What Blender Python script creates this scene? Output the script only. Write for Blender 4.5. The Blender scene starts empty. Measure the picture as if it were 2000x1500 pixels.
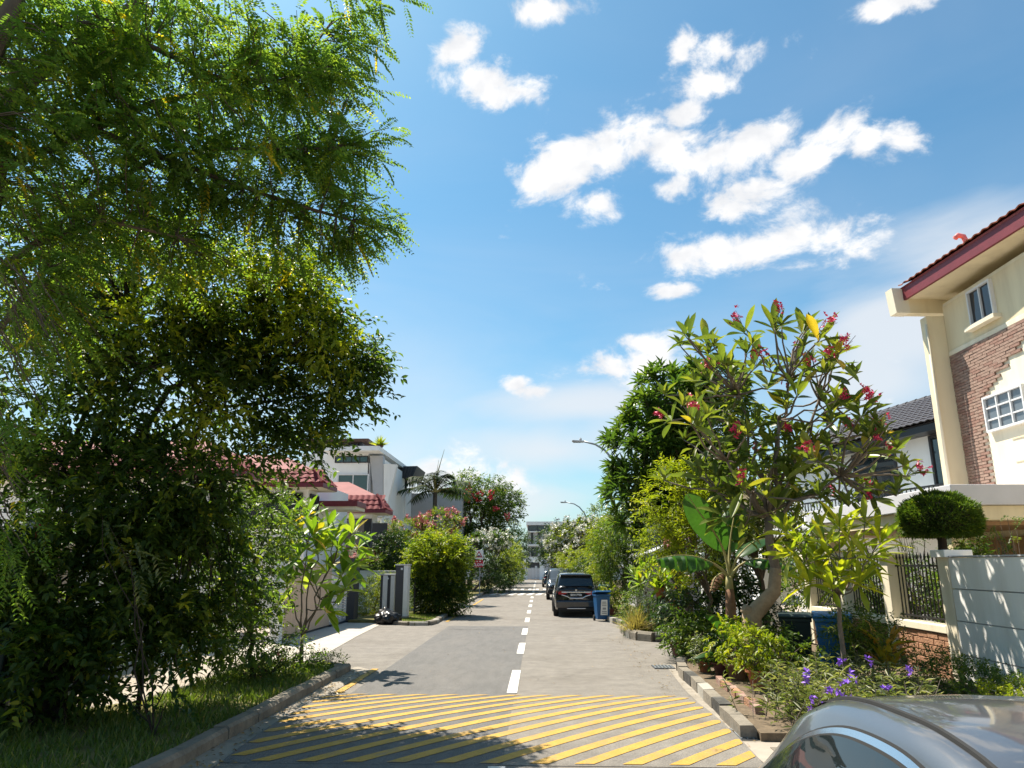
import bpy, bmesh, math, random
import numpy as np
from mathutils import Vector, Matrix
random.seed(7)
RNG = np.random.default_rng(11)
SC = bpy.context.scene
COL = SC.collection
R_ = math.radians

# ------------------------------------------------------------------ camera
FPX, CAMH = 1400.0, 2.05
TH = math.atan(352/FPX)
PSI = math.atan(53*math.cos(TH)/FPX)
CF = Vector((-math.sin(PSI)*math.cos(TH), math.cos(PSI)*math.cos(TH), math.sin(TH)))
CR = Vector((math.cos(PSI), math.sin(PSI), 0))
CU = CR.cross(CF)
CC = Vector((0, 0, CAMH))
cam = bpy.data.cameras.new('camera')
camo = bpy.data.objects.new('camera', cam)
COL.objects.link(camo)
m = Matrix((CR, CU, -CF)).transposed().to_4x4()
m.translation = CC
camo.matrix_world = m
cam.sensor_fit = 'HORIZONTAL'
cam.sensor_width = 36
cam.lens = 36*FPX/2000
cam.clip_end = 3000
cam.clip_start = 0.05
SC.camera = camo

def ray(px, py): return CF + CR*((px-1000)/FPX) - CU*((py-750)/FPX)
def at(px, py, Y):
    d = ray(px, py); return CC + d*(Y/d.y)
def atx(px, py, X):
    d = ray(px, py); return CC + d*(X/d.x)
def atz(px, py, z=0.0):
    d = ray(px, py); return CC + d*((z-CAMH)/d.z)

# ------------------------------------------------------------------ light and sky
SUN = Vector((-0.37, 0.35, 0.86)).normalized()
EL = math.asin(SUN.z)
AZ = math.atan2(SUN.x, SUN.y)
sl = bpy.data.lights.new('sun', 'SUN')
sl.energy = 5.0
sl.angle = R_(0.53)
sl.color = (1.0, 0.92, 0.79)
so = bpy.data.objects.new('sun', sl)
COL.objects.link(so)
so.rotation_euler = SUN.to_track_quat('Z', 'Y').to_euler()
so.location = SUN*60

world = bpy.data.worlds.new('World')
SC.world = world
world.use_nodes = True
def build_world():
    nt = world.node_tree
    nt.nodes.clear()
    N, Lk = nt.nodes.new, nt.links.new
    def math_(op, a, b=None, c=None, clamp=False):
        n = N('ShaderNodeMath'); n.operation = op; n.use_clamp = clamp
        for i, v in enumerate((a, b, c)):
            if v is None: continue
            if isinstance(v, (int, float)): n.inputs[i].default_value = v
            else: Lk(v, n.inputs[i])
        return n.outputs[0]
    sky = N('ShaderNodeTexSky')
    sky.sky_type = 'NISHITA'; sky.sun_disc = False
    sky.sun_elevation = EL; sky.sun_rotation = AZ
    sky.air_density = 1.0; sky.dust_density = 1.2; sky.ozone_density = 2.5
    hs = N('ShaderNodeHueSaturation'); hs.inputs['Saturation'].default_value = 1.08; hs.inputs['Value'].default_value = 1.0
    tw = N('ShaderNodeMix'); tw.data_type = 'RGBA'; tw.blend_type = 'MULTIPLY'; tw.inputs[0].default_value = 1; tw.inputs[7].default_value = (.60, .92, .93, 1)
    Lk(sky.outputs[0], tw.inputs[6]); Lk(tw.outputs[2], hs.inputs['Color'])
    tc = N('ShaderNodeTexCoord')
    sp = N('ShaderNodeSeparateXYZ'); Lk(tc.outputs['Generated'], sp.inputs[0])
    az = math_('ARCTAN2', sp.outputs[0], sp.outputs[1])
    el = math_('ARCSINE', sp.outputs[2])
    ae = N('ShaderNodeCombineXYZ'); Lk(az, ae.inputs[0]); Lk(el, ae.inputs[1])
    # direction warp so cloud outlines billow
    nz = N('ShaderNodeTexNoise'); nz.inputs['Scale'].default_value = 10; nz.inputs['Detail'].default_value = 10; nz.inputs['Roughness'].default_value = .62; nz.inputs['Distortion'].default_value = .3
    mp = N('ShaderNodeMapping'); mp.inputs['Scale'].default_value = (1, 1.5, 1); Lk(ae.outputs[0], mp.inputs[0]); Lk(mp.outputs[0], nz.inputs['Vector'])
    big = N('ShaderNodeTexNoise'); big.inputs['Scale'].default_value = 2.3; big.inputs['Detail'].default_value = 4
    Lk(mp.outputs[0], big.inputs['Vector'])
    blobs = []
    # cumulus seen in the sky: picture position, half sizes (px)
    for (x, y, rx, ry) in [(1050, 330, 85, 60), (1130, 315, 130, 66), (1215, 290, 110, 62), (1300, 300, 90, 60), (1390, 300, 110, 62), (1470, 270, 80, 40), (1530, 250, 60, 34), (1620, 262, 80, 48), (1575, 312, 60, 40), (1690, 280, 40, 40), (1755, 275, 45, 34),
                           (1165, 395, 66, 42), (1460, 395, 78, 44), (1560, 455, 130, 56), (1640, 450, 75, 50), (1440, 495, 120, 50), (1330, 505, 95, 42), (970, 160, 82, 46), (1300, 365, 80, 30),
                           (1420, 105, 90, 36), (1360, 160, 75, 34), (1325, 95, 36, 42), (1258, 668, 62, 32), (1070, 15, 85, 30), (1750, 2, 95, 24),
                           (905, 90, 50, 40), (1310, 568, 50, 20), (1005, 750, 36, 18), (880, 930, 140, 50), (985, 945, 60, 36), (1345, 222, 45, 34), (1200, 722, 110, 34), (1290, 700, 90, 44), (1040, 765, 50, 18)]:
        d = ray(x, y).normalized()
        a, e = math.atan2(d.x, d.y), math.asin(d.z)
        blobs.append((a, e, rx/FPX*.98/max(math.cos(e), .4), ry/FPX*.98))
    mask = None
    for (a, e, ra, re_) in blobs:
        mm = N('ShaderNodeMapping'); mm.vector_type = 'TEXTURE'
        mm.inputs['Location'].default_value = (a, e, 0); mm.inputs['Scale'].default_value = (ra, re_, 1)
        Lk(ae.outputs[0], mm.inputs[0])
        ln = N('ShaderNodeVectorMath'); ln.operation = 'LENGTH'; Lk(mm.outputs[0], ln.inputs[0])
        v = math_('SUBTRACT', 1.0, ln.outputs['Value'])
        mask = v if mask is None else math_('SMOOTH_MAX', mask, v, .12)
    soft = None
    for (x, y, rx, ry) in [(1730, 640, 200, 130), (1900, 520, 190, 110), (1700, 740, 160, 90), (1150, 790, 300, 60), (1080, 880, 300, 80), (960, 980, 300, 70), (1880, 640, 190, 120), (1250, 850, 260, 70)]:
        d = ray(x, y).normalized(); a, e = math.atan2(d.x, d.y), math.asin(d.z)
        mm = N('ShaderNodeMapping'); mm.vector_type = 'TEXTURE'; mm.inputs['Location'].default_value = (a, e, 0); mm.inputs['Scale'].default_value = (rx/FPX/max(math.cos(e), .4), ry/FPX, 1)
        Lk(ae.outputs[0], mm.inputs[0]); ln = N('ShaderNodeVectorMath'); ln.operation = 'LENGTH'; Lk(mm.outputs[0], ln.inputs[0])
        v = math_('SUBTRACT', 1.0, ln.outputs['Value']); soft = v if soft is None else math_('SMOOTH_MAX', soft, v, .4)
    mask = math_('MAXIMUM', mask, -1.2)
    # the same kind of cumulus goes on over the rest of the sky, outside these
    other = math_('MULTIPLY_ADD', big.outputs['Fac'], 3.2, -2.35)
    mask = math_('MAXIMUM', mask, math_('MINIMUM', other, -.35))
    dens = math_('MULTIPLY_ADD', math_('SUBTRACT', nz.outputs['Fac'], .545), 4.3, mask)
    mr = N('ShaderNodeMapRange'); mr.interpolation_type = 'SMOOTHERSTEP'
    mr.inputs['From Min'].default_value = -.35; mr.inputs['From Max'].default_value = .70
    Lk(dens, mr.inputs[0])
    # thin high veil, thicker towards the horizon
    veil = N('ShaderNodeTexNoise'); veil.inputs['Scale'].default_value = 3.0; veil.inputs['Detail'].default_value = 6; veil.inputs['Distortion'].default_value = .6
    mv = N('ShaderNodeMapping'); mv.inputs['Rotation'].default_value = (0, 0, .7); mv.inputs['Scale'].default_value = (.6, 2.0, 1); Lk(ae.outputs[0], mv.inputs[0]); Lk(mv.outputs[0], veil.inputs['Vector'])
    hz = N('ShaderNodeMapRange'); hz.inputs['From Min'].default_value = .50; hz.inputs['From Max'].default_value = .0
    hz.inputs['To Min'].default_value = 0; hz.inputs['To Max'].default_value = 1; Lk(el, hz.inputs[0])
    vl = math_('MULTIPLY', math_('MULTIPLY_ADD', veil.outputs['Fac'], 1.9, -.45, clamp=True), math_('MULTIPLY_ADD', math_('POWER', hz.outputs[0], 1.3), 1.15, .12), clamp=True)
    sd = math_('MULTIPLY_ADD', math_('SUBTRACT', veil.outputs['Fac'], .5), 2.2, soft)
    sm = N('ShaderNodeMapRange'); sm.interpolation_type = 'SMOOTHSTEP'; sm.inputs['From Min'].default_value = -.35; sm.inputs['From Max'].default_value = .9; sm.inputs['To Max'].default_value = .85; Lk(sd, sm.inputs[0])
    vl = math_('MAXIMUM', vl, sm.outputs[0])
    mixv = N('ShaderNodeMix'); mixv.data_type = 'RGBA'
    Lk(vl, mixv.inputs[0]); Lk(hs.outputs[0], mixv.inputs[6]); mixv.inputs[7].default_value = (5.0, 5.2, 5.45, 1)
    # cloud tone: bright tops, slightly grey inside
    n2 = N('ShaderNodeTexNoise'); n2.inputs['Scale'].default_value = 16; n2.inputs['Detail'].default_value = 5; Lk(mp.outputs[0], n2.inputs['Vector'])
    cr = N('ShaderNodeValToRGB'); Lk(n2.outputs['Fac'], cr.inputs[0])
    cr.color_ramp.elements[0].position = .32; cr.color_ramp.elements[0].color = (5.0, 5.1, 5.3, 1)
    cr.color_ramp.elements[1].position = .6; cr.color_ramp.elements[1].color = (6.4, 6.35, 6.3, 1)
    mixc = N('ShaderNodeMix'); mixc.data_type = 'RGBA'
    Lk(mr.outputs[0], mixc.inputs[0]); Lk(mixv.outputs[2], mixc.inputs[6]); Lk(cr.outputs[0], mixc.inputs[7])
    bg = N('ShaderNodeBackground'); bg.inputs['Strength'].default_value = .083
    Lk(mixc.outputs[2], bg.inputs['Color'])
    out = N('ShaderNodeOutputWorld'); Lk(bg.outputs[0], out.inputs[0])
build_world()
SC.view_settings.view_transform = 'Standard'
SC.view_settings.look = 'None'
SC.view_settings.gamma = 1
SC.view_settings.exposure = 1.05
SC.view_settings.use_curve_mapping = False

# ------------------------------------------------------------------ materials
MATS = {}
def mat(name, col, rough=.7, var=.12, scale=6.0, bump=0.0, bscale=None, metal=0.0, spec=.4, coat=0.0, stain=None, stain_amt=.5, stain_scale=1.2, stretch=(1, 1, 1), speck=0.0, crack=None):
    """procedural surface: two-scale noise on a base colour, optional stain colour with a shape of its own, bump"""
    mt = bpy.data.materials.new(name); mt.use_nodes = True
    nt = mt.node_tree; N, Lk = nt.nodes.new, nt.links.new
    b = nt.nodes['Principled BSDF']
    b.inputs['Roughness'].default_value = rough; b.inputs['Metallic'].default_value = metal
    b.inputs['Specular IOR Level'].default_value = spec; b.inputs['Coat Weight'].default_value = coat
    b.inputs['Coat Roughness'].default_value = .05
    tc = N('ShaderNodeTexCoord')
    mp = N('ShaderNodeMapping'); mp.inputs['Scale'].default_value = stretch; Lk(tc.outputs['Object'], mp.inputs[0])
    n = N('ShaderNodeTexNoise'); n.inputs['Scale'].default_value = scale; n.inputs['Detail'].default_value = 8; n.inputs['Roughness'].default_value = .65
    Lk(mp.outputs[0], n.inputs['Vector'])
    cr = N('ShaderNodeValToRGB'); Lk(n.outputs['Fac'], cr.inputs[0])
    c = np.array(col[:3])
    cr.color_ramp.elements[0].position = .3; cr.color_ramp.elements[0].color = (*(c*(1-var)), 1)
    cr.color_ramp.elements[1].position = .7; cr.color_ramp.elements[1].color = (*np.minimum(c*(1+var), 1), 1)
    last = cr.outputs[0]
    if stain is not None:
        s = N('ShaderNodeTexNoise'); s.inputs['Scale'].default_value = stain_scale; s.inputs['Detail'].default_value = 7; s.inputs['Roughness'].default_value = .7
        Lk(mp.outputs[0], s.inputs['Vector'])
        mr = N('ShaderNodeMapRange'); mr.inputs['From Min'].default_value = .48; mr.inputs['From Max'].default_value = .72; mr.inputs['To Max'].default_value = stain_amt
        Lk(s.outputs['Fac'], mr.inputs[0])
        mx = N('ShaderNodeMix'); mx.data_type = 'RGBA'; Lk(mr.outputs[0], mx.inputs[0]); Lk(last, mx.inputs[6]); mx.inputs[7].default_value = (*stain, 1)
        last = mx.outputs[2]
    if speck:
        s2 = N('ShaderNodeTexNoise'); s2.inputs['Scale'].default_value = 75; s2.inputs['Detail'].default_value = 3; Lk(tc.outputs['Object'], s2.inputs['Vector'])
        mr = N('ShaderNodeMapRange'); mr.inputs['From Min'].default_value = .3; mr.inputs['From Max'].default_value = .7; mr.inputs['To Min'].default_value = 1-speck; mr.inputs['To Max'].default_value = 1+speck; Lk(s2.outputs['Fac'], mr.inputs[0])
        vs = N('ShaderNodeVectorMath'); vs.operation = 'SCALE'; Lk(last, vs.inputs[0]); Lk(mr.outputs[0], vs.inputs['Scale']); last = vs.outputs[0]
    if crack:
        dn = N('ShaderNodeTexNoise'); dn.inputs['Scale'].default_value = 1.3; dn.inputs['Detail'].default_value = 6; Lk(tc.outputs['Object'], dn.inputs['Vector'])
        va = N('ShaderNodeVectorMath'); va.operation = 'MULTIPLY_ADD'; Lk(dn.outputs['Color'], va.inputs[0]); va.inputs[1].default_value = (1.1, 1.1, 1.1); Lk(tc.outputs['Object'], va.inputs[2])
        vo = N('ShaderNodeTexVoronoi'); vo.feature = 'DISTANCE_TO_EDGE'; vo.inputs['Scale'].default_value = crack[0]; Lk(va.outputs[0], vo.inputs['Vector'])
        mr = N('ShaderNodeMapRange'); mr.inputs['From Min'].default_value = 0; mr.inputs['From Max'].default_value = .007; mr.inputs['To Min'].default_value = crack[1]; mr.inputs['To Max'].default_value = 0; Lk(vo.outputs['Distance'], mr.inputs[0])
        gate = N('ShaderNodeMapRange'); gate.inputs['From Min'].default_value = .5; gate.inputs['From Max'].default_value = .6; Lk(n.outputs['Fac'] if stain is None else s.outputs['Fac'], gate.inputs[0])
        mu = N('ShaderNodeMath'); mu.operation = 'MULTIPLY'; Lk(mr.outputs[0], mu.inputs[0]); Lk(gate.outputs[0], mu.inputs[1])
        mx = N('ShaderNodeMix'); mx.data_type = 'RGBA'; Lk(mu.outputs[0], mx.inputs[0]); Lk(last, mx.inputs[6]); mx.inputs[7].default_value = (*(c*.35), 1); last = mx.outputs[2]
    Lk(last, b.inputs['Base Color'])
    if bump:
        bn = N('ShaderNodeTexNoise'); bn.inputs['Scale'].default_value = bscale or scale*4; bn.inputs['Detail'].default_value = 5
        Lk(mp.outputs[0], bn.inputs['Vector'])
        bp = N('ShaderNodeBump'); bp.inputs['Strength'].default_value = bump; bp.inputs['Distance'].default_value = .02
        Lk(bn.outputs['Fac'], bp.inputs['Height']); Lk(bp.outputs[0], b.inputs['Normal'])
    MATS[name] = mt
    return mt

def leafmat(name, cols, rough=.42, trans=.38, spec=.35, objrand=False, tcol=(1.25, 1.35, .45)):
    """leaf: colour ramp over a per-leaf random value, with light passing through the blade"""
    mt = bpy.data.materials.new(name); mt.use_nodes = True
    nt = mt.node_tree; N, Lk = nt.nodes.new, nt.links.new
    b = nt.nodes['Principled BSDF']; out = nt.nodes['Material Output']
    b.inputs['Roughness'].default_value = rough; b.inputs['Specular IOR Level'].default_value = spec
    if objrand:
        a = N('ShaderNodeObjectInfo'); src = a.outputs['Random']
    else:
        a = N('ShaderNodeAttribute'); a.attribute_name = 'tint'; src = a.outputs['Fac']
    cr = N('ShaderNodeValToRGB'); Lk(src, cr.inputs[0])
    el = cr.color_ramp.elements
    while len(el) < len(cols): el.new(.5)
    for i, (p, c) in enumerate(cols):
        el[i].position = p; el[i].color = (*c, 1)
    tcn = N('ShaderNodeTexCoord'); ns = N('ShaderNodeTexNoise'); ns.inputs['Scale'].default_value = 14; ns.inputs['Detail'].default_value = 3
    Lk(tcn.outputs['Object'], ns.inputs['Vector'])
    mv = N('ShaderNodeMapRange'); mv.inputs['To Min'].default_value = .75; mv.inputs['To Max'].default_value = 1.25; Lk(ns.outputs['Fac'], mv.inputs[0])
    vm = N('ShaderNodeVectorMath'); vm.operation = 'SCALE'; Lk(cr.outputs[0], vm.inputs[0]); Lk(mv.outputs[0], vm.inputs['Scale'])
    Lk(vm.outputs[0], b.inputs['Base Color'])
    tr = N('ShaderNodeBsdfTranslucent')
    vm2 = N('ShaderNodeVectorMath'); vm2.operation = 'MULTIPLY'; Lk(vm.outputs[0], vm2.inputs[0]); vm2.inputs[1].default_value = [x*1.7 for x in tcol]
    Lk(vm2.outputs[0], tr.inputs['Color'])
    mx = N('ShaderNodeMixShader'); mx.inputs[0].default_value = trans
    Lk(b.outputs[0], mx.inputs[1]); Lk(tr.outputs[0], mx.inputs[2]); Lk(mx.outputs[0], out.inputs['Surface'])
    MATS[name] = mt
    return mt

def glassmat(name, col=(.02, .03, .035), rough=.03):
    mt = mat(name, col, rough, var=.05, spec=.8)
    return mt

mat('asphalt_light', (.188, .169, .147), .92, .20, 3.0, .5, 90, stain=(.13, .113, .095), stain_amt=.75, stain_scale=.55, speck=.30, crack=(.45, .7))
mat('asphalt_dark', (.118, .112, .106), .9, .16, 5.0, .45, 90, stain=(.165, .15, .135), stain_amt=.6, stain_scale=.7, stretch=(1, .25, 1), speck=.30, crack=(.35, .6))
mat('concrete', (.34, .29, .24), .88, .12, 2.5, .2, 40, stain=(.25, .22, .18), stain_amt=.5, stain_scale=1.1)
mat('concrete_pale', (.43, .385, .33), .88, .10, 2.0, .15, 40, stain=(.36, .32, .27), stain_amt=.45, stain_scale=.7)
mat('gutter', (.28, .245, .20), .9, .2, 4.0, .25, 50, stain=(.13, .11, .085), stain_amt=.6, stain_scale=1.4)
mat('kerb_concrete', (.22, .19, .15), .9, .35, 5.0, .4, 30, stain=(.06, .055, .045), stain_amt=.75, stain_scale=2.2)
mat('kerb_black', (.05, .047, .042), .75, .3, 5.0, .3, 30, stain=(.17, .155, .135), stain_amt=.6, stain_scale=3.0)
mat('kerb_white', (.36, .335, .29), .8, .2, 5.0, .3, 30, stain=(.13, .12, .1), stain_amt=.7, stain_scale=3.0)
mat('paint_yellow', (.45, .265, .045), .8, .16, 9.0, .3, 70, stain=(.22, .165, .10), stain_amt=.9, stain_scale=4.5, speck=.16, crack=(.9, .7))
mat('paint_white', (.62, .60, .56), .8, .12, 9.0, .3, 70, stain=(.26, .24, .21), stain_amt=.85, stain_scale=5.0, speck=.14)
mat('soil', (.13, .095, .06), .95, .35, 8.0, .6, 30)
mat('lawn', (.14, .13, .04), .95, .4, 6.0, .6, 40, stain=(.22, .14, .06), stain_amt=.6)
mat('drain_iron', (.05, .055, .06), .55, .25, 20, .3)
mat('white_wall', (.78, .77, .74), .8, .06, 1.5, .08, 60, stain=(.56, .53, .48), stain_amt=.5, stain_scale=1.6, stretch=(1, 1, .14))
mat('white_paint', (.82, .82, .81), .75, .03, 1.5, .04, 60, stain=(.62, .61, .58), stain_amt=.25, stretch=(1, 1, .3))
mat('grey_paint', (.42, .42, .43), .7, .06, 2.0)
mat('cream', (.74, .63, .42), .8, .06, 1.5, .08, 60, stain=(.52, .41, .25), stain_amt=.5, stretch=(1, 1, .16))
mat('cream_light', (.78, .70, .54), .8, .06, 1.5, .08, 60, stain=(.54, .46, .32), stain_amt=.5, stretch=(1, 1, .16))
mat('pale_lilac', (.55, .54, .57), .7, .05, 2.0)
mat('brown_soffit', (.36, .22, .12), .7, .12, 2.0)
mat('maroon', (.17, .025, .035), .5, .12, 3.0)
mat('red_tile', (.19, .028, .03), .8, .25, 5.0, .15, 30, stain=(.22, .05, .05), stain_amt=.5)
mat('sunlit_red_roof', (.28, .115, .105), .85, .15, 2.0, .1, stain=(.36, .12, .11), stain_amt=.4)  # red roof with the pale sunlit look of its upper slope in the colour
mat('terracotta_tile', (.45, .13, .07), .6, .25, 6.0)
mat('dark_tile', (.060, .052, .055), .42, .3, 5.0, .15, 30, spec=.5)
mat('brick', (.31, .205, .16), .85, .22, 7.0, .4, 40)
mat('brick_b', (.27, .155, .12), .85, .22, 7.0, .4, 40)
mat('mortar', (.36, .29, .23), .95, .12, 9.0)
mat('stone_brick', (.36, .19, .11), .85, .28, 9.0, .9, 22)
mat('black_metal', (.015, .015, .017), .45, .2, 8.0)
mat('dark_frame', (.03, .03, .034), .5, .15, 6.0)
mat('white_frame', (.70, .70, .70), .5, .05, 4.0)
mat('charcoal', (.055, .055, .062), .6, .12, 3.0)
mat('beige_panel', (.56, .42, .31), .7, .10, 3.0, stretch=(6, 6, .4))
mat('brown_gate', (.07, .035, .022), .6, .25, 4.0, stretch=(5, 5, .5))
mat('bag_plastic', (.010, .010, .011), .36, .2, 6.0, .3, 9, spec=.45)
mat('bin_blue', (.006, .07, .19), .42, .15, 3.0, stain=(.02, .08, .17), stain_amt=.5)
mat('bin_blue_lid', (.01, .11, .29), .4, .12, 3.0)
mat('bin_green', (.008, .022, .018), .5, .2, 3.0)
mat('rubber', (.014, .014, .014), .8, .2, 8.0)
mat('label_white', (.68, .68, .66), .6, .04, 3.0)
mat('label_grey', (.25, .25, .27), .6, .1, 30.0)
mat('galvanised', (.30, .32, .34), .5, .12, 8.0, metal=.5)
mat('car_black', (.010, .012, .017), .22, .08, 2.0, coat=1.0, spec=.5)
mat('car_dark', (.014, .014, .015), .25, .08, 2.0, coat=1.0, spec=.5)
mat('car_silver', (.145, .15, .16), .32, .03, 60.0, metal=.7, coat=1.0)
mat('van_grey', (.11, .11, .12), .5, .08, 2.0)
mat('chrome', (.75, .76, .78), .12, .03, 2.0, metal=1.0)
mat('tail_red', (.36, .01, .018), .15, .2, 9.0, spec=.7, coat=.5)
mat('plate_black', (.012, .012, .012), .4, .05, 3.0)
mat('sign_red', (.45, .012, .03), .45, .05, 3.0)
mat('sign_white', (.74, .74, .74), .45, .04, 3.0)
mat('pot_terracotta', (.34, .115, .05), .8, .2, 7.0, .2, stain=(.2, .12, .08), stain_amt=.5)
mat('pot_brown', (.16, .085, .05), .7, .2, 7.0, .2, stain=(.25, .17, .11), stain_amt=.4)
mat('pot_maroon', (.10, .03, .025), .6, .2, 7.0)
mat('pot_soil', (.04, .028, .018), .95, .3, 30, .5)
mat('bark', (.105, .080, .058), .9, .3, 9.0, .7, 26, stretch=(1, 1, .35))
mat('bark_dark', (.040, .030, .022), .9, .3, 9.0, .7, 26, stretch=(1, 1, .35))
mat('bark_pale', (.30, .215, .135), .85, .2, 7.0, .5, 24, stain=(.16, .11, .07), stain_amt=.5, stain_scale=5)
mat('twig_grey', (.145, .115, .09), .85, .25, 9.0, .3)
mat('banana_stem', (.30, .27, .10), .6, .2, 5.0, stain=(.17, .10, .05), stain_amt=.6, stain_scale=3)
mat('banana_dry', (.20, .105, .055), .85, .3, 8.0, .4)
mat('pink_petal', (.62, .035, .12), .5, .2, 9.0)
mat('red_petal', (.62, .04, .06), .5, .2, 9.0)
mat('rose_petal', (.68, .25, .24), .5, .2, 9.0)
mat('white_petal', (.78, .76, .66), .5, .06, 9.0)
mat('yellow_petal', (.75, .42, .02), .5, .15, 9.0)
mat('violet_petal', (.24, .10, .58), .5, .15, 9.0)
mat('water_film', (.10, .10, .10), .3, .1)
glassmat('glass_dark')
glassmat('glass_black', (.006, .007, .008))
glassmat('glass_green', (.025, .07, .062), .06)
glassmat('car_glass', (.012, .017, .018), .02)
glassmat('glass_grey', (.12, .14, .16), .08)
leafmat('leaf_feather', [(0, (.062, .112, .03)), (.5, (.11, .175, .035)), (.85, (.25, .29, .03)), (1, (.48, .34, .03))], trans=.56, tcol=(1.25, 1.32, .5))
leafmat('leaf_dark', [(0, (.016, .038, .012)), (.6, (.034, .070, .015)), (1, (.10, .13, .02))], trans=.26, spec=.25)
leafmat('leaf_mid', [(0, (.035, .068, .016)), (.6, (.08, .125, .022)), (1, (.22, .23, .03))], trans=.38, spec=.28)
leafmat('leaf_glossy', [(0, (.035, .075, .02)), (.6, (.075, .13, .026)), (1, (.16, .20, .035))], rough=.36, trans=.3, spec=.4)
leafmat('leaf_lime', [(0, (.10, .14, .012)), (.6, (.21, .24, .018)), (1, (.35, .33, .025))], trans=.4, spec=.28)
leafmat('leaf_tree', [(0, (.026, .052, .014)), (.55, (.06, .098, .02)), (.85, (.14, .17, .024)), (1, (.32, .30, .03))], trans=.5, spec=.24)
leafmat('leaf_olive', [(0, (.055, .085, .02)), (.6, (.115, .145, .028)), (1, (.21, .21, .04))], trans=.38)
leafmat('leaf_strap', [(0, (.06, .085, .035)), (.6, (.13, .15, .07)), (1, (.26, .25, .13))], trans=.3)
leafmat('leaf_straw', [(0, (.22, .17, .07)), (1, (.40, .32, .16))], trans=.3)
leafmat('leaf_palm', [(0, (.018, .032, .012)), (1, (.045, .07, .025))], trans=.2, spec=.15, rough=.6)
leafmat('grass_blade', [(0, (.05, .09, .015)), (.7, (.11, .15, .03)), (1, (.28, .23, .09))], trans=.35)
leafmat('leaf_litter', [(0, (.12, .07, .03)), (.6, (.25, .15, .06)), (1, (.38, .25, .07))], trans=.1)
leafmat('frangi_leaf', [(0, (.06, .09, .026)), (.55, (.12, .155, .035)), (.93, (.19, .22, .04)), (1, (.45, .28, .03))], rough=.35, trans=.33, objrand=True)
leafmat('plum_yellow', [(0, (.14, .19, .02)), (.5, (.26, .29, .025)), (1, (.40, .36, .03))], rough=.4, trans=.38, objrand=True)
leafmat('frangi_young', [(0, (.09, .16, .02)), (.6, (.17, .24, .025)), (.95, (.24, .27, .03)), (1, (.5, .30, .03))], rough=.38, trans=.4, objrand=True)
leafmat('banana_leaf', [(0, (.025, .075, .02)), (1, (.05, .12, .025))], rough=.35, trans=.30, objrand=True)
leafmat('banana_lime', [(0, (.13, .22, .02)), (1, (.22, .30, .03))], rough=.35, trans=.4, objrand=True)
leafmat('croton_leaf', [(0, (.22, .20, .02)), (.5, (.36, .27, .03)), (1, (.40, .16, .04))], rough=.35, trans=.3, objrand=True)

# ------------------------------------------------------------------ object helpers
def link(name, data, parent=None, mt=None):
    o = bpy.data.objects.new(name, data)
    COL.objects.link(o)
    if parent is not None: o.parent = parent
    if mt is not None and data is not None and not data.materials: data.materials.append(MATS[mt])
    return o
def tag(o, label=None, cat=None, group=None, kind=None):
    if label: o['label'] = label
    if cat: o['category'] = cat
    if group: o['group'] = group
    if kind: o['kind'] = kind
    return o
def thing(name, label, cat, loc=(0, 0, 0), rotz=0, group=None):
    o = bpy.data.objects.new(name, None); COL.objects.link(o)
    o.empty_display_size = .2
    o.location = loc; o.rotation_euler = (0, 0, rotz)
    return tag(o, label, cat, group)
def copy_tree(o, parent=None):
    c = o.copy(); COL.objects.link(c); c.parent = parent
    for ch in list(o.children): copy_tree(ch, c)
    return c

def wloc(o):
    p = Vector((0, 0, 0))
    while o is not None: p = p+o.location; o = o.parent
    return p

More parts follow.
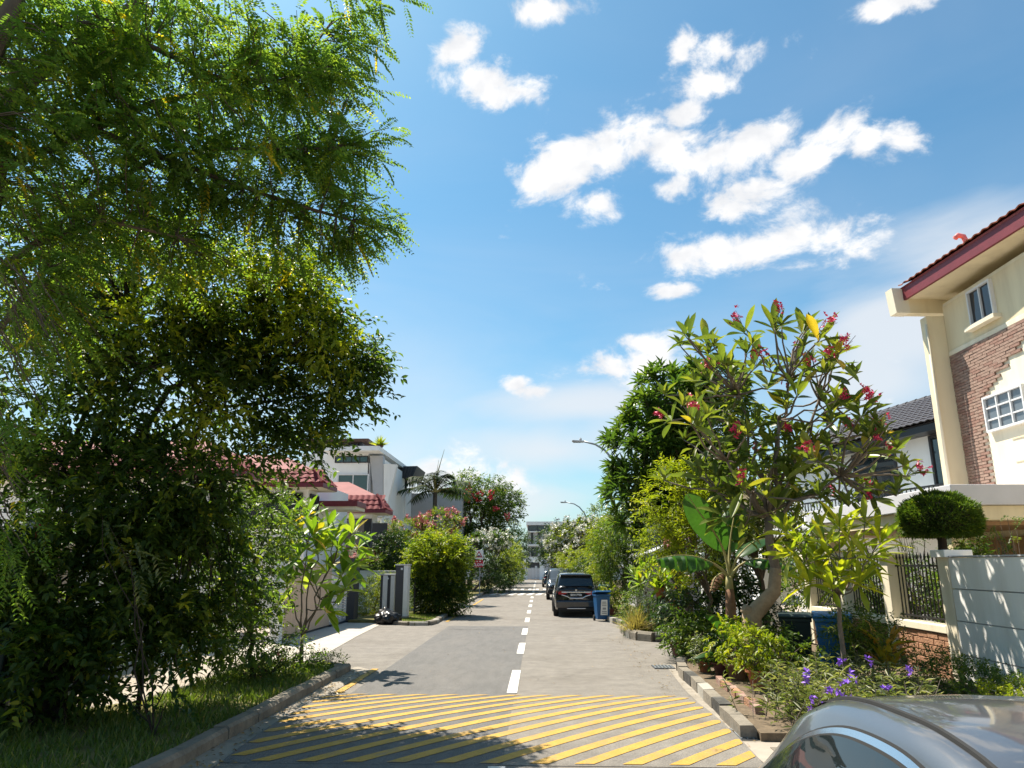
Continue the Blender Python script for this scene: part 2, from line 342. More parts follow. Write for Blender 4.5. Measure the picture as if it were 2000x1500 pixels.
class MB:
    """collects shapes for ONE mesh"""
    def __init__(s): s.v, s.f = [], []
    def add(s, vs, fs):
        o = len(s.v); s.v += [tuple(v) for v in vs]; s.f += [tuple(i+o for i in f) for f in fs]; return s
    def box(s, c, d, rz=0.0, rx=0.0, ry=0.0):
        M = Matrix.Rotation(rz, 3, 'Z') @ Matrix.Rotation(ry, 3, 'Y') @ Matrix.Rotation(rx, 3, 'X')
        c = Vector(c); vs = []
        for x in (-.5, .5):
            for y in (-.5, .5):
                for z in (-.5, .5): vs.append(c + M @ Vector((x*d[0], y*d[1], z*d[2])))
        return s.add(vs, [(0, 1, 3, 2), (4, 6, 7, 5), (0, 4, 5, 1), (2, 3, 7, 6), (0, 2, 6, 4), (1, 5, 7, 3)])
    def span(s, a, b):
        return s.box([(a[i]+b[i])/2 for i in range(3)], [abs(b[i]-a[i]) for i in range(3)])
    def prism(s, poly, ext):
        """polygon (3d points) swept along ext"""
        e = Vector(ext); n = len(poly); p = [Vector(q) for q in poly]
        return s.add(p+[q+e for q in p], [tuple(range(n))[::-1], tuple(range(n, 2*n))]+[(i, (i+1) % n, n+(i+1) % n, n+i) for i in range(n)])
    def tube(s, pts, rad, n=6, cap=True):
        pts = [Vector(p) for p in pts]
        if not hasattr(rad, '__len__'): rad = [rad]*len(pts)
        vs, fs = [], []; ref = None
        for i, p in enumerate(pts):
            t = (pts[min(i+1, len(pts)-1)]-pts[max(i-1, 0)]).normalized()
            if ref is None: ref = t.orthogonal().normalized()
            else: ref = (ref - t*ref.dot(t)).normalized() if (ref-t*ref.dot(t)).length > 1e-5 else t.orthogonal().normalized()
            b = t.cross(ref)
            for k in range(n):
                a = 2*math.pi*k/n
                vs.append(p+(ref*math.cos(a)+b*math.sin(a))*rad[i])
        for i in range(len(pts)-1):
            for k in range(n):
                k2 = (k+1) % n
                fs.append((i*n+k, i*n+k2, (i+1)*n+k2, (i+1)*n+k))
        if cap:
            fs.append(tuple(range(n))[::-1]); fs.append(tuple((len(pts)-1)*n+k for k in range(n)))
        return s.add(vs, fs)
    def lathe(s, prof, c=(0, 0, 0), n=18, sx=1, sy=1):
        vs, fs = [], []
        for r, z in prof:
            for k in range(n):
                a = 2*math.pi*k/n; vs.append((c[0]+r*math.cos(a)*sx, c[1]+r*math.sin(a)*sy, c[2]+z))
        for i in range(len(prof)-1):
            for k in range(n):
                k2 = (k+1) % n; fs.append((i*n+k, i*n+k2, (i+1)*n+k2, (i+1)*n+k))
        fs.append(tuple(range(n))[::-1]); fs.append(tuple((len(prof)-1)*n+k for k in range(n)))
        return s.add(vs, fs)
    def grid(s, rows, flip=False):
        nr, nc = len(rows), len(rows[0]); vs = [p for r in rows for p in r]; fs = []
        for i in range(nr-1):
            for j in range(nc-1):
                q = (i*nc+j, i*nc+j+1, (i+1)*nc+j+1, (i+1)*nc+j); fs.append(q[::-1] if flip else q)
        return s.add(vs, fs)
    def mesh(s, name, mt, smooth=False, off=None):
        me = bpy.data.meshes.new(name)
        v = s.v if off is None else [(p[0]-off[0], p[1]-off[1], p[2]-off[2]) for p in s.v]
        me.from_pydata(v, [], s.f); me.update()
        me.materials.append(MATS[mt])
        if smooth: me.polygons.foreach_set('use_smooth', [True]*len(me.polygons))
        return me
    def build(s, name, mt, parent=None, smooth=False, bevel=0.0, w=False, seg=2):
        off = wloc(parent) if w else None          # w: shapes were given in world coordinates
        o = link(name, s.mesh(name, mt, smooth, off), parent)
        if bevel:
            bv = o.modifiers.new('bevel', 'BEVEL'); bv.width = bevel; bv.segments = seg; bv.limit_method = 'ANGLE'; bv.angle_limit = R_(35)
        return o
def struct(name, mb, mt, **k):
    return tag(mb.build(name, mt, **k), kind='structure')
def box1(name, mt, c, d, parent=None, bevel=0.0, w=False, **k):
    return MB().box(c, d, **k).build(name, mt, parent, bevel=bevel, w=w)
def text(s, size, mt, parent, M, name='lettering', bold=0.0):
    cu = bpy.data.curves.new('t', 'FONT'); cu.body = s; cu.size = size; cu.align_x = 'CENTER'; cu.align_y = 'CENTER'; cu.extrude = .002; cu.offset = bold
    t = bpy.data.objects.new('t', cu); COL.objects.link(t)
    me = bpy.data.meshes.new_from_object(t.evaluated_get(bpy.context.evaluated_depsgraph_get()))
    bpy.data.objects.remove(t); bpy.data.curves.remove(cu)
    me.materials.clear(); me.materials.append(MATS[mt])
    o = link(name, me, parent); o.matrix_local = M
    return o
FACE_CAM = Matrix.Rotation(R_(90), 4, 'X')      # text plane standing up, facing -Y

# ------------------------------------------------------------------ foliage helpers (numpy)
def unit(a): return a/np.maximum(np.linalg.norm(a, axis=-1, keepdims=True), 1e-9)
TMPL = {
 'dia': (np.array([[0, 0, 0], [-.5, .45, .10], [0, 1, -.06], [.5, .45, .10]]), [(0, 3, 2), (0, 2, 1)]),
 'leaf': (np.array([[0, 0, 0], [-.42, .28, .09], [-.46, .6, .07], [0, 1, -.14], [.46, .6, .07], [.42, .28, .09], [0, .45, 0]]),
          [(0, 5, 6), (5, 4, 6), (4, 3, 6), (3, 2, 6), (2, 1, 6), (1, 0, 6)]),
 'blade': (np.array([[-.5, 0, 0], [.5, 0, 0], [.4, .5, .0], [-.4, .5, .0], [0, 1, -.16]]), [(0, 1, 2), (0, 2, 3), (3, 2, 4)]),
}
def leaf_mesh(name, P, D, L, W, mt, tint=None, tmpl='dia', upn=None, rng=RNG, roll=.9):
    """one mesh of many leaves: P base points, D directions"""
    n = len(P); T, F = TMPL[tmpl]; F = np.array(F)
    D = unit(D)
    ref = np.tile(np.array([0, 0, 1.0]), (n, 1)) + rng.normal(0, roll*.5, (n, 3))
    S = unit(np.cross(D, ref)); Nn = np.cross(S, D)
    L = np.broadcast_to(L, (n,)); W = np.broadcast_to(W, (n,))
    V = P[:, None, :] + S[:, None, :]*(T[None, :, 0, None]*W[:, None, None]) + D[:, None, :]*(T[None, :, 1, None]*L[:, None, None]) + Nn[:, None, :]*(T[None, :, 2, None]*L[:, None, None])
    k = len(T); V = V.reshape(-1, 3)
    faces = (F[None, :, :]+(np.arange(n)*k)[:, None, None]).reshape(-1, 3)
    me = bpy.data.meshes.new(name)
    me.vertices.add(len(V)); me.vertices.foreach_set('co', V.astype(np.float32).ravel())
    nf = len(faces); me.loops.add(nf*3); me.polygons.add(nf)
    me.loops.foreach_set('vertex_index', faces.astype(np.int32).ravel())
    me.polygons.foreach_set('loop_start', np.arange(0, nf*3, 3, dtype=np.int32))
    me.update(calc_edges=True)
    if tint is None: tint = rng.random(n)
    at_ = me.attributes.new('tint', 'FLOAT', 'POINT')
    at_.data.foreach_set('value', np.repeat(np.clip(tint, 0, 1), k).astype(np.float32))
    me.materials.append(MATS[mt])
    return me
def ell_points(ells, n, rng=RNG, shell=.55):
    """points in a union of ellipsoids ((cx,cy,cz),(rx,ry,rz)), biased outwards; also outward directions"""
    vol = np.array([np.prod(e[1]) for e in ells])**.75; cnt = rng.multinomial(n, vol/vol.sum())
    P, O = [], []
    for (c, r), k in zip(ells, cnt):
        d = unit(rng.normal(size=(k, 3))); rad = rng.random((k, 1))**(1/3*(1-shell)+.02)
        P.append(np.array(c)+d*rad*np.array(r)); O.append(unit(d/np.array(r)))
    return np.concatenate(P), np.concatenate(O)
def twig_leaves(name, parent, C, O, mt, per=12, tl=.5, L=.08, W=.035, droop=.3, spread=.9, tmpl='dia', rng=RNG, lightbias=0.0, off=(0, 0, 0), outb=.7):
    """leaves set alternately along short twigs at C heading roughly outwards O"""
    n = len(C)
    d = unit(O*outb+rng.normal(0, .55, (n, 3))+np.array([0, 0, -droop*.6]))
    t = np.linspace(.05, 1, per)[None, :, None]*tl*(rng.random((n, 1, 1))*.6+.7)
    bend = np.array([0, 0, -1.0])*droop*.5*t**2/tl
    P = C[:, None, :]+d[:, None, :]*t+bend+rng.normal(0, tl*.03, (n, per, 3))
    side = unit(np.cross(d, np.array([0, 0, 1.0])+rng.normal(0, .4, (n, 3))))
    sg = np.where(np.arange(per) % 2 == 0, 1.0, -1.0)[None, :, None]
    D = d[:, None, :]*.55+side[:, None, :]*sg*spread+rng.normal(0, .32, (n, per, 3))+np.array([0, 0, -droop])
    tw = np.clip(rng.normal(.42, .22, (n, 1)), 0, 1)
    tint = np.clip(tw+rng.normal(0, .13, (n, per)), 0, 1)
    Ls = L*(rng.random(n*per)*.6+.7)
    me = leaf_mesh(name, P.reshape(-1, 3)-np.array(off), D.reshape(-1, 3), Ls, Ls*(W/L), mt, tint.ravel(), tmpl, rng=rng)
    return link(name, me, parent), d
def curve_pts(a, b, sag=0.0, n=5, wob=0.0, rng=RNG):
    a, b = Vector(a), Vector(b); L = (b-a).length; out = []
    for i in range(n):
        t = i/(n-1); p = a.lerp(b, t); p.z += sag*4*t*(1-t)*L
        if 0 < i < n-1 and wob: p += Vector(rng.normal(0, wob*L, 3))
        out.append(p)
    return out
def branching(base, fork, targets, r0, k=7, sub=90, wob=.05, rng=RNG, lean=None):
    """trunk to the fork, limbs to cluster centres, twigs to some targets; one mesh"""
    mb = MB(); base, fork = Vector(base), Vector(fork)
    mid = curve_pts(base, fork, 0, 6, wob, rng)
    mb.tube(mid, list(np.linspace(r0*1.15, r0*.75, 6)), 8)
    T = np.array(targets); cen = T[rng.choice(len(T), k, replace=False)]
    for _ in range(4):
        lab = np.argmin(((T[:, None]-cen[None])**2).sum(-1), 1)
        cen = np.array([T[lab == i].mean(0) if (lab == i).any() else cen[i] for i in range(k)])
    for i in range(k):
        st = mid[-1] if i % 2 == 0 else mid[-2]
        pts = curve_pts(st, Vector(cen[i]), .08, 6, wob, rng); mb.tube(pts, list(np.linspace(r0*.55, r0*.18, 6)), 6)
        idx = np.where(lab == i)[0]; idx = rng.permutation(idx)[:max(3, sub//k)]
        for q in idx:
            s_ = pts[rng.integers(2, 6)]
            mb.tube(curve_pts(s_, Vector(T[q]), .05, 4, wob, rng), list(np.linspace(r0*.16, r0*.035, 4)), 4, cap=False)
    return mb
def leaf_object_mesh(name, L, W, mt, droop=.12, fold=.10, n=6, obov=.58):
    """one big leaf with a midrib fold and curved tip, base at origin, along +Y"""
    mb = MB(); rows = []
    for i in range(n+1):
        t = i/n
        w = W*.5*max(math.sin(math.pi*min(t**(math.log(.5)/math.log(obov)), 1))**.75, .0)+(.012*L if i < 1 else 0)
        if i == n: w = .0008
        z = -droop*L*t*t; y = L*t
        rows.append([(-w, y, z+fold*w*1.6), (-w*.5, y, z+fold*w*.5), (0, y, z), (w*.5, y, z+fold*w*.5), (w, y, z+fold*w*1.6)])
    mb.grid(rows)
    return mb.mesh(name, mt, smooth=True)
def put(me, name, parent, loc, d, roll=0.0, s=1.0):
    """shared-mesh copy with +Y along d and its upper face upwards"""
    o = link(name, me, parent); d = Vector(d).normalized()
    x = d.cross(Vector((0, 0, 1)))
    x = x.normalized() if x.length > 1e-4 else Vector((1, 0, 0))
    M = Matrix((x, d, x.cross(d))).transposed() @ Matrix.Rotation(roll, 3, 'Y')
    M = (M*s).to_4x4(); M.translation = Vector(loc); o.matrix_local = M
    return o
# ================================================================== THE SETTING
struct('ground', MB().add([(-400, -200, -.03), (400, -200, -.03), (400, 900, -.03), (-400, 900, -.03)], [(0, 1, 2, 3)]), 'soil')
def sheet(name, poly, z, mt, parent=None):
    mb = MB().add([(x, y, z) for x, y in poly], [tuple(range(len(poly)))])
    return struct(name, mb, mt) if parent is None else mb.build(name, mt, parent)
def raised(name, poly, z0, z1, mt):
    return struct(name, MB().prism([(x, y, z0) for x, y in poly], (0, 0, z1-z0)), mt)
road = sheet('road', [(-5.8, -8), (4.6, -8), (4.6, 101), (-5.8, 101)], 0, 'asphalt_light')
LX, RX, CX = -3.41, 2.34, -.42
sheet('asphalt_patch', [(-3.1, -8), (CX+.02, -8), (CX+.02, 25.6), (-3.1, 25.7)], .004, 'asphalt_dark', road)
sheet('repair_patch', [(-2.9, 24.3), (-1.2, 24.2), (-1.2, 25.2), (-2.8, 25.4)], .008, 'asphalt_dark', road)
sheet('gutter', [(-3.9, -8), (LX, -8), (LX, 15.2), (-3.75, 15.6), (-3.9, 15.2)], .006, 'gutter', road)
sheet('gutter', [(RX, 9.3), (2.75, 9.3), (2.85, 14.4), (2.9, 16.2), (2.62, 16.1), (2.42, 13)], .006, 'gutter', road)

# ---- raised verges and planting beds
raised('verge', [(-3.95, -8), (-3.95, 14.3), (-4.2, 15.0), (-4.8, 15.5), (-5.9, 15.7), (-5.8, 11.4), (-6.7, 10.0), (-8.2, 9.3), (-8.2, -8)], -.02, .10, 'lawn')
raised('verge', [(-5.8, 26.75), (-4.3, 25.75), (-3.88, 25.95), (-3.8, 27.2), (-4.0, 40), (-4.0, 98), (-6.9, 98), (-6.9, 26.9)], -.02, .10, 'lawn')
raised('planting_bed', [(2.62, 9.4), (2.82, 15.4), (3.2, 16.3), (4.4, 16.9), (7.15, 17.1), (7.15, 9.4)], -.02, .10, 'soil')
raised('planting_bed', [(2.7, 22.2), (2.85, 21.2), (3.5, 20.85), (5.6, 20.9), (5.6, 24.2), (3.0, 24.3)], -.02, .10, 'lawn')
raised('planting_bed', [(2.6, 28.9), (3.0, 25.8), (6.0, 25.6), (6.0, 98), (2.6, 98)], -.02, .10, 'lawn')
# ---- drives
sheet('driveway', [(-8.4, -8), (-5.7, -8), (-5.7, 15.6), (-5.9, 16.4), (-8.4, 16.8)], .075, 'concrete')
sheet('driveway', [(-8.2, 16.8), (-5.0, 16.0), (-5.05, 18), (-5.35, 22), (-5.55, 25.9), (-5.9, 26.8), (-8.2, 27.2)], .009, 'concrete_pale')
sheet('driveway', [(2.36, -8), (7.3, -8), (7.3, 9.35), (2.36, 9.35)], .009, 'concrete')
sheet('forecourt', [(7.3, -8), (30, -8), (30, 60), (7.3, 60)], .012, 'concrete')
sheet('forecourt', [(-30, -8), (-8.4, -8), (-8.4, 60), (-30, 60)], .012, 'concrete')

# ---- kerbs, stone by stone
def kerb(name, path, w, h, step, mats, jit=.02):
    k = tag(link(name, None), kind='structure')
    pts = [Vector((*p, 0)) for p in path]; seg = [(pts[i+1]-pts[i]).length for i in range(len(pts)-1)]; tot = sum(seg)
    n = max(1, round(tot/step)); cache = {}
    def along(d):
        for i, s_ in enumerate(seg):
            if d <= s_ or i == len(seg)-1: return pts[i].lerp(pts[i+1], min(d/s_, 1))
            d -= s_
    for i in range(n):
        a, b = along(tot*i/n), along(tot*(i+1)/n); d = b-a; L = d.length
        mt = mats[i % len(mats)]; key = (mt, round(L, 2), i % 3)
        if key not in cache:
            mb = MB(); t = random.uniform(.7, .86)
            sec = [(-w/2, -.03), (w/2, -.03), (w/2, h*t), (w/2-w*.18, h), (-w/2, h*random.uniform(.94, 1.04))]
            mb.prism([(x, -L/2+.012, z) for x, z in sec], (0, L-.024, 0))
            me = mb.mesh('kerb_stone', mt); cache[key] = me
        o = link('kerb_stone', cache[key], k)
        c = (a+b)/2; ang = math.atan2(d.y, d.x)-math.pi/2
        o.location = (c.x+random.uniform(-jit, jit), c.y, random.uniform(-.012, .006)); o.rotation_euler = (random.uniform(-.02, .02), random.uniform(-.03, .03), ang+random.uniform(-.02, .02))
    return k
kerb('kerb', [(-3.85, 15.0), (-3.85, 14.2), (-3.87, -6)][::-1], .2, .15, .95, ['kerb_concrete'], .006)
kerb('kerb', [(-3.87, 14.6), (-4.05, 15.1), (-4.6, 15.55)], .2, .15, .45, ['kerb_concrete', 'kerb_black'], .006)
kerb('kerb', [(-5.8, 26.75), (-4.3, 25.68), (-3.95, 25.72), (-3.74, 26.1), (-3.74, 27.3), (-3.95, 38), (-3.95, 97)], .18, .14, .8, ['kerb_white', 'kerb_concrete'], .006)
kerb('kerb', [(2.52, 9.5), (2.62, 11.8), (2.72, 14.8), (2.86, 15.7), (3.1, 16.35), (3.7, 16.8)], .20, .17, .62, ['kerb_concrete', 'kerb_concrete', 'kerb_black', 'kerb_concrete', 'kerb_white', 'kerb_concrete', 'kerb_black'], .025)
kerb('kerb', [(2.62, 23.6), (2.62, 21.9), (2.74, 21.2), (3.1, 20.82), (3.6, 20.7), (4.6, 20.75)], .24, .24, .5, ['kerb_concrete', 'kerb_concrete', 'kerb_black', 'kerb_white'], .02)
kerb('kerb', [(3.3, 24.9), (2.95, 25.6), (2.62, 27.6), (2.5, 29.2), (2.5, 97)], .22, .18, .55, ['kerb_white', 'kerb_concrete', 'kerb_concrete', 'kerb_black'], .01)
# drain gratings and covers at the right gutter
for (x, y, w, l, mt) in [(2.38, 9.75, .42, .62, 'drain_iron'), (2.52, 15.75, .42, .5, 'drain_iron')]:
    g = link('drain_cover', None, road); mb = MB().box((x, y, .011), (w, l, .012)); o = mb.build('drain_cover', mt, road)
    bpy.data.objects.remove(g)
    for i in range(6): box1('grating_bar', 'galvanised', (x-w/2+w*(i+.5)/6, y, .021), (.016, l*.86, .01), o)
fr = box1('manhole_cover', 'kerb_concrete', (3.1, 8.6, .014), (.95, .95, .012), road)
box1('manhole_slab', 'concrete', (3.1, 8.6, .019), (.84, .84, .010), fr)

# ---- speed hump with yellow diagonal bars
HY0, HY1, HH = 8.25, 12.42, .075
def hz(y):
    t = (y-HY0)/(HY1-HY0); return HH*math.sin(math.pi*max(0, min(1, t)))**.8+.006 if 0 <= t <= 1 else .006
hump = link('speed_hump', None); tag(hump, kind='structure')
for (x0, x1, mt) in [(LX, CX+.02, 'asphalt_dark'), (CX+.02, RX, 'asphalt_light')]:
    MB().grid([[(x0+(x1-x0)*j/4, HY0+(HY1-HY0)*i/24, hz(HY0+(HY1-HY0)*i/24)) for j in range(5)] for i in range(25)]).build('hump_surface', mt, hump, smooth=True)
def clip_strip(c, w):
    """diagonal bar y-x in [c-w/2,c+w/2] inside the hump, cut along y"""
    rows = []
    ya, yb = max(HY0+.05, LX+.02+c-w/2), min(HY1-.03, RX-.02+c+w/2)
    n = 26
    for i in range(n+1):
        y = ya+(yb-ya)*i/n
        xa = max(LX+.02, y-c-w/2); xb = min(RX-.02, y-c+w/2)
        if xb-xa > .01: rows.append([(xa+(xb-xa)*k/2, y, hz(y)+.005) for k in range(3)])
    return rows
c = HY0-RX+.45; i = 0
while c < HY1-LX-.2:
    rows = clip_strip(c+random.uniform(-.02, .02), .21)
    if len(rows) > 3: MB().grid(rows).build('yellow_stripe', 'paint_yellow', hump, smooth=True)
    c += .495
# ---- painted lines
def line(name, x0, x1, y0, y1, mt, z=.010): sheet(name, [(x0, y0), (x1, y0), (x1, y1), (x0, y1)], z, mt, road)
line('lane_dash', CX-.13, CX+.05, 6.1, 8.2, 'paint_white')
for y0, y1 in [(12.6, 15.2), (17.9, 20.3), (22.6, 24.8)]+[(27.4+4.75*i, 29.6+4.75*i) for i in range(14)]:
    line('lane_dash', CX-.13, CX+.04, y0, y1, 'paint_white')
line('edge_line', LX+.03, LX+.16, 12.5, 15.3, 'paint_yellow')
line('edge_line', LX-.05, LX+.07, 38, 45, 'paint_yellow')
line('edge_line', LX-.05, LX+.07, 27.5, 30, 'paint_yellow')
# second hump further down the street with white bars
h2 = tag(link('speed_hump', None), kind='structure')
MB().grid([[(-3.7+5.9*j/3, 50+3.6*i/10, .006+.07*math.sin(math.pi*i/10)) for j in range(4)] for i in range(11)]).build('hump_surface', 'asphalt_light', h2, smooth=True)
for i in range(9): MB().grid([[(-3.4+.62*i+.34*k+.15*r, 50.3+.9*r, .012+.07*math.sin(math.pi*(.3+.9*r)/3.6)) for k in (0, 1)] for r in range(4)]).build('white_stripe', 'paint_white', h2)
for i in range(9): line('white_stripe', -3.4+.62*i, -3.15+.62*i, 61, 64, 'paint_white')

# ---- grass and fallen leaves
def grass(name, label, region, n, h, mt='grass_blade', z=.10, dens=None):
    P = np.empty((0, 3))
    (x0, x1), (y0, y1) = region
    P = np.stack([RNG.uniform(x0, x1, n), RNG.uniform(y0, y1, n), np.full(n, z)], 1)
    keep = np.sin(P[:, 0]*5.1+1.3)*np.sin(P[:, 1]*3.7)+np.sin(P[:, 0]*13+P[:, 1]*9)*.5 > RNG.uniform(-1.6, .7, n)
    P = P[keep & ~((P[:, 0] < -5.75) & (P[:, 1] > 10.3) & (P[:, 1] < 20))]; n = len(P)
    D = np.stack([RNG.normal(0, .45, n), RNG.normal(0, .45, n), np.ones(n)], 1)
    L = h*RNG.uniform(.4, 1.3, n)
    return tag(link(name, leaf_mesh(name, P, D, L, L*.09+.004, mt, np.clip(RNG.normal(.45, .25, n), 0, 1), 'blade')), label, 'grass', kind='stuff')
grass('grass', 'rough green grass on the verge below the leafy tree', ((-7.6, -3.98), (5.5, 15.0)), 32000, .13)
grass('grass', 'short dry grass on the verge beside the black bag', ((-5.4, -3.9), (26.3, 31)), 9000, .06)
grass('grass', 'small patch of lawn on the island beside the plant rack', ((2.75, 5.3), (21.2, 24)), 7000, .07)
grass('grass', 'thin grass by the bins at the right kerb', ((2.65, 5.5), (25.9, 36)), 9000, .07)
def litter(label, region, n, z, s=.05):
    (x0, x1), (y0, y1) = region
    P = np.stack([RNG.uniform(x0, x1, n), RNG.uniform(y0, y1, n), np.full(n, z)], 1)
    D = np.stack([RNG.normal(0, 1, n), RNG.normal(0, 1, n), RNG.uniform(-.02, .25, n)], 1)
    L = s*RNG.uniform(.4, 1.3, n)
    tag(link('fallen_leaves', leaf_mesh('fallen_leaves', P, D, L, L*.5, 'leaf_litter', None, 'dia', roll=.3)), label, 'leaves', kind='stuff')
litter('brown fallen leaves in the gutter along the left kerb', ((-3.76, -3.2), (6, 15)), 620, .014)
litter('fallen leaves on the concrete drive behind the verge', ((-8.2, -5.9), (10, 14)), 300, .085)
litter('scattered dry leaves along the right gutter', ((1.9, 2.6), (9, 22)), 160, .016)
litter('a few dry leaves scattered over the road', ((-3.2, 2.2), (12.6, 30)), 90, .016, .045)
# ================================================================== BUILDINGS AND WALLS
def pane_window(parent, c, w, h, frame='dark_frame', glass='glass_dark', face='-Y', fw=.05, depth=.08, mull=1, trans=0, name='window', sill=None):
    """window on a wall: frame with real depth, panes set back; face -Y, -X or +X"""
    c = Vector(c)
    U = {'-Y': Vector((1, 0, 0)), '-X': Vector((0, 1, 0)), '+X': Vector((0, 1, 0))}[face]
    Nn = {'-Y': Vector((0, -1, 0)), '-X': Vector((-1, 0, 0)), '+X': Vector((1, 0, 0))}[face]
    Z = Vector((0, 0, 1))
    def bx(mb, u, v, du, dv, n0, n1):
        p = c+U*u+Z*v+Nn*(n0+n1)/2; d = abs(n1-n0)
        mb.box(p, [abs(U[i])*du+abs(Nn[i])*d+abs(Z[i])*dv for i in range(3)])
    f = MB()
    bx(f, -w/2+fw/2, 0, fw, h, -.02, depth); bx(f, w/2-fw/2, 0, fw, h, -.02, depth)
    bx(f, 0, h/2-fw/2, w-2*fw, fw, -.02, depth); bx(f, 0, -h/2+fw/2, w-2*fw, fw, -.02, depth)
    for i in range(1, mull+1): bx(f, -w/2+w*i/(mull+1), 0, fw*.8, h-2*fw, -.018, depth*.8)
    for i in range(1, trans+1): bx(f, 0, -h/2+h*i/(trans+1), w-2*fw, fw*.7, -.017, depth*.7)
    fo = f.build(name, frame, parent, w=True)
    n = mull+1; pw = (w-2*fw)/n
    for i in range(n):
        g = MB(); bx(g, -w/2+fw+pw*(i+.5), 0, pw-.01, h-2*fw, -.01, depth*.3); g.build('pane', glass, fo, w=True)
    if sill:
        g = MB(); bx(g, 0, -h/2-.06, w+.25, .10, -.02, depth+.10); g.build('sill', sill, fo, w=True)
    return fo

def tile_mesh(w, l, mt, amp=.035):
    rows = []
    for i in range(2):
        y = l*i
        rows.append([(w*(k/8-.5)*1.04, y, amp*abs(math.cos(math.pi*(k/8)))**1.5+(.03 if i == 0 else 0)) for k in range(9)])
    rows.insert(0, [(x, y, z-.03) for x, y, z in rows[0]])
    return MB().grid(rows).mesh('tile', mt, smooth=False)
def tiled_slope(parent, a, b, up, rows, w, mt, cols=None, limit=300):
    """tiles on the slope that starts at the eave line a-b and rises along up; each tile an object; past the limit one stuff part"""
    a, b, up = Vector(a), Vector(b), Vector(up); e = (b-a); n = cols or max(1, round(e.length/w)); x = e.normalized()
    l = up.length/rows; y = up.normalized(); z = x.cross(y)
    if z.z < 0: z = -z
    ww = e.length/n
    me = tile_mesh(ww, l*1.08, mt); base = wloc(parent); cnt = 0; rest = MB()
    lim_rows = rows if n*rows <= limit else limit//n
    for r in range(rows):
        for k in range(n):
            M = Matrix((x, y, z)).transposed().to_4x4(); M.translation = a+x*ww*(k+.5)+y*l*r+z*.015-base
            if r < lim_rows:
                o = link('tile', me, parent); o.matrix_local = M
            else:
                rest.add([M @ v.co for v in me.vertices], [tuple(p.vertices) for p in me.polygons])
    if rest.v: tag(rest.build('tile_field', mt, parent), kind='stuff')
    return n

# ---------------------------------------------------------------- right: white garden wall and fence along x=7.3
FX = 7.3
wy1 = 13.45
gw = thing('garden_wall', 'white rendered garden wall with horizontal grooves beside the silver car', 'wall', (FX, 9, 0))
zt, rows_z = 2.17, [0, .53, 1.09, 1.63, 2.17]
for i in range(4):
    box1('panel', 'white_wall', (FX+.11, (wy1+2)/2, (rows_z[i]+rows_z[i+1])/2), (.22, wy1-2, rows_z[i+1]-rows_z[i]-.022), gw, w=True)
box1('backing', 'grey_paint', (FX+.12, (wy1+2)/2, zt/2), (.16, wy1-2.02, zt-.03), gw, w=True)
box1('coping', 'grey_paint', (FX+.11, (wy1+2)/2, zt+.012), (.26, wy1-2, .024), gw, w=True)
fence = thing('garden_fence', 'cream pillared fence with black iron bars on a brick base', 'fence', (FX, 15, 0))
pil_y = [13.65, 15.95, 18.25, 20.55]
for i, y in enumerate(pil_y):
    p = box1('pillar', 'cream_light', (FX+.17, y, 1.1), (.36, .34, 2.2), fence, .012, w=True)
    box1('pillar_cap', 'cream_light' if i else 'white_paint', (FX+.17, y, 2.235), (.50, .48, .13), p, .01, w=True)
for i in range(3):
    ya, yb = pil_y[i]+.17, pil_y[i+1]-.17
    box1('ledge', 'cream_light', (FX+.17, (ya+yb)/2, .90), (.36, yb-ya-.004, .13), fence, .01, w=True)
    core = box1('brick_base', 'mortar', (FX+.19, (ya+yb)/2, .415), (.24, yb-ya-.01, .83), fence, w=True)
    for r in range(7):
        o_ = 0 if r % 2 == 0 else .19; y = ya+.01-o_
        while y < yb-.03:
            y0, y1 = max(y, ya+.01), min(y+.37, yb-.01)
            if y1-y0 > .04: box1('brick', 'stone_brick', (FX+.055+random.uniform(-.008, .008), (y0+y1)/2, .06+r*.116), (.05+random.uniform(0, .02), y1-y0-.012, .102), core, .008, w=True)
            y += .38
    for z in (1.06, 2.02): box1('rail', 'black_metal', (FX+.17, (ya+yb)/2, z), (.04, yb-ya, .035), fence, w=True)
    nb = int((yb-ya)/.135)
    for k in range(nb):
        box1('bar', 'black_metal', (FX+.17, ya+(yb-ya)*(k+.5)/nb, 1.57), (.02, .02, 1.14), fence, w=True)
        MB().lathe([(.012, 0), (.026, .05), (.0, .15)], (FX+.17, ya+(yb-ya)*(k+.5)/nb, 2.14), 4).build('finial', 'black_metal', fence, w=True)
# further wall of the next plot with white gate posts
pw = thing('boundary_wall', 'pale boundary wall with white gate posts behind the banana plant', 'wall', (6.9, 24, 0))
box1('wall_panel', 'white_paint', (7.2, 26.5, .7), (.2, 7.0, 1.4), pw, w=True)
for y in (21.6, 24.0, 29.5): box1('gate_post', 'white_paint', (6.6, y, 1.25), (.42, .42, 2.5), pw, .01, w=True)
for k in range(14): box1('louvre', 'white_frame', (6.62, 22.8, .25+k*.13), (.03, 1.9, .085), pw, w=True, ry=.5)

# ---------------------------------------------------------------- right: cream house with brick arch and porch
hx, hyf = 11.5, 19.6
ch = thing('cream_house', 'cream three storey house with brick patterned wall and maroon tiled eaves', 'house', (hx, 15, 0))
PZ = 3.75                                            # porch slab top
pc = at(1855, 946, 15.2); PX, PYn = pc.x, 15.2; PZ = pc.z
MB().span((hx, 2, 0), (hx+6, hyf, 9.2)).build('wall', 'cream_light', ch, w=True)
box1('fin', 'cream', (hx-.24, hyf+.16, 4.4), (.56, .32, 8.9), ch, .01, w=True)
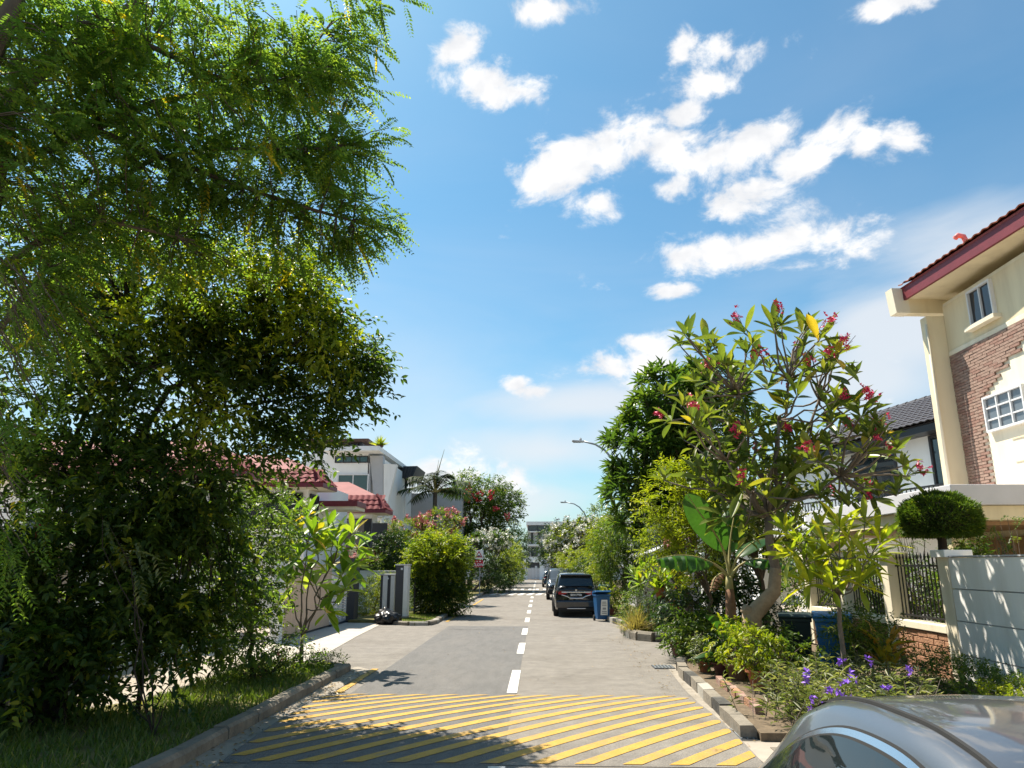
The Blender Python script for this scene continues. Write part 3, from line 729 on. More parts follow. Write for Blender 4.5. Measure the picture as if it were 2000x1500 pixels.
# porch slab with its grey parapet, cream band and brown soffit
MB().span((PX, PYn, PZ-.42), (hx-.01, 23.6, PZ)).build('porch_parapet', 'pale_lilac', ch, bevel=.015, w=True)
MB().span((PX+.12, PYn+.10, PZ-.72), (hx-.01, 23.5, PZ-.425)).build('porch_beam', 'cream', ch, bevel=.01, w=True)
MB().span((PX+.2, PYn+.5, PZ-.80), (hx-.01, 23.4, PZ-.725)).build('porch_soffit', 'brown_soffit', ch, w=True)
MB().span((hx-.04, 15.4, .1), (hx-.005, 19.4, 2.7)).build('garage_door', 'brown_soffit', ch, w=True)
for y in (16.2, 22.9): box1('porch_post', 'cream', (PX+.5, y, (PZ-.8)/2), (.34, .34, PZ-.8), ch, w=True)
pane_window(ch, (hx-.01, 20.6, 1.9), 1.2, 1.6, 'white_frame', 'glass_dark', '-X')
# upper recess: cream face set in, white bands
zb0 = atx(1874, 688, hx).z                            # top of brickwork
MB().span((hx-.05, 2, zb0), (hx-.004, hyf-.01, zb0+.13)).build('band', 'cream_light', ch, bevel=.01, w=True)
MB().span((hx-.03, 2, zb0+.13), (hx-.006, hyf-.012, 9.1)).build('upper_wall', 'cream', ch, w=True)
# window positions
w1 = atx(1922, 592, hx); w2 = atx(1957, 803, hx)
u = pane_window(ch, (hx-.03, w1.y, w1.z), 1.0, .95, 'white_frame', 'glass_black', '-X', .05, .10, 1, sill='cream_light')
u = pane_window(ch, (hx-.03, w2.y-.25, w2.z), 1.55, .9, 'white_frame', 'glass_grey', '-X', .05, .10, 2, 2)
for i in range(3):
    MB().span((hx-.036, 2, w2.z-.75-.55*i), (hx-.002, hyf-2.0, w2.z-.735-.55*i)).build('groove', 'cream', ch, w=True)
# bricks: arch-shaped field at the far end and along the top, ragged edge
bk = MB().span((hx-.014, 8, PZ+.02), (hx-.002, hyf-.02, zb0)).build('render_coat', 'cream_light', ch, w=True)
bw, bh = .36, .078
nrow = int((zb0-PZ)/bh); cntb = 0
meshes = {}; bfield = MB()
for r in range(nrow):
    z = zb0-bh*(r+.5)
    # depth of brick column measured from the far end
    t = (zb0-z)
    wid = .95 if t > 2.4 else (.95+ (2.4-t)*0.45 if t > 1.25 else 1.47+(1.25-t)*2.6)
    wid = wid*.84+random.uniform(-.10, .10)
    y = hyf-.02-(bw/2 if r % 2 else 0); y0 = hyf-.02
    if r % 2:
        spans = [(hyf-.02-bw/2, hyf-.02)]
    else: spans = []
    while y > hyf-.02-wid:
        spans.append((y-bw, y)); y -= bw
    for (a, b) in spans:
        if cntb >= 296:
            bfield.box((hx-.03+random.uniform(-.008, .006), (a+b)/2, z), (.05, b-a-.014, bh-.014)); continue
        L = round(b-a, 2); key = (L, random.randrange(3))
        if key not in meshes: meshes[key] = MB().box((0, 0, 0), (.05, L-.014, bh-.014)).mesh('brick', ['brick', 'brick_b', 'brick'][key[1]])
        o = link('brick', meshes[key], bk); o.location = Vector((hx-.03+random.uniform(-.008, .006), (a+b)/2, z))-wloc(bk); cntb += 1
if bfield.v: tag(bfield.build('brick_field', 'brick', bk, w=True), kind='stuff')
for (px, py) in [(1951, 706), (1936, 720), (1938, 732), (1948, 722)]:
    q = atx(px, py, hx); o = link('brick', meshes[list(meshes)[0]], bk); o.location = Vector((hx-.03, q.y, q.z))-wloc(bk)
# eaves: maroon fascia, roll tiles, cream soffit beam; the roof rises away from the street
eA = at(1765, 565, hyf+.3); eB0 = ray(2000, 412); eB = CC+eB0*((eA.z-CAMH)/eB0.z)
eC = eA+(eB-eA)*1.9
ed = (eC-eA).normalized(); out = Vector((ed.y, -ed.x, 0)); out = out if out.x < 0 else -out
inn = -out
def eave_prism(name, pts, mt):   # cross-section (inward distance, z) swept from far end to near end
    poly = [eA+inn*a+Vector((0, 0, z)) for a, z in pts]
    return MB().prism(poly, eC-eA).build(name, mt, ch, w=True)
eave_prism('fascia', [(-.05, -.34), (.03, -.34), (.03, .02), (-.05, .02)], 'maroon')
eave_prism('soffit', [(.032, -.31), (3.4, -.31), (3.4, -.2), (.032, -.2)], 'cream')
roof = eave_prism('roof', [(-.1, .03), (4.6, 2.2), (4.6, 2.08), (.03, -.05)], 'maroon')
tiled_slope(roof, eA+inn*-.12+Vector((0, 0, .05)), eC+inn*-.12+Vector((0, 0, .05)), inn*4.5+Vector((0, 0, 2.05)), 12, .30, 'terracotta_tile', limit=300)
MB().tube([(hx-.56, hyf-.03, 8.6), (hx-.56, hyf-.03, PZ+.02)], .04, 8).build('downpipe', 'cream_light', ch, smooth=True, w=True)
# boxed gutter end at the far corner
ge = at(1752, 582, hyf+.3)
b0 = eA+out*.28-ed*.1
MB().prism([eA+out*.36+ed*0+Vector((0, 0, .03)), eA+inn*.1+Vector((0, 0, .03)), eA+inn*.1+Vector((0, 0, -.72)), eA+out*.30+Vector((0, 0, -.72))], -ed*.34).build('gutter_box', 'cream_light', ch, w=True)
MB().prism([eA+inn*.1+Vector((0, 0, -.30)), eA+inn*2.2+Vector((0, 0, -.30)), eA+inn*2.2+Vector((0, 0, -.72)), eA+inn*.1+Vector((0, 0, -.72))], -ed*.30).build('beam', 'cream', ch, w=True)
vp = at(1886, 470, hyf-1.5)
MB().tube([vp+Vector((0, 0, -.6)), vp, vp+Vector((-.04, 0, .12)), vp+Vector((-.18, 0, .16)), vp+Vector((-.26, 0, .08))], .07, 8).build('vent_pipe', 'rose_petal', roof, smooth=True, w=True)

# ---------------------------------------------------------------- right: white house with dark tiled roof
wA = at(1852, 818, 22.6); d_ = ray(1640, 872); wB = CC+d_*((wA.z-CAMH)/d_.z)
wd = (wB-wA).normalized(); win = Vector((wd.y, -wd.x, 0)); win = win if win.x > 0 else -win
wh = thing('white_house', 'white two storey house with dark grey tiled roof behind the pink frangipani', 'house', (wA.x, wA.y, 0))
far = wA+wd*((wB-wA).length+5)
near = wA-wd*1.5
W0 = near+win*.75; W1 = far+win*.75
MB().prism([Vector((W0.x, W0.y, 0)), Vector((W1.x, W1.y, 0)), Vector((W1.x, W1.y, wA.z-.1)), Vector((W0.x, W0.y, wA.z-.1))], win*7).build('wall', 'white_paint', wh, w=True)
zz = Vector((0, 0, 1))
MB().prism([near+zz*.0, near+win*.8+zz*.0, near+win*.8-zz*.2, near-zz*.22], far-near).build('fascia', 'black_metal', wh, w=True)
rf = MB().prism([near-win*.05+zz*.03, near+win*4.2+zz*2.05, near+win*8.4+zz*.03], far-near).build('roof', 'dark_tile', wh, w=True)
tiled_slope(rf, near-win*.1+zz*.05, far-win*.1+zz*.05, win*4.25+zz*2.02, 12, .32, 'dark_tile', limit=300)
for i in range(22):
    q = (near+win*4.2+zz*2.08).lerp(far+win*4.2+zz*2.08, (i+.5)/22); L = (far-near).length/22
    MB().tube([q-wd*L*.55, q+wd*L*.48], [.13, .10], 8).build('ridge_tile', 'dark_tile', rf, w=True)
def wh_window(pxa, pya, pxb, pyb, name='window', mull=1):
    """dark window on the skewed wall between two picture corners"""
    n = win; pl = W0
    def hit(px, py):
        d = ray(px, py); return CC+d*((pl-CC).dot(n)/d.dot(n))
    a, b = hit(pxa, pya), hit(pxb, pyb); e = wd; ca = (a-pl).dot(e); cb = (b-pl).dot(e); z0, z1 = min(a.z, b.z), max(a.z, b.z); c0, c1 = min(ca, cb), max(ca, cb)
    f = MB()
    def bar(s0, s1, h0, h1, n0, n1): f.prism([pl+e*s0+zz*(h0-pl.z)-n*n0, pl+e*s1+zz*(h0-pl.z)-n*n0, pl+e*s1+zz*(h1-pl.z)-n*n0, pl+e*s0+zz*(h1-pl.z)-n*n0], -n*(n1-n0))
    fw = .09
    bar(c0, c0+fw, z0, z1, -.02, .07); bar(c1-fw, c1, z0, z1, -.02, .07); bar(c0+fw, c1-fw, z0, z0+fw, -.02, .07); bar(c0+fw, c1-fw, z1-fw, z1, -.02, .07)
    for i in range(mull): s_ = c0+(c1-c0)*(i+1)/(mull+1); bar(s_-.03, s_+.03, z0+fw, z1-fw, -.02, .06)
    o = f.build(name, 'dark_frame', wh, w=True)
    for i in range(mull+1):
        f2 = f; f = MB(); bar(c0+fw+(c1-c0-2*fw)*i/(mull+1)+.01, c0+fw+(c1-c0-2*fw)*(i+1)/(mull+1)-.01, z0+fw, z1-fw, -.02, .02); f.build('pane', 'glass_dark', o, w=True)
wh_window(1815, 852, 1866, 946, mull=0)
wh_window(1665, 890, 1765, 1000, mull=1)
bq = [W0-win*1.2, W1-win*1.2]
MB().prism([W0-win*1.3+zz*(3.55-W0.z), W0+zz*(3.55-W0.z), W0+zz*(3.2-W0.z), W0-win*1.3+zz*(3.2-W0.z)], W1-W0).build('balcony_slab', 'white_paint', wh, w=True)
MB().prism([W0-win*1.3+zz*(4.45-W0.z), W0-win*1.24+zz*(4.45-W0.z), W0-win*1.24+zz*(4.39-W0.z), W0-win*1.3+zz*(4.39-W0.z)], W1-W0).build('balcony_rail', 'black_metal', wh, w=True)
for i in range(60):
    q = (W0-win*1.27).lerp(W1-win*1.27, (i+.5)/60); box1('baluster', 'black_metal', (q.x, q.y, 3.97), (.03, .03, .84), wh, w=True)
# small red roofed carport far behind the saplings
cp = thing('carport', 'small carport with grey sloping roof and red tile edge behind the saplings', 'carport', (7.5, 30, 0))
q0, q1 = at(1245, 1095, 31), at(1300, 1075, 31)
MB().prism([q0, q0+zz*.14, q1+Vector((1.0, 0, .5)), q1+Vector((1.0, 0, .36))], (0, 5, 0)).build('roof_slab', 'grey_paint', cp, w=True)
for i in range(9): MB().tube([q1+Vector((-.05+.16*i, -.2, .12)), q1+Vector((.15+.16*i, .8, .5))], .075, 6).build('tile', 'red_tile', cp, w=True)
for x in (q0.x+.25, q1.x+.8): box1('post', 'white_paint', (x, 31.3, 1.05), (.2, .2, 2.1), cp, w=True)
MB().span((q0.x+.4, 35, 0), (q1.x+4, 40, 4.2)).build('house_wall', 'grey_paint', cp, w=True)
pane_window(cp, (q0.x+1.6, 34.99, 2.9), 1.8, 1.2, 'dark_frame', 'glass_dark', '-Y')
rh = thing('terrace_house', 'far terrace house with brown walls half hidden behind the right hand trees', 'house', (8, 44, 0))
MB().span((6.6, 42, 0), (14, 52, 6.0)).build('wall', 'cream', rh, w=True)
MB().span((6.0, 41.4, 6.0), (14.5, 52.5, 6.25)).build('roof', 'dark_tile', rh, w=True)
pane_window(rh, (8.2, 41.99, 4.2), 2.2, 1.4, 'white_frame', 'glass_dark', '-Y')

# ---------------------------------------------------------------- left: terrace houses with red tiled skirts
def red_house(px0, px1, pye, Y, label, depth, drop, rows, cols, loc):
    """front facing -Y; eave from picture x px0..px1 at height pye on depth Y"""
    a, b = at(px0, pye, Y), at(px1, pye, Y); a.z = b.z = (a.z+b.z)/2
    h = thing('red_roofed_house', label, 'house', (b.x, Y, 0), group='red roofed terrace houses')
    x0, x1, ze = min(a.x, b.x)-6, b.x, a.z
    wall = MB().span((x0, Y+.75, 0), (x1-.75, Y+depth, ze-.16)).build('wall', 'white_paint', h, w=True)
    MB().span((x0, Y+.02, ze-.16), (x1-.02, Y+depth, ze-.03)).build('soffit', 'cream_light', h, w=True)
    MB().span((x0, Y-.03, ze-.14), (x1+.03, Y+.018, ze+.02)).build('fascia', 'maroon', h, w=True)
    MB().span((x1-.018, Y+.02, ze-.14), (x1+.03, Y+depth, ze+.02)).build('fascia', 'maroon', h, w=True)
    sk = .55
    # skirt faces (front and street side) then the shallow upper roof
    r = MB()
    p = [Vector((x0, Y, ze)), Vector((x1, Y, ze)), Vector((x1-sk, Y+sk, ze+drop)), Vector((x0, Y+sk, ze+drop))]
    s2 = [Vector((x1, Y+depth, ze)), Vector((x1-sk, Y+depth, ze+drop))]
    top = [Vector((x1-2.6, Y+2.8, ze+drop+.95)), Vector((x0, Y+2.8, ze+drop+.95)), Vector((x1-2.6, Y+max(depth, 3), ze+drop+.95))]
    V = p+s2+top
    r.add(V, [(0, 1, 2, 3), (1, 4, 5, 2)])
    ro = r.build('roof', 'red_tile', h, w=True)
    MB().add([p[3]+zz*.004, p[2]+zz*.004, top[0], top[1], s2[1]+zz*.004, top[2]], [(0, 1, 2, 3), (1, 4, 5, 2)]).build('upper_roof', 'sunlit_red_roof', ro, w=True)
    tiled_slope(ro, (a.x-2.0, Y, ze+.01), (x1-.12, Y, ze+.01), (0, sk, drop), rows, .3, 'red_tile', cols)
    nside = max(4, int(depth/.3))
    tiled_slope(ro, (x1, Y+.2, ze+.01), (x1, Y+depth-.05, ze+.01), (-sk, 0, drop), rows, .3, 'red_tile')
    MB().tube([p[1]+zz*.05, p[2]+zz*.07], .08, 6).build('hip_tile', 'red_tile', ro, w=True)
    return h, a, b
h1, a, b = red_house(300, 478, 922, 22, 'red roofed terrace house nearest, mostly behind the leafy tree', 1.6, .55, 3, None, None)
pane_window(h1, (b.x-2.4, 22.74, 3.6), 1.8, 1.3, 'dark_frame', 'glass_dark', '-Y')
h2_, a, b = red_house(470, 630, 944, 26.5, 'middle red roofed terrace house with dark corner windows', 1.9, .55, 3, None, None)
pane_window(h2_, (b.x-2.3, 27.24, b.z-.95), 2.7, 1.35, 'dark_frame', 'glass_black', '-Y')
pane_window(h2_, (b.x-.74, 27.9, b.z-.95), 1.0, 1.3, 'dark_frame', 'glass_black', '+X', mull=3)
MB().span((b.x-6, 28.42, 0), (b.x-1.0, 34, b.z+.3)).build('rear_wall', 'white_paint', h2_, w=True)
MB().span((b.x-1.2, 29.5, b.z-.75), (b.x+.55, 31, b.z-.62)).build('canopy', 'cream_light', h2_, w=True)
MB().span((b.x-1.2, 29.44, b.z-.62), (b.x+.6, 31, b.z-.40)).build('canopy_edge', 'maroon', h2_, w=True)
h3, a, b = red_house(640, 752, 996, 35, 'red roofed terrace house before the white modern house', 1.8, .72, 3, None, None)
pane_window(h3, (b.x-2.3, 35.74, b.z-1.25), 3.0, 1.75, 'dark_frame', 'glass_black', '-Y', mull=2)
MB().span((b.x-6, 35.60, .1), (b.x-.76, 35.745, b.z-2.2)).build('plinth', 'pale_lilac', h3, w=True)
box1('shutter', 'charcoal', (b.x-.35, 35.6, b.z-1.45), (.75, .06, 1.7), h3, w=True)
lo = MB().add([(b.x-2.2, 33.4, 2.1), (b.x+.2, 33.4, 2.1), (b.x-.35, 34.6, 2.75), (b.x-2.2, 34.6, 2.75)], [(0, 1, 2, 3)]).build('lower_roof', 'red_tile', h3, w=True)
tiled_slope(lo, (b.x-2.2, 33.4, 2.12), (b.x+.1, 33.4, 2.12), (0, 1.2, .65), 4, .3, 'red_tile')
# pale side wall seen through the leaves
lw = thing('garden_wall', 'bright white garden wall behind the bushes on the left', 'wall', (-8.6, 17, 0))
MB().span((-8.75, 12.6, 0), (-8.5, 20.6, 2.05)).build('wall_panel', 'white_paint', lw, w=True)
MB().span((-8.8, 12.55, 2.05), (-8.45, 20.62, 2.12)).build('coping', 'white_wall', lw, bevel=.01, w=True)
# brown gate on the far left
bg_ = thing('brown_gate', 'dark brown panelled metal gate behind the bins on the left', 'gate', (-8.4, 10.5, 0))
for i in range(16): box1('slat', 'brown_gate', (-8.42, 8.1+.28*i, 1.0), (.04, .26, 1.75), bg_, w=True)
for z in (.14, 1.0, 1.92): box1('rail', 'brown_gate', (-8.38, 10.2, z), (.06, 4.5, .09), bg_, w=True)
for i in range(16): box1('bar', 'black_metal', (-8.42, 8.1+.28*i, 2.1), (.025, .025, .36), bg_, w=True)
box1('rail', 'galvanised', (-8.42, 10.2, 2.3), (.04, 4.5, .04), bg_, w=True)
for y in (7.7, 12.75): box1('gate_post', 'beige_panel', (-8.45, y-.05, 1.2), (.4, .38, 2.4), bg_, .01, w=True)
# beige sliding gate, grey louvred gate and charcoal post
g0, g1 = atz(578, 1262), atz(655, 1219)
GX = -7.1
sg = thing('sliding_gate', 'beige panelled sliding gate with rounded end beside the driveway', 'gate', (GX, 23, 0))
y0g, y1g = 20.3, 25.1
for i in range(24): box1('plank', 'beige_panel', (GX, y0g+.2*(i+.5), 1.05), (.05, .192, 1.95), sg, w=True)
box1('frame_rail', 'grey_paint', (GX-.04, (y0g+y1g)/2, 2.02), (.06, y1g-y0g, .06), sg, w=True)
box1('frame_rail', 'charcoal', (GX-.04, (y0g+y1g)/2, .06), (.08, y1g-y0g, .08), sg, w=True)
box1('end_post', 'white_paint', (GX-.02, y0g-.14, 1.1), (.26, .24, 2.2), sg, w=True)
lg = thing('louvred_gate', 'grey louvred pedestrian gate beside the charcoal post', 'gate', (GX, 26, 0))
for z in (.12, 1.72): box1('frame_rail', 'grey_paint', (GX+.02, 26.15, z), (.06, 1.9, .09), lg, w=True)
for y in (25.25, 25.85, 26.45, 27.05): box1('frame_stile', 'white_frame', (GX+.02, y, .92), (.07, .09, 1.6), lg, w=True)
for k in range(3):
    for i in range(17): box1('louvre', 'white_frame', (GX+.02, 25.55+.6*k, .22+.09*i), (.02, .5, .07), lg, w=True, ry=.6)
box1('sill', 'charcoal', (GX+.03, 26.15, .04), (.12, 2.1, .07), lg, w=True)
gp = thing('gate_post', 'tall charcoal gate post between the louvred gate and hedge', 'post', (GX+.05, 27.6, 0))
box1('shaft', 'charcoal', (GX+.07, 27.5, 1.1), (.5, .62, 2.2), gp, .012, w=True)
box1('cap', 'charcoal', (GX+.07, 27.5, 2.23), (.56, .68, .06), gp, w=True)
lw2 = thing('garden_wall', 'white garden wall behind the lime green hedge', 'wall', (-7.4, 33, 0))
MB().span((-10, 32.4, 0), (-4.9, 32.6, 1.72)).build('wall_panel', 'white_paint', lw2, w=True)
MB().span((-10, 32.35, 1.72), (-4.9, 32.65, 1.78)).build('coping', 'white_wall', lw2, w=True)
MB().span((-7.3, 32.65, 0), (-7.1, 46, 1.72)).build('wall_panel', 'white_paint', lw2, w=True)
# striped pillars
def striped(loc, w, d, h, label, stripes, base):
    t = thing('striped_pillar', label, 'pillar', loc)
    box1('shaft', 'grey_paint', (0, 0, h/2), (w-.02, d, h-.02), t)
    x = -w/2
    for k, (sw, mt) in enumerate(stripes):
        box1('stripe', mt, (x+sw/2, 0, (h+base)/2), (sw-.004, d+.03+(.012 if mt == 'charcoal' else 0), h-base), t); x += sw
    box1('base', 'concrete', (0, 0, base/2), (w+.02, d+.05, base), t)
    box1('cap', 'grey_paint', (0, 0, h+.025), (w+.07, d+.09, .05), t, .01)
    box1('lamp', 'sign_white', (0, -d/2-.025, h-.12), (.07, .03, .07), t)
    return t
striped((-5.15, 27.9, 0), .46, .5, 2.0, 'taller charcoal and pale grey pillar on the grass', [(.30, 'charcoal'), (.16, 'white_frame')], .18)
striped((-6.02, 29.6, 0), .56, .5, 1.62, 'shorter pillar striped grey and white behind the black bag', [(.09, 'charcoal'), (.19, 'white_frame'), (.12, 'charcoal'), (.16, 'white_frame')], .02)
sgate = thing('side_gate', 'small black louvred gate behind the striped pillars', 'gate', (-4.9, 31, 0))
for i in range(14): box1('louvre', 'black_metal', (-5.0, 30.6, .2+.11*i), (.03, 1.5, .08), sgate, w=True, ry=.5)
for y in (29.8, 31.4): box1('stile', 'black_metal', (-5.0, y, .9), (.06, .08, 1.7), sgate, w=True)

# ---------------------------------------------------------------- left: white modern house
YM = 46.0
def mp(px, py, Y=YM): return at(px, py, Y)
mh = thing('modern_house', 'white modern house with green glass windows and slanted wing wall', 'house', (mp(680, 1000).x, YM, 0))
L0, R0 = mp(590, 900).x, mp(719, 900).x
zt = mp(680, 886).z
MB().span((L0, YM, 0), (R0, YM+9, zt)).build('wall', 'white_paint', mh, w=True)
MB().span((mp(642, 884).x, YM-1.3, zt+.002), (mp(749, 884).x, YM+9, mp(680, 881).z+.12)).build('roof_slab', 'white_paint', mh, w=True)
a = mp(655, 891); b = mp(719, 904); pane_window(mh, ((a.x+b.x)/2, YM, (a.z+b.z)/2), b.x-a.x, a.z-b.z, 'dark_frame', 'glass_green', '-Y', .06, .08, 3)
a = mp(660, 926); b = mp(719, 971); pane_window(mh, ((a.x+b.x)/2, YM, (a.z+b.z)/2), b.x-a.x, a.z-b.z, 'white_frame', 'glass_green', '-Y', .08, .10, 1)
# recessed side bay in shade and the slanted wing
MB().span((R0+.002, YM+.6, 0), (mp(747, 900).x, YM+9, zt-.3)).build('side_bay', 'white_paint', mh, w=True)
s0 = [mp(721, 888), mp(749, 888), mp(749, 990), mp(733, 990)]
MB().prism([mp(749, 906), mp(775, 907), mp(752, 1000), mp(749, 1000)], (0, .5, 0)).build('wing_wall', 'white_wall', mh, w=True)
MB().prism([mp(722, 890), mp(748, 890), mp(748, 1010), mp(735, 1010), mp(728, 950)], (0, .55, 0)).build('wing_wall', 'grey_paint', mh, w=True)  # shaded side of the white wing, its shade given as grey colour
bal = MB()
for pts in [[mp(630, 952, YM-1.2), mp(691, 952, YM-1.2), mp(691, 966, YM-1.2)]]: bal.tube(pts, .04, 6)
bal.build('balcony_rail', 'white_frame', mh, w=True)
for i, px in enumerate((632, 646)): q = mp(px, 960); bx_ = box1('air_conditioner', 'white_frame', (q.x, YM-.2, q.z-.2), (.38, .35, .6), mh, .02, w=True); MB().lathe([(.13, 0), (.13, .02), (0, .02)], (0, 0, 0), 14).build('fan_grille', 'charcoal', bx_).matrix_local = Matrix.Translation(Vector((q.x, YM-.38, q.z-.2))-wloc(mh)) @ Matrix.Rotation(R_(90), 4, 'X')
MB().tube([mp(722, 905), mp(722, 1010)], .05, 6).build('downpipe', 'grey_paint', mh, w=True)
# roof terrace pergola
p0, p1 = mp(570, 862), mp(700, 862)
pg = MB().span((p0.x, YM+1.2, mp(600, 857).z), (mp(711, 860).x, YM+6, mp(600, 851).z)).build('pergola_roof', 'brown_gate', mh, w=True)
for px in (585, 640, 694): q = mp(px, 870); box1('pergola_post', 'black_metal', (q.x, YM+1.5, (zt+p0.z)/2+.1), (.2, .2, p0.z-zt+.3), mh, w=True)
for i in range(12): q = mp(575+i*11.5, 860); box1('rafter', 'black_metal', (q.x, YM+3, p0.z-.1), (.08, 4.2, .14), mh, w=True)
MB().prism([mp(640, 870), mp(690, 880), mp(690, 884), mp(640, 884)], (0, .3, 0)).build('parapet', 'brown_gate', mh, w=True)
mh2 = thing('white_house', 'white block with dark roof canopy and balcony railing beside the palm', 'house', (mp(780, 1000, 54).x, 54, 0))
a, b = at(752, 955, 54), at(790, 1032, 54)
MB().span((a.x-3, 54, 0), (b.x, 62, a.z)).build('wall', 'white_paint', mh2, w=True)
cn = MB().prism([at(768, 934, 53), at(806, 932, 53), at(815, 910, 53), at(772, 911, 53)], (0, 4, 0)).build('canopy', 'charcoal', mh2, w=True)
for i in range(7): q0_, q1_ = at(769+5.5*i, 934, 52.95), at(773+6*i, 911, 52.95); MB().tube([q0_, q1_], .03, 4).build('rib', 'black_metal', cn, w=True)
q = at(789, 935, 53.6); box1('canopy_post', 'black_metal', (q.x, 54.4, (q.z+a.z)/2), (.2, .2, q.z-a.z), mh2, w=True)
MB().span((a.x+.6, 54.1, a.z), (b.x+.02, 54.16, a.z+.75)).build('railing', 'black_metal', mh2, w=True)
for i in range(10): box1('baluster', 'galvanised', (b.x+.1+.22*i, 56, a.z+.35), (.04, .04, .7), mh2, w=True)
box1('hand_rail', 'galvanised', (b.x+1.1, 56, a.z+.72), (2.3, .05, .05), mh2, w=True)
MB().span((b.x+.01, 56.5, 0), (b.x+4, 60, a.z-.1)).build('side_block', 'grey_paint', mh2, w=True)
bh = thing('red_roofed_house', 'distant house with a bit of red roof behind the palm', 'house', (at(850, 1000, 70).x, 70, 0), group='red roofed terrace houses')
a, b = at(822, 1003, 70), at(866, 1003, 70)
MB().span((a.x, 70, 0), (b.x, 76, a.z)).build('wall', 'white_paint', bh, w=True)
MB().prism([a+Vector((-.5, -.5, 0)), b+Vector((.5, -.5, 0)), (a+b)/2+Vector((0, -.5, 1.5))], (0, 6, 0)).build('roof', 'red_tile', bh, w=True)

# ---------------------------------------------------------------- the end of the street
YE = 101.0
fe = thing('end_house', 'three storey grey and white house closing the end of the street', 'house', (1.5, YE+4, 0))
a, b = at(1030, 1019, YE+4), at(1128, 1100, YE+4)
MB().span((a.x, YE+4, 0), (b.x, YE+14, a.z-.5)).build('wall', 'grey_paint', fe, w=True)
MB().span((a.x-.15, YE+3.5, a.z-.5), (b.x+.2, YE+14, a.z)).build('roof_slab', 'white_paint', fe, w=True)
def ew(px0, py0, px1, py1, mt='glass_dark', fr='dark_frame', mull=0):
    p, q = at(px0, py0, YE+4), at(px1, py1, YE+4); pane_window(fe, ((p.x+q.x)/2, YE+4, (p.z+q.z)/2), q.x-p.x, p.z-q.z, fr, mt, '-Y', .12, .1, mull)
ew(1031.5, 1025, 1085, 1037, 'glass_dark', 'dark_frame', 2)
MB().span((a.x, YE+3.6, at(1030, 1040, YE+4).z), (b.x, YE+3.99, at(1030, 1037.5, YE+4).z)).build('band', 'white_paint', fe, w=True)
ew(1037, 1041, 1041.5, 1062); ew(1050, 1041, 1056, 1062); ew(1037, 1069, 1050, 1087, mull=1); ew(1056, 1069, 1072, 1087, mull=1)
MB().span((a.x-.05, YE+3.7, at(1030, 1066, YE+4).z), (b.x, YE+3.98, at(1030, 1063.5, YE+4).z)).build('band', 'white_paint', fe, w=True)
eg = thing('end_gate', 'white gateway with dark shutter and barred gate at the street end', 'gate', (0, YE, 0))
a, b = at(1026, 1088, YE), at(1062, 1132, YE)
MB().span((a.x, YE, at(1030, 1098.5, YE).z), (b.x+.4, YE+.6, a.z)).build('lintel', 'white_paint', eg, w=True)
for px0, px1 in ((1026, 1029.5), (1054, 1063)): MB().span((at(px0, 1100, YE).x, YE, 0), (at(px1, 1100, YE).x, YE+.6, at(1030, 1098.5, YE).z-.002)).build('pier', 'white_paint', eg, w=True)
MB().span((at(1029.5, 1100, YE).x, YE+.3, 1.5), (at(1054, 1100, YE).x, YE+.36, at(1030, 1098.5, YE).z)).build('shutter', 'charcoal', eg, w=True)
q = at(1047, 1109, YE); box1('notice', 'label_white', (q.x, YE+.26, q.z), (.3, .04, .5), eg, w=True)
for i in range(12): box1('bar', 'white_frame', (0, YE+.15, .12+.13*i), (2.2, .03, .05), eg, w=True).location.x = at(1041.5, 1120, YE).x
for px in (1030, 1041, 1047, 1053.5): box1('stile', 'white_frame', (at(px, 1120, YE).x, YE+.12, .8), (.07, .05, 1.6), eg, w=True)
for sx, ex in ((-14, at(1026, 1100, YE).x-.01), (at(1063, 1100, YE).x+.01, 14)):
    ws = thing('boundary_wall', 'low white wall left of the end gateway' if sx < 0 else 'low white wall right of the end gateway', 'wall', ((sx+ex)/2, YE+.2, 0))
    MB().span((sx, YE+.05, 0), (ex, YE+.3, 1.0)).build('wall_panel', 'white_paint', ws, w=True)
    MB().span((sx, YE+.12, 1.0), (ex, YE+.2, 1.6)).build('railing', 'grey_paint', ws, w=True)
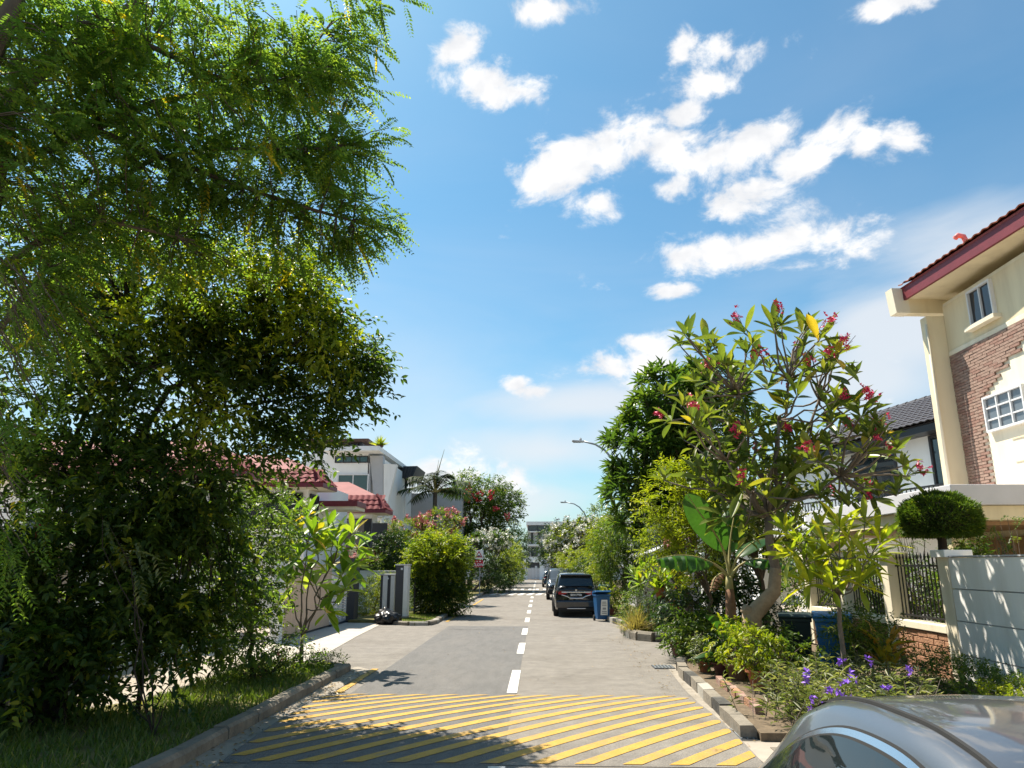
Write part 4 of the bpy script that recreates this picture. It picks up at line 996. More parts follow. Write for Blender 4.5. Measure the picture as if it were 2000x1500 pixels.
# ================================================================== VEHICLES
def smooth_prof(ctrl, ys, k=5):
    c = np.array(ctrl); v = np.interp(ys, c[:, 0], c[:, 1])
    ker = np.hanning(2*k+3)[1:-1]; ker /= ker.sum()
    return np.convolve(np.pad(v, k, mode='edge'), ker, mode='valid')
class CarShape:
    """y runs from the rear (0) to the front (L); section from profile curves"""
    def __init__(s, L, hw, zb, belt, roof, hr, ns=90, k=4):
        s.L = L; s.ys = np.linspace(0, L, ns)
        s.hw, s.zb, s.belt, s.roof, s.hr = [smooth_prof(c, s.ys, k) for c in (hw, zb, belt, roof, hr)]
    def val(s, y): return [float(np.interp(y, s.ys, a)) for a in (s.hw, s.zb, s.belt, s.roof, s.hr)]
    def half(s, y):
        hw, zb, be, ro, hr = s.val(y); bw = hw*.955; ro = max(ro, be+.012); g = ro-be
        e = min(.07, g*.45)
        return [(0, zb), (hw*.82, zb), (hw*.96, zb+.05), (hw*.99, zb+.16), (hw, zb+.34*(be-zb)), (hw*1.0, zb+.62*(be-zb)), (hw*.985, be-.10*(be-zb)), (bw, be),
                (bw+(hr-bw)*.34, be+(g-e)*.36), (bw+(hr-bw)*.68, be+(g-e)*.70), (hr, ro-e), (hr-.035, ro-e*.45), (hr*.86, ro-e*.12), (hr*.5, ro+.012), (0, ro+.02)]
    def ring(s, y):
        h = s.half(y); return [(x, y, z) for x, z in h]+[(-x, y, z) for x, z in h[-2:0:-1]]
    def body(s, parent, mt):
        mb = MB(); rows = [s.ring(y) for y in s.ys]; n = len(rows[0])
        vs = [p for r in rows for p in r]; fs = []
        for i in range(len(rows)-1):
            for k in range(n): fs.append((i*n+k, i*n+(k+1) % n, (i+1)*n+(k+1) % n, (i+1)*n+k))
        fs.append(tuple(range(n))); fs.append(tuple((len(rows)-1)*n+k for k in range(n))[::-1])
        mb.add(vs, [f[::-1] for f in fs]); return mb.build('body', mt, parent, smooth=True)
    def side(s, y, t, sg, off):
        hw, zb, be, ro, hr = s.val(y); h = s.half(y); a, b = h[7], h[10]
        # follow the section between belt and roof edge
        pts = h[7:11]; u = t*3; i = min(int(u), 2); f = u-i
        x = pts[i][0]+(pts[i+1][0]-pts[i][0])*f; z = pts[i][1]+(pts[i+1][1]-pts[i][1])*f
        return (sg*(x+off), y, z+off*.25)
    def side_patch(s, parent, name, mt, yb0, yb1, yt0, yt1, t0, t1, sg, off=.008, ny=14, nt=5):
        rows = []
        for j in range(nt+1):
            t = t0+(t1-t0)*j/nt; f = j/nt
            rows.append([s.side((yb0+(yt0-yb0)*f)+((yb1+(yt1-yb1)*f)-(yb0+(yt0-yb0)*f))*i/ny, t, sg, off) for i in range(ny+1)])
        return MB().grid(rows, flip=sg < 0).build(name, mt, parent, smooth=True)
    def top_patch(s, parent, name, mt, y0, y1, kx, off=.008, ny=10, nx=10, kx2=None):
        rows = []
        for i in range(ny+1):
            y = y0+(y1-y0)*i/ny; hw, zb, be, ro, hr = s.val(y); h = s.half(y); k = kx+((kx2 or kx)-kx)*i/ny
            X = np.linspace(-hr*k, hr*k, nx+1); top = sorted(h[10:], key=lambda p: p[0]); zs = np.interp(np.abs(X), [p[0] for p in top], [p[1] for p in top])
            dz = (s.val(min(y+.05, s.L))[3]-s.val(max(y-.05, 0))[3])/.1; nn = Vector((0, -dz, 1)).normalized()*off
            rows.append([(x, y+nn.y, z+nn.z) for x, z in zip(X, zs)])
        return MB().grid(rows).build(name, mt, parent, smooth=True)
    def wheels(s, parent, ys, r=.33, rimc='galvanised'):
        for y in ys:
            hw = s.val(y)[0]
            for sg in (-1, 1):
                w = MB().lathe([(r*.55, -.10), (r*.93, -.105), (r, -.07), (r, .07), (r*.93, .105), (r*.62, .11), (r*.6, .085)], n=26)
                o = w.build('wheel', 'rubber', parent, smooth=True); o.matrix_local = Matrix.Translation((sg*(hw-.085), y, r)) @ Matrix.Rotation(sg*R_(90), 4, 'Y')
                rm = MB().lathe([(r*.6, .05), (r*.6, .09), (r*.55, .09), (r*.5, .06), (r*.12, .075), (.0, .08)], n=20)
                ro = rm.build('rim', rimc, o, smooth=True)
                for k in range(5):
                    a = k*2*math.pi/5; box1('spoke', rimc, (math.cos(a)*r*.32, math.sin(a)*r*.32, .085), (r*.5, .05, .02), o, rz=a)
                # dark arch lip round the wheel
                a = MB(); pts = [(0, y+math.cos(R_(t))*(r+.05), r+math.sin(R_(t))*(r+.05)) for t in range(-10, 191, 10)]
                a.tube([(sg*(hw+.004), p[1], p[2]) for p in pts], .022, 5); a.build('wheel_arch', 'rubber', parent)

# ---- black people carrier, rear towards us
mp_ = thing('people_carrier', 'black people carrier with chrome tail strip parked at the right kerb', 'car', (0, 0, 0), 0)
S = CarShape(4.75, [(0, .80), (.12, .85), (.7, .88), (3.9, .88), (4.5, .80), (4.75, .66)], [(0, .34), (.25, .24), (4.4, .22), (4.75, .32)],
             [(0, .96), (1, .98), (3.4, .95), (3.9, .90), (4.5, .78), (4.75, .62)], [(0, 1.10), (.10, 1.34), (.28, 1.66), (.9, 1.70), (2.5, 1.69), (3.0, 1.55), (3.75, 1.02), (4.4, .85), (4.75, .68)],
             [(0, .70), (.25, .66), (2.6, .68), (3.2, .70), (3.9, .74), (4.75, .6)], k=2)
S.body(mp_, 'car_black')
for sg in (-1, 1):
    S.side_patch(mp_, 'side_window', 'car_glass', .55, 3.2, .62, 2.75, .12, .94, sg)
    S.side_patch(mp_, 'window_pillar', 'black_metal', 1.55, 1.65, 1.55, 1.65, .1, .95, sg, .012, ny=2)
S.top_patch(mp_, 'windscreen', 'car_glass', 2.95, 3.75, .9)
S.wheels(mp_, (.85, 3.75), .33)
# rear face details (rear face lies near y=0..0.28)
def rear_y(z): return float(np.interp(z, [1.02, 1.10, 1.34, 1.66], [.0, .03, .115, .28]))
rows = []
for z in np.linspace(1.10, 1.58, 7):
    w = np.interp(z, [1.10, 1.58], [.74, .60]); rows.append([(x, rear_y(z)-.045+abs(x)**3*.10, z) for x in np.linspace(-w, w, 9)])
gl = MB().grid(rows).build('rear_window', 'car_glass', mp_, smooth=True)
box1('rear_frame', 'car_black', (0, .14, 1.03), (1.46, .30, .10), mp_, .03)
MB().tube([(.05, -.015, 1.13), (-.2, -.02, 1.16), (-.45, .0, 1.13)], .012, 5).build('wiper', 'rubber', mp_)
MB().span((-.62, .06, 1.605), (.62, .42, 1.655)).build('spoiler', 'car_black', mp_, bevel=.02)
for sg in (-1, 1):
    MB().prism([(sg*.80, .02, 1.00), (sg*.33, -.05, .985), (sg*.36, -.05, .93), (sg*.52, -.045, .85), (sg*.80, .02, .90)], (0, .10, 0)).build('tail_light', 'tail_red', mp_)
    MB().prism([(sg*.58, -.052, .985), (sg*.34, -.056, .985), (sg*.34, -.056, .945), (sg*.58, -.052, .945)], (0, .02, 0)).build('tail_light_clear', 'sign_white', mp_)
    MB().tube([(sg*.36, -.055, .80), (sg*.26, -.06, .735), (0, -.062, .73)], .016, 6).build('plate_trim', 'chrome', mp_)
    MB().tube([(sg*.58, -.05, .86), (sg*.36, -.055, .80)], .014, 6).build('plate_trim', 'chrome', mp_)
    box1('reflector', 'tail_red', (sg*.62, -.028, .46), (.20, .03, .035), mp_)
    box1('sticker', 'label_white', (sg*.66, .03, 1.12), (.07, .02, .05), mp_)
    m_ = MB().lathe([(.0, -.07), (.07, -.06), (.09, 0), (.07, .06), (0, .07)], n=10); o = m_.build('door_mirror', 'car_black', mp_, smooth=True); o.location = (sg*.98, 3.05, 1.06); o.scale = (1.2, .9, 1)
box1('chrome_bar', 'chrome', (0, -.045, .965), (.68, .04, .045), mp_, .008)
box1('number_plate', 'plate_black', (0, -.050, .855), (.52, .025, .115), mp_, .006)
pt = text('SKV1785R', .105, 'sign_white', mp_, Matrix.Translation((0, -.066, .855)) @ FACE_CAM, bold=.003)
text('H', .10, 'chrome', mp_, Matrix.Translation((0, -.045, 1.035)) @ FACE_CAM, name='emblem', bold=.006)
box1('bumper', 'car_black', (0, .05, .50), (1.62, .24, .32), mp_, .07)
box1('bumper_skirt', 'rubber', (0, .08, .31), (1.5, .26, .16), mp_, .04)
box1('bumper_strip', 'chrome', (0, -.06, .335), (.74, .03, .03), mp_, .008)
box1('rear_seats', 'label_grey', (0, .75, 1.2), (1.1, .1, .4), mp_)
mp_.location = (1.47, 30.0, 0); mp_.scale = (1.0, 1, 1)

# ---- black off-roader facing us behind it
sv = thing('off_roader', 'black off-roader facing the camera behind the people carrier', 'car', (1.33, 48.3, 0), math.pi)
S2 = CarShape(4.4, [(0, .78), (.2, .88), (4.0, .90), (4.4, .78)], [(0, .42), (.3, .30), (4.0, .30), (4.4, .42)], [(0, 1.0), (3, 1.02), (3.6, .98), (4.25, .92), (4.4, .80)],
              [(0, 1.1), (.1, 1.6), (.3, 1.78), (2.4, 1.80), (2.7, 1.72), (3.15, 1.08), (4.25, .96), (4.4, .84)], [(0, .72), (2.5, .70), (3.2, .74), (4.4, .72)], k=2)
S2.body(sv, 'car_dark'); S2.top_patch(sv, 'windscreen', 'glass_grey', 2.66, 3.12, .9); S2.wheels(sv, (.85, 3.5), .38)
for sg in (-1, 1):
    S2.side_patch(sv, 'side_window', 'car_glass', .4, 2.9, .45, 2.5, .12, .92, sg)
    o = MB().lathe([(0, -.08), (.09, -.06), (.11, 0), (.09, .06), (0, .08)], n=10).build('door_mirror', 'car_dark', sv, smooth=True); o.location = (sg*1.0, 2.75, 1.15)
    MB().lathe([(.11, 0), (.10, .03), (0, .04)], n=14).build('headlight', 'chrome', sv).matrix_local = Matrix.Translation((sg*.6, 4.36, .78)) @ Matrix.Rotation(-R_(90), 4, 'X')
for i in range(6): box1('grille_slat', 'chrome', (-.3+.12*i, 4.40, .74), (.05, .03, .2), sv)
box1('bumper', 'rubber', (0, 4.36, .48), (1.7, .2, .2), sv, .04)
# ---- dark car further on and grey van
dc = thing('small_car', 'small dark car farthest along the right kerb', 'car', (1.1, 68, 0), 0)
S3 = CarShape(3.9, [(0, .74), (.2, .82), (3.5, .82), (3.9, .7)], [(0, .36), (.3, .24), (3.6, .24), (3.9, .34)], [(0, .9), (2.6, .92), (3.4, .85), (3.9, .66)],
              [(0, 1.0), (.15, 1.3), (.4, 1.48), (1.9, 1.5), (2.3, 1.4), (2.95, .96), (3.6, .84), (3.9, .7)], [(0, .6), (2, .58), (3, .66), (3.9, .6)], k=2)
S3.body(dc, 'car_dark'); S3.top_patch(dc, 'rear_window', 'car_glass', .06, .32, .85); S3.wheels(dc, (.7, 3.1), .3)
for sg in (-1, 1): S3.side_patch(dc, 'side_window', 'car_glass', .4, 2.7, .5, 2.1, .12, .92, sg); box1('tail_light', 'tail_red', (sg*.62, -.01, .8), (.2, .05, .2), dc)
gv = thing('van', 'grey box van parked beyond the off-roader', 'van', (1.75, 60, 0), 0)
MB().span((-.85, 0, .55), (.85, 3.0, 2.35)).build('box_body', 'van_grey', gv, bevel=.04)
MB().prism([(-.8, 3.02, .45), (-.8, 4.5, .45), (-.8, 4.5, 1.15), (-.8, 4.1, 1.9), (-.8, 3.02, 1.95)], (1.6, 0, 0)).build('cab', 'van_grey', gv, bevel=.04)
for sg in (-1, 1):
    box1('rear_door', 'van_grey', (sg*.4, -.012, 1.45), (.74, .03, 1.6), gv, .01); box1('rear_window', 'glass_black', (sg*.4, -.03, 1.9), (.55, .02, .35), gv)
    box1('tail_light', 'tail_red', (sg*.78, -.02, .75), (.1, .04, .25), gv)
for y in (.7, 3.7):
    for sg in (-1, 1):
        o = MB().lathe([(.2, -.1), (.31, -.1), (.33, 0), (.31, .1), (.2, .1)], n=18).build('wheel', 'rubber', gv); o.matrix_local = Matrix.Translation((sg*.72, y, .33)) @ Matrix.Rotation(R_(90), 4, 'Y')

# ---- silver hatchback close on the right, its tail away from us
sd = thing('hatchback', 'silver grey hatchback close to the camera at lower right', 'car', (1.93, 4.72, 0), math.pi)
S4 = CarShape(4.3, [(0, .70), (.15, .80), (.6, .88), (1.5, .90), (3.3, .90), (3.9, .84), (4.3, .66)], [(0, .34), (.3, .20), (3.9, .20), (4.3, .3)],
              [(0, .84), (.35, .93), (1.0, .95), (2.4, .93), (3.0, .92), (3.8, .78), (4.3, .58)],
              [(0, .86), (.14, .95), (.40, 1.14), (.70, 1.34), (1.0, 1.44), (1.3, 1.47), (1.8, 1.475), (2.2, 1.43), (2.6, 1.27), (3.1, .995), (3.5, .90), (4.0, .76), (4.3, .62)],
              [(0, .60), (.3, .655), (.7, .635), (1.2, .60), (1.9, .60), (2.5, .64), (3.1, .74), (3.8, .74), (4.3, .58)], ns=150, k=7)
S4.body(sd, 'car_silver')
def arc_window(sg, name, mt, ya, yb, t0, t1, ins, off, yc=None):
    """side glass whose ends sweep down in an arc"""
    ny, nt = 44, 8; cols = []
    for i in range(ny+1):
        y = ya+ins+(yb-ya-2*ins)*i/ny; u = (y-ya)/(yb-ya)
        tt = t1*(1-abs(2*min(max(u*.96+.02, 0), 1)-1)**2.6)-ins*.55
        tt = max(tt, t0+.01)
        cols.append([S4.side(y, t0+(tt-t0)*j/nt, sg, off) for j in range(nt+1)])
    return MB().grid([list(r) for r in zip(*cols)], flip=sg < 0).build(name, mt, sd, smooth=True)
for sg in (-1, 1):
    arc_window(sg, 'window_seal', 'rubber', .42, 3.0, .03, .985, .0, .004)
    arc_window(sg, 'window_trim', 'chrome', .42, 3.0, .05, .985, .045, .009)
    arc_window(sg, 'window_surround', 'rubber', .42, 3.0, .07, .985, .155, .013)
    arc_window(sg, 'side_window', 'car_glass', .42, 3.0, .09, .985, .20, .018)
    S_pts = []
    for y in np.linspace(.75, 2.6, 28):
        h = S4.half(y); x, z = h[12]; S_pts.append((sg*(x-.03), y, z+.006))
    MB().tube(S_pts, .013, 6).build('roof_moulding', 'rubber', sd)
    o = MB().lathe([(0, -.12), (.055, -.10), (.075, -.02), (.07, .05), (.04, .10), (0, .11)], n=14).build('door_mirror', 'car_dark', sd, smooth=True)
    o.matrix_local = Matrix.Translation((sg*1.02, 2.85, 1.0)) @ Matrix.Rotation(R_(90), 4, 'Y') @ Matrix.Scale(1.15, 4)
    MB().prism([(sg*.66, .03, .84), (sg*.40, -.02, .83), (sg*.42, -.02, .68), (sg*.70, .04, .70)], (0, .08, 0)).build('tail_light', 'tail_red', sd)
    box1('door_handle', 'chrome', (sg*.905, 1.9, .80), (.03, .2, .03), sd, .008)
S4.top_patch(sd, 'hatch_gap', 'rubber', .92, .935, .97, .004, ny=2, nx=14)
S4.top_patch(sd, 'rear_window', 'car_glass', .20, .86, .86, .006, ny=14, nx=14)
S4.top_patch(sd, 'windscreen', 'car_glass', 2.28, 3.05, .92, .006, ny=14, nx=14)
S4.wheels(sd, (.75, 3.4), .33)

# ================================================================== STREET FURNITURE
def wheelie(name, label, loc, rz, body, lid, lab=True, s=1.0, tilt=0.0, group='wheelie bins'):
    t = thing(name, label, 'bin', loc, rz, group); t.scale = (s, s, s)
    mb = MB(); w0, d0, w1, d1, h = .42, .44, .50, .56, .92
    prof = [(w0, d0, .07, 0), (w0+.01, d0+.02, .10, 0), (w1, d1, h-.06, .02), (w1+.05, d1+.05, h-.05, .02), (w1+.05, d1+.05, h, .02)]
    rows = [[(-w/2, -d/2+o, z), (w/2, -d/2+o, z), (w/2, d/2+o, z), (-w/2, d/2+o, z)] for w, d, z, o in prof]
    for i in range(len(rows)-1):
        mb.add(rows[i]+rows[i+1], [(k, (k+1) % 4, 4+(k+1) % 4, 4+k) for k in range(4)])
    mb.add(rows[0], [(3, 2, 1, 0)]); mb.add(rows[-1], [(0, 1, 2, 3)])
    mb.build('body', body, t, bevel=.018)
    l = MB(); ld = [[(x*k, -.31+y_*(1), z) for x in (-.28, .28)] for k, y_, z in ((1, 0, .93), (.96, .06, .985), (.94, .30, 1.005), (.98, .60, .965))]
    poly = [(-.285, -.30, .925), (-.285, -.30, .955), (-.285, -.2, .99), (-.285, .15, 1.01), (-.285, .33, .975), (-.285, .33, .925)]
    l.prism(poly, (.57, 0, 0)); lo_ = l.build('lid', lid, t, bevel=.012)
    if tilt:
        lo_.matrix_local = Matrix.Translation((0, .33, .95)) @ Matrix.Rotation(-tilt, 4, 'X') @ Matrix.Translation((0, -.33, -.95))
    MB().tube([(-.26, .36, .93), (.26, .36, .93)], .018, 8).build('handle', lid, t)
    for sg in (-1, 1):
        o = MB().lathe([(.03, -.03), (.10, -.03), (.10, .03), (.03, .03)], n=16).build('wheel', 'rubber', t); o.matrix_local = Matrix.Translation((sg*.235, .24, .10)) @ Matrix.Rotation(R_(90), 4, 'Y')
    if lab:
        b = MB().add([(-.12, -.255, .22), (.14, -.255, .22), (.14, -.283, .74), (-.08, -.283, .74)], [(0, 1, 2, 3)])
        lb = b.build('label', 'label_white', t); lb.location = (0, -.012, 0)
        for i, (z, w) in enumerate([(.66, .14), (.60, .16), (.54, .16), (.44, .12), (.34, .17), (.28, .17)]): box1('print_line', 'label_grey', (.02, -.275-.052*(z-.22)+.01-.002, z), (w, .004, .03 if i != 3 else .07), lb)
    return t
wheelie('wheelie_bin', 'blue wheelie bin with white label at the kerb by the people carrier', (2.33, 28.15, 0), .15, 'bin_blue', 'bin_blue', tilt=.12, s=1.04)
wheelie('wheelie_bin', 'blue wheelie bin behind the one beside the people carrier', (2.95, 33.5, .1), -.1, 'bin_blue_lid', 'bin_blue_lid', s=1.05)
wheelie('wheelie_bin', 'blue wheelie bin in front of the cream fence', (5.2, 13.6, .1), -.3, 'bin_blue_lid', 'bin_blue_lid', lab=False, s=1.12)
wheelie('wheelie_bin', 'black wheelie bin left of the blue bin before the cream fence', (4.85, 14.5, .1), -.3, 'bin_green', 'bin_green', lab=False, s=1.05)
wheelie('wheelie_bin', 'dark green wheelie bin at the left edge of the picture', (-7.15, 9.5, .075), .5, 'bin_green', 'bin_green', lab=False, s=1.2)
wheelie('wheelie_bin', 'blue wheelie bin behind the dark green bin on the left', (-7.65, 10.7, .075), .5, 'bin_blue', 'bin_blue_lid', lab=False, s=1.1)
wheelie('wheelie_bin', 'blue wheelie bin between the leaves of the left hand tree', (-7.5, 12.6, .075), .4, 'bin_blue', 'bin_blue_lid', lab=True, s=1.05)
# black rubbish bag
bm = bmesh.new(); bmesh.ops.create_icosphere(bm, subdivisions=4, radius=1)
for v in bm.verts:
    a = math.atan2(v.co.y, v.co.x); k = 1+.10*math.sin(a*7+v.co.z*5)+.07*math.sin(a*13-v.co.z*11)+.05*math.sin(v.co.x*17+v.co.y*9)
    v.co = Vector((v.co.x*.52*k, v.co.y*.38*k, max(v.co.z*.30*k+.22, .0)*(1.0+.35*math.exp(-((v.co.x+.25)**2+v.co.y**2)*8))))
me = bpy.data.meshes.new('rubbish_bag'); bm.to_mesh(me); bm.free(); me.polygons.foreach_set('use_smooth', [True]*len(me.polygons)); me.materials.append(MATS['bag_plastic'])
bag = thing('rubbish_bag', 'full black rubbish bag slumped at the edge of the driveway', 'bag', (-5.35, 26.35, .01), -.1); bag.scale = (.9, .85, .82)
link('sack', me, bag)
MB().tube([(-.1, 0, .5), (-.12, .01, .58), (-.16, .02, .64)], [.05, .035, .07], 8).build('knot', 'bag_plastic', bag, smooth=True)
# street lamps
def lamp(label, x, y, zt, bx, lean=0.0):
    t = thing('street_lamp', label, 'lamp', (x, y, 0), group='curved street lamps')
    pts = [(0, 0, .1), (0, 0, zt-2.2), (-.05, 0, zt-1.6), (-.3, 0, zt-.95), (-.72, 0, zt-.42), (-1.15, 0, zt-.15), (-bx, 0, zt)]
    MB().tube(pts, [.075, .065, .06, .055, .05, .045, .04], 10).build('pole', 'galvanised', t, smooth=True)
    MB().lathe([(.10, 0), (.10, 1.1), (.08, 1.16)], (0, 0, 0), 12).build('pole_base', 'galvanised', t)
    hd = MB().box((-bx-.24, 0, zt+.0), (.56, .22, .085), ry=.06).build('lamp_head', 'grey_paint', t, bevel=.03)
    MB().box((-bx-.28, 0, zt-.05), (.36, .16, .02)).build('lens', 'glass_grey', hd)
    MB().lathe([(.05, 0), (.06, .07), (.03, .12)], (-bx-.12, 0, zt+.04), 10).build('sensor', 'grey_paint', hd)
    t.rotation_euler.y = lean
    return t
q = at(1120, 862, 33); lamp('nearest curved street lamp rising behind the big right hand tree', 3.8, 33, q.z, 3.8-q.x-.45)
q = at(1096, 981, 62); lamp('middle street lamp with full grey pole beside the white frangipani', 4.2, 62, q.z, 4.2-q.x-.45)
q = at(1087, 1014, 90); lamp('farthest street lamp above the tree at the street end', 3.2, 90, q.z, 3.2-q.x-.4)
# hump warning sign
q = atz(938, 1163)
ws_ = thing('hump_sign', 'road hump warning sign with red SLOW plate on a thin grey post', 'sign', (-4.1, 51.0, 0))
sc = 51/1400
MB().tube([(0, 0, 0), (0, 0, 3.05)], .035, 8).build('post', 'galvanised', ws_)
zc = at(938, 1083, 51).z; zs = at(938, 1101, 51).z
box1('plate', 'sign_white', (-.06, -.05, zc), (.62, .02, .60), ws_)
tr = lambda r, y, zo: [(math.sin(R_(a))*r-.06, y, zc-.05+zo+math.cos(R_(a))*r) for a in (0, 120, 240)]
MB().prism(tr(.30, -.066, 0), (0, .004, 0)).build('red_triangle', 'sign_red', ws_)
MB().prism(tr(.19, -.072, 0), (0, .004, 0)).build('white_triangle', 'sign_white', ws_)
MB().prism([(-.06+.13*math.cos(R_(a)), -.078, zc-.14+.09*math.sin(R_(a))) for a in range(0, 181, 20)], (0, .004, 0)).build('hump_symbol', 'plate_black', ws_)
box1('slow_plate', 'sign_red', (-.08, -.05, zs), (.62, .02, .48), ws_)
text('SLOW', .25, 'sign_white', ws_, Matrix.Translation((-.08, -.064, zs-.08)) @ FACE_CAM, bold=.006)
for x in (-.18, .02): box1('white_mark', 'sign_white', (x, -.063, zs+.15), (.10, .006, .06), ws_)
# round sign half hidden in the tree on the far left
rs = thing('round_sign', 'round white sign with a red band half hidden by the left tree trunk', 'sign', (-7.2, 10.0, 0))
c_ = at(58, 1060, 10.0)
rs.location = (c_.x, 10.0, 0)
d0_ = MB().lathe([(0, -.01), (.29, -.01), (.30, 0), (.29, .01), (0, .011)], n=32).build('disc', 'sign_white', rs, smooth=False)
d0_.matrix_local = Matrix.Translation((0, 0, c_.z)) @ Matrix.Rotation(R_(90), 4, 'X')
bnd = box1('red_band', 'sign_red', (.06, 0, .014), (.09, .54, .006), d0_); bnd.rotation_euler.z = -.12
MB().tube([(0, .05, .07), (0, .05, c_.z+.2)], .03, 8).build('post', 'galvanised', rs)
# black plant rack
rk = thing('plant_rack', 'black metal plant stand on the little island at the right', 'stand', (3.95, 22.3, .1), .1)
for x in (-.42, .42):
    for y in (-.18, .18): box1('leg', 'black_metal', (x, y, .5), (.045, .045, 1.0), rk)
for z in (.22, .62, .98):
    for y in (-.18, 0, .18): box1('shelf_bar', 'black_metal', (0, y, z), (.9, .05, .04), rk)
for (x, z, r) in [(-.1, 1.0, .24), (.28, .64, .22), (-.25, .24, .18)]:
    pass
# ================================================================== PLANTS
def V3(v): return np.array([v[0], v[1], v[2]], float)
def plant(name, label, cat, base, group=None): return thing(name, label, cat, base, 0, group)
def leafy(name, label, base, ells, ntw, mt, per=12, tl=.45, L=.08, W=.035, droop=.3, shell=.5, trunk=None, k=6, sub=60, r0=.06, bark='bark', tmpl='dia', spread=.9, cat='tree', group=None, fork=None, gap=0.0, outb=.7, rng=None, crown='crown'):
    """generic tree or shrub: ellipsoids in world coordinates"""
    rng = rng or np.random.default_rng(abs(hash(label)) % 1 + len(label)*7+int(abs(base[1])*100))
    t = plant(name, label, cat, base, group)
    C, O = ell_points(ells, ntw, rng, shell)
    if gap:
        f = np.sin(C[:, 0]*gap+1.1)*np.sin(C[:, 1]*gap*1.1+.3)*np.sin(C[:, 2]*gap*1.3+2)
        C, O = C[f > -.28], O[f > -.28]
    keep = C[:, 2] > base[2]+.05; C, O = C[keep], O[keep]
    twig_leaves(crown, t, C, O, mt, per, tl, L, W, droop, spread, tmpl, rng, off=V3(base), outb=outb)
    ze = np.array([e[0] for e in ells]).mean(0)
    fk = fork or (base[0]*.6+ze[0]*.4, base[1]*.6+ze[1]*.4, base[2]+(ze[2]-base[2])*.5)
    branching(base, fk, C, r0, min(k, len(C)), sub, .04, rng).build('trunk', bark, t, smooth=True, w=True)
    return t
def pel(px, py, Y, rpx, rpy, ry): 
    """ellipsoid centred at a picture position on depth Y with picture half sizes"""
    c = at(px, py, Y); s_ = Y/FPX*.97; return ((c.x, c.y, c.z), (rpx*s_, ry, rpy*s_))
def petals(n, pts, size, mt, name, parent, rng=RNG, off=(0, 0, 0), spread=.5, five=True):
    """flower cluster mesh: five-petal flowers round points"""
    P, D, L = [], [], []
    for p in pts:
        for _ in range(n):
            c = np.array(p)+rng.normal(0, spread, 3); ax = unit(rng.normal(size=3)+np.array([-.1, -.5, .4]))
            u = unit(np.cross(ax, rng.normal(size=3))); v = np.cross(ax, u)
            for k in range(5):
                a = 2*math.pi*k/5; P.append(c); D.append(u*math.cos(a)+v*math.sin(a)+ax*.35); L.append(size)
    me = leaf_mesh(name, np.array(P)-np.array(off), np.array(D), np.array(L), np.array(L)*.55, mt, None, 'dia', rng=rng, roll=1.5)
    return link(name, me, parent)

# ---------------------------------------------------------------- left foreground: feathery tree
def pinnate(name, parent, C, Dr, mt, n_pairs, RL, LL, LW, rng, off, droop=.5, pin2=True):
    """compound leaves: rachis at C along Dr with leaflets both sides"""
    n = len(C); d = unit(Dr+np.array([0, 0, -.12]))
    side = unit(np.cross(d, np.array([0, 0, 1.0])+rng.normal(0, .35, (n, 3)))); t = np.linspace(.12, 1, n_pairs)
    rl = RL*(rng.random((n, 1, 1, 1))*.5+.75)
    P = C[:, None, None, :]+d[:, None, None, :]*t[None, :, None, None]*rl+np.array([0, 0, -1.0])*droop*(t[None, :, None, None]**2)*rl*.5
    P = np.repeat(P, 2, axis=2)
    sg = np.array([1.0, -1.0])[None, None, :, None]
    D = side[:, None, None, :]*sg+d[:, None, None, :]*.45+np.array([0, 0, -.25])+rng.normal(0, .13, (n, n_pairs, 2, 3))
    fall = (1-.5*np.abs(t*2-1.1)**2)[None, :, None]*np.ones((n, 1, 2))
    tint = np.clip(rng.normal(.40, .2, (n, 1, 1))+rng.normal(0, .08, (n, n_pairs, 2)), 0, 1)
    tint[rng.random(n) < .012] = 1.0
    m_ = leaf_mesh(name, P.reshape(-1, 3)-off, D.reshape(-1, 3), (fall*LL).ravel(), (fall*LW).ravel(), mt, tint.ravel(), 'dia', rng=rng, roll=.5)
    return link(name, m_, parent)
rng = np.random.default_rng(5)
fb = Vector((-7.6, 6.6, .08))
ft = plant('feathery_tree', 'tall feathery tree with fine drooping leaflets overhanging from upper left', 'tree', fb)
def pl(pts): return [at(x, y, Y) for x, y, Y in pts]
limbs = [  # (polyline px,py,depth ; start radius)
    ([(-30, 470, 7.2), (20, 190, 7.2), (120, 110, 7.4), (270, 0, 7.8), (420, -110, 8.2)], .085),
    ([(-120, 330, 6.6), (0, 60, 6.6), (60, -60, 6.6)], .14),
    ([(-30, 340, 7.4), (120, 280, 7.6), (300, 200, 8.0), (480, 170, 8.4), (655, 110, 8.8)], .05),
    ([(-20, 170, 7.4), (90, 210, 7.6), (190, 255, 7.8), (300, 300, 8.0), (420, 345, 8.2), (560, 395, 8.5), (720, 440, 9.0)], .05),
    ([(120, 470, 8.0), (180, 380, 8.0), (300, 310, 8.0), (430, 290, 8.2), (700, 290, 8.6)], .035),
    ([(-40, 60, 7.0), (200, 45, 7.4), (420, 150, 7.9), (560, 160, 8.4), (650, 40, 8.8)], .04),
    ([(-40, 560, 7.0), (60, 480, 7.2), (200, 430, 7.6), (380, 470, 8.2)], .04),
    ([(-60, 700, 6.6), (0, 640, 6.8), (60, 560, 7.0), (100, 520, 7.2)], .04),
    ([(-60, -80, 7.2), (200, -120, 7.6), (500, -60, 8.2), (800, -20, 8.8)], .05),
    ([(-80, 900, 6.4), (-10, 860, 6.5), (30, 830, 6.6), (70, 850, 6.7)], .03),
]
br = MB(); nodes = []
trunk_pts = [fb, Vector((-7.5, 6.6, 2)), Vector((-7.3, 6.6, 4)), at(-120, 330, 6.6), at(-30, 470, 7.2)]
br.tube(trunk_pts[:4], [.22, .19, .17, .14], 10)
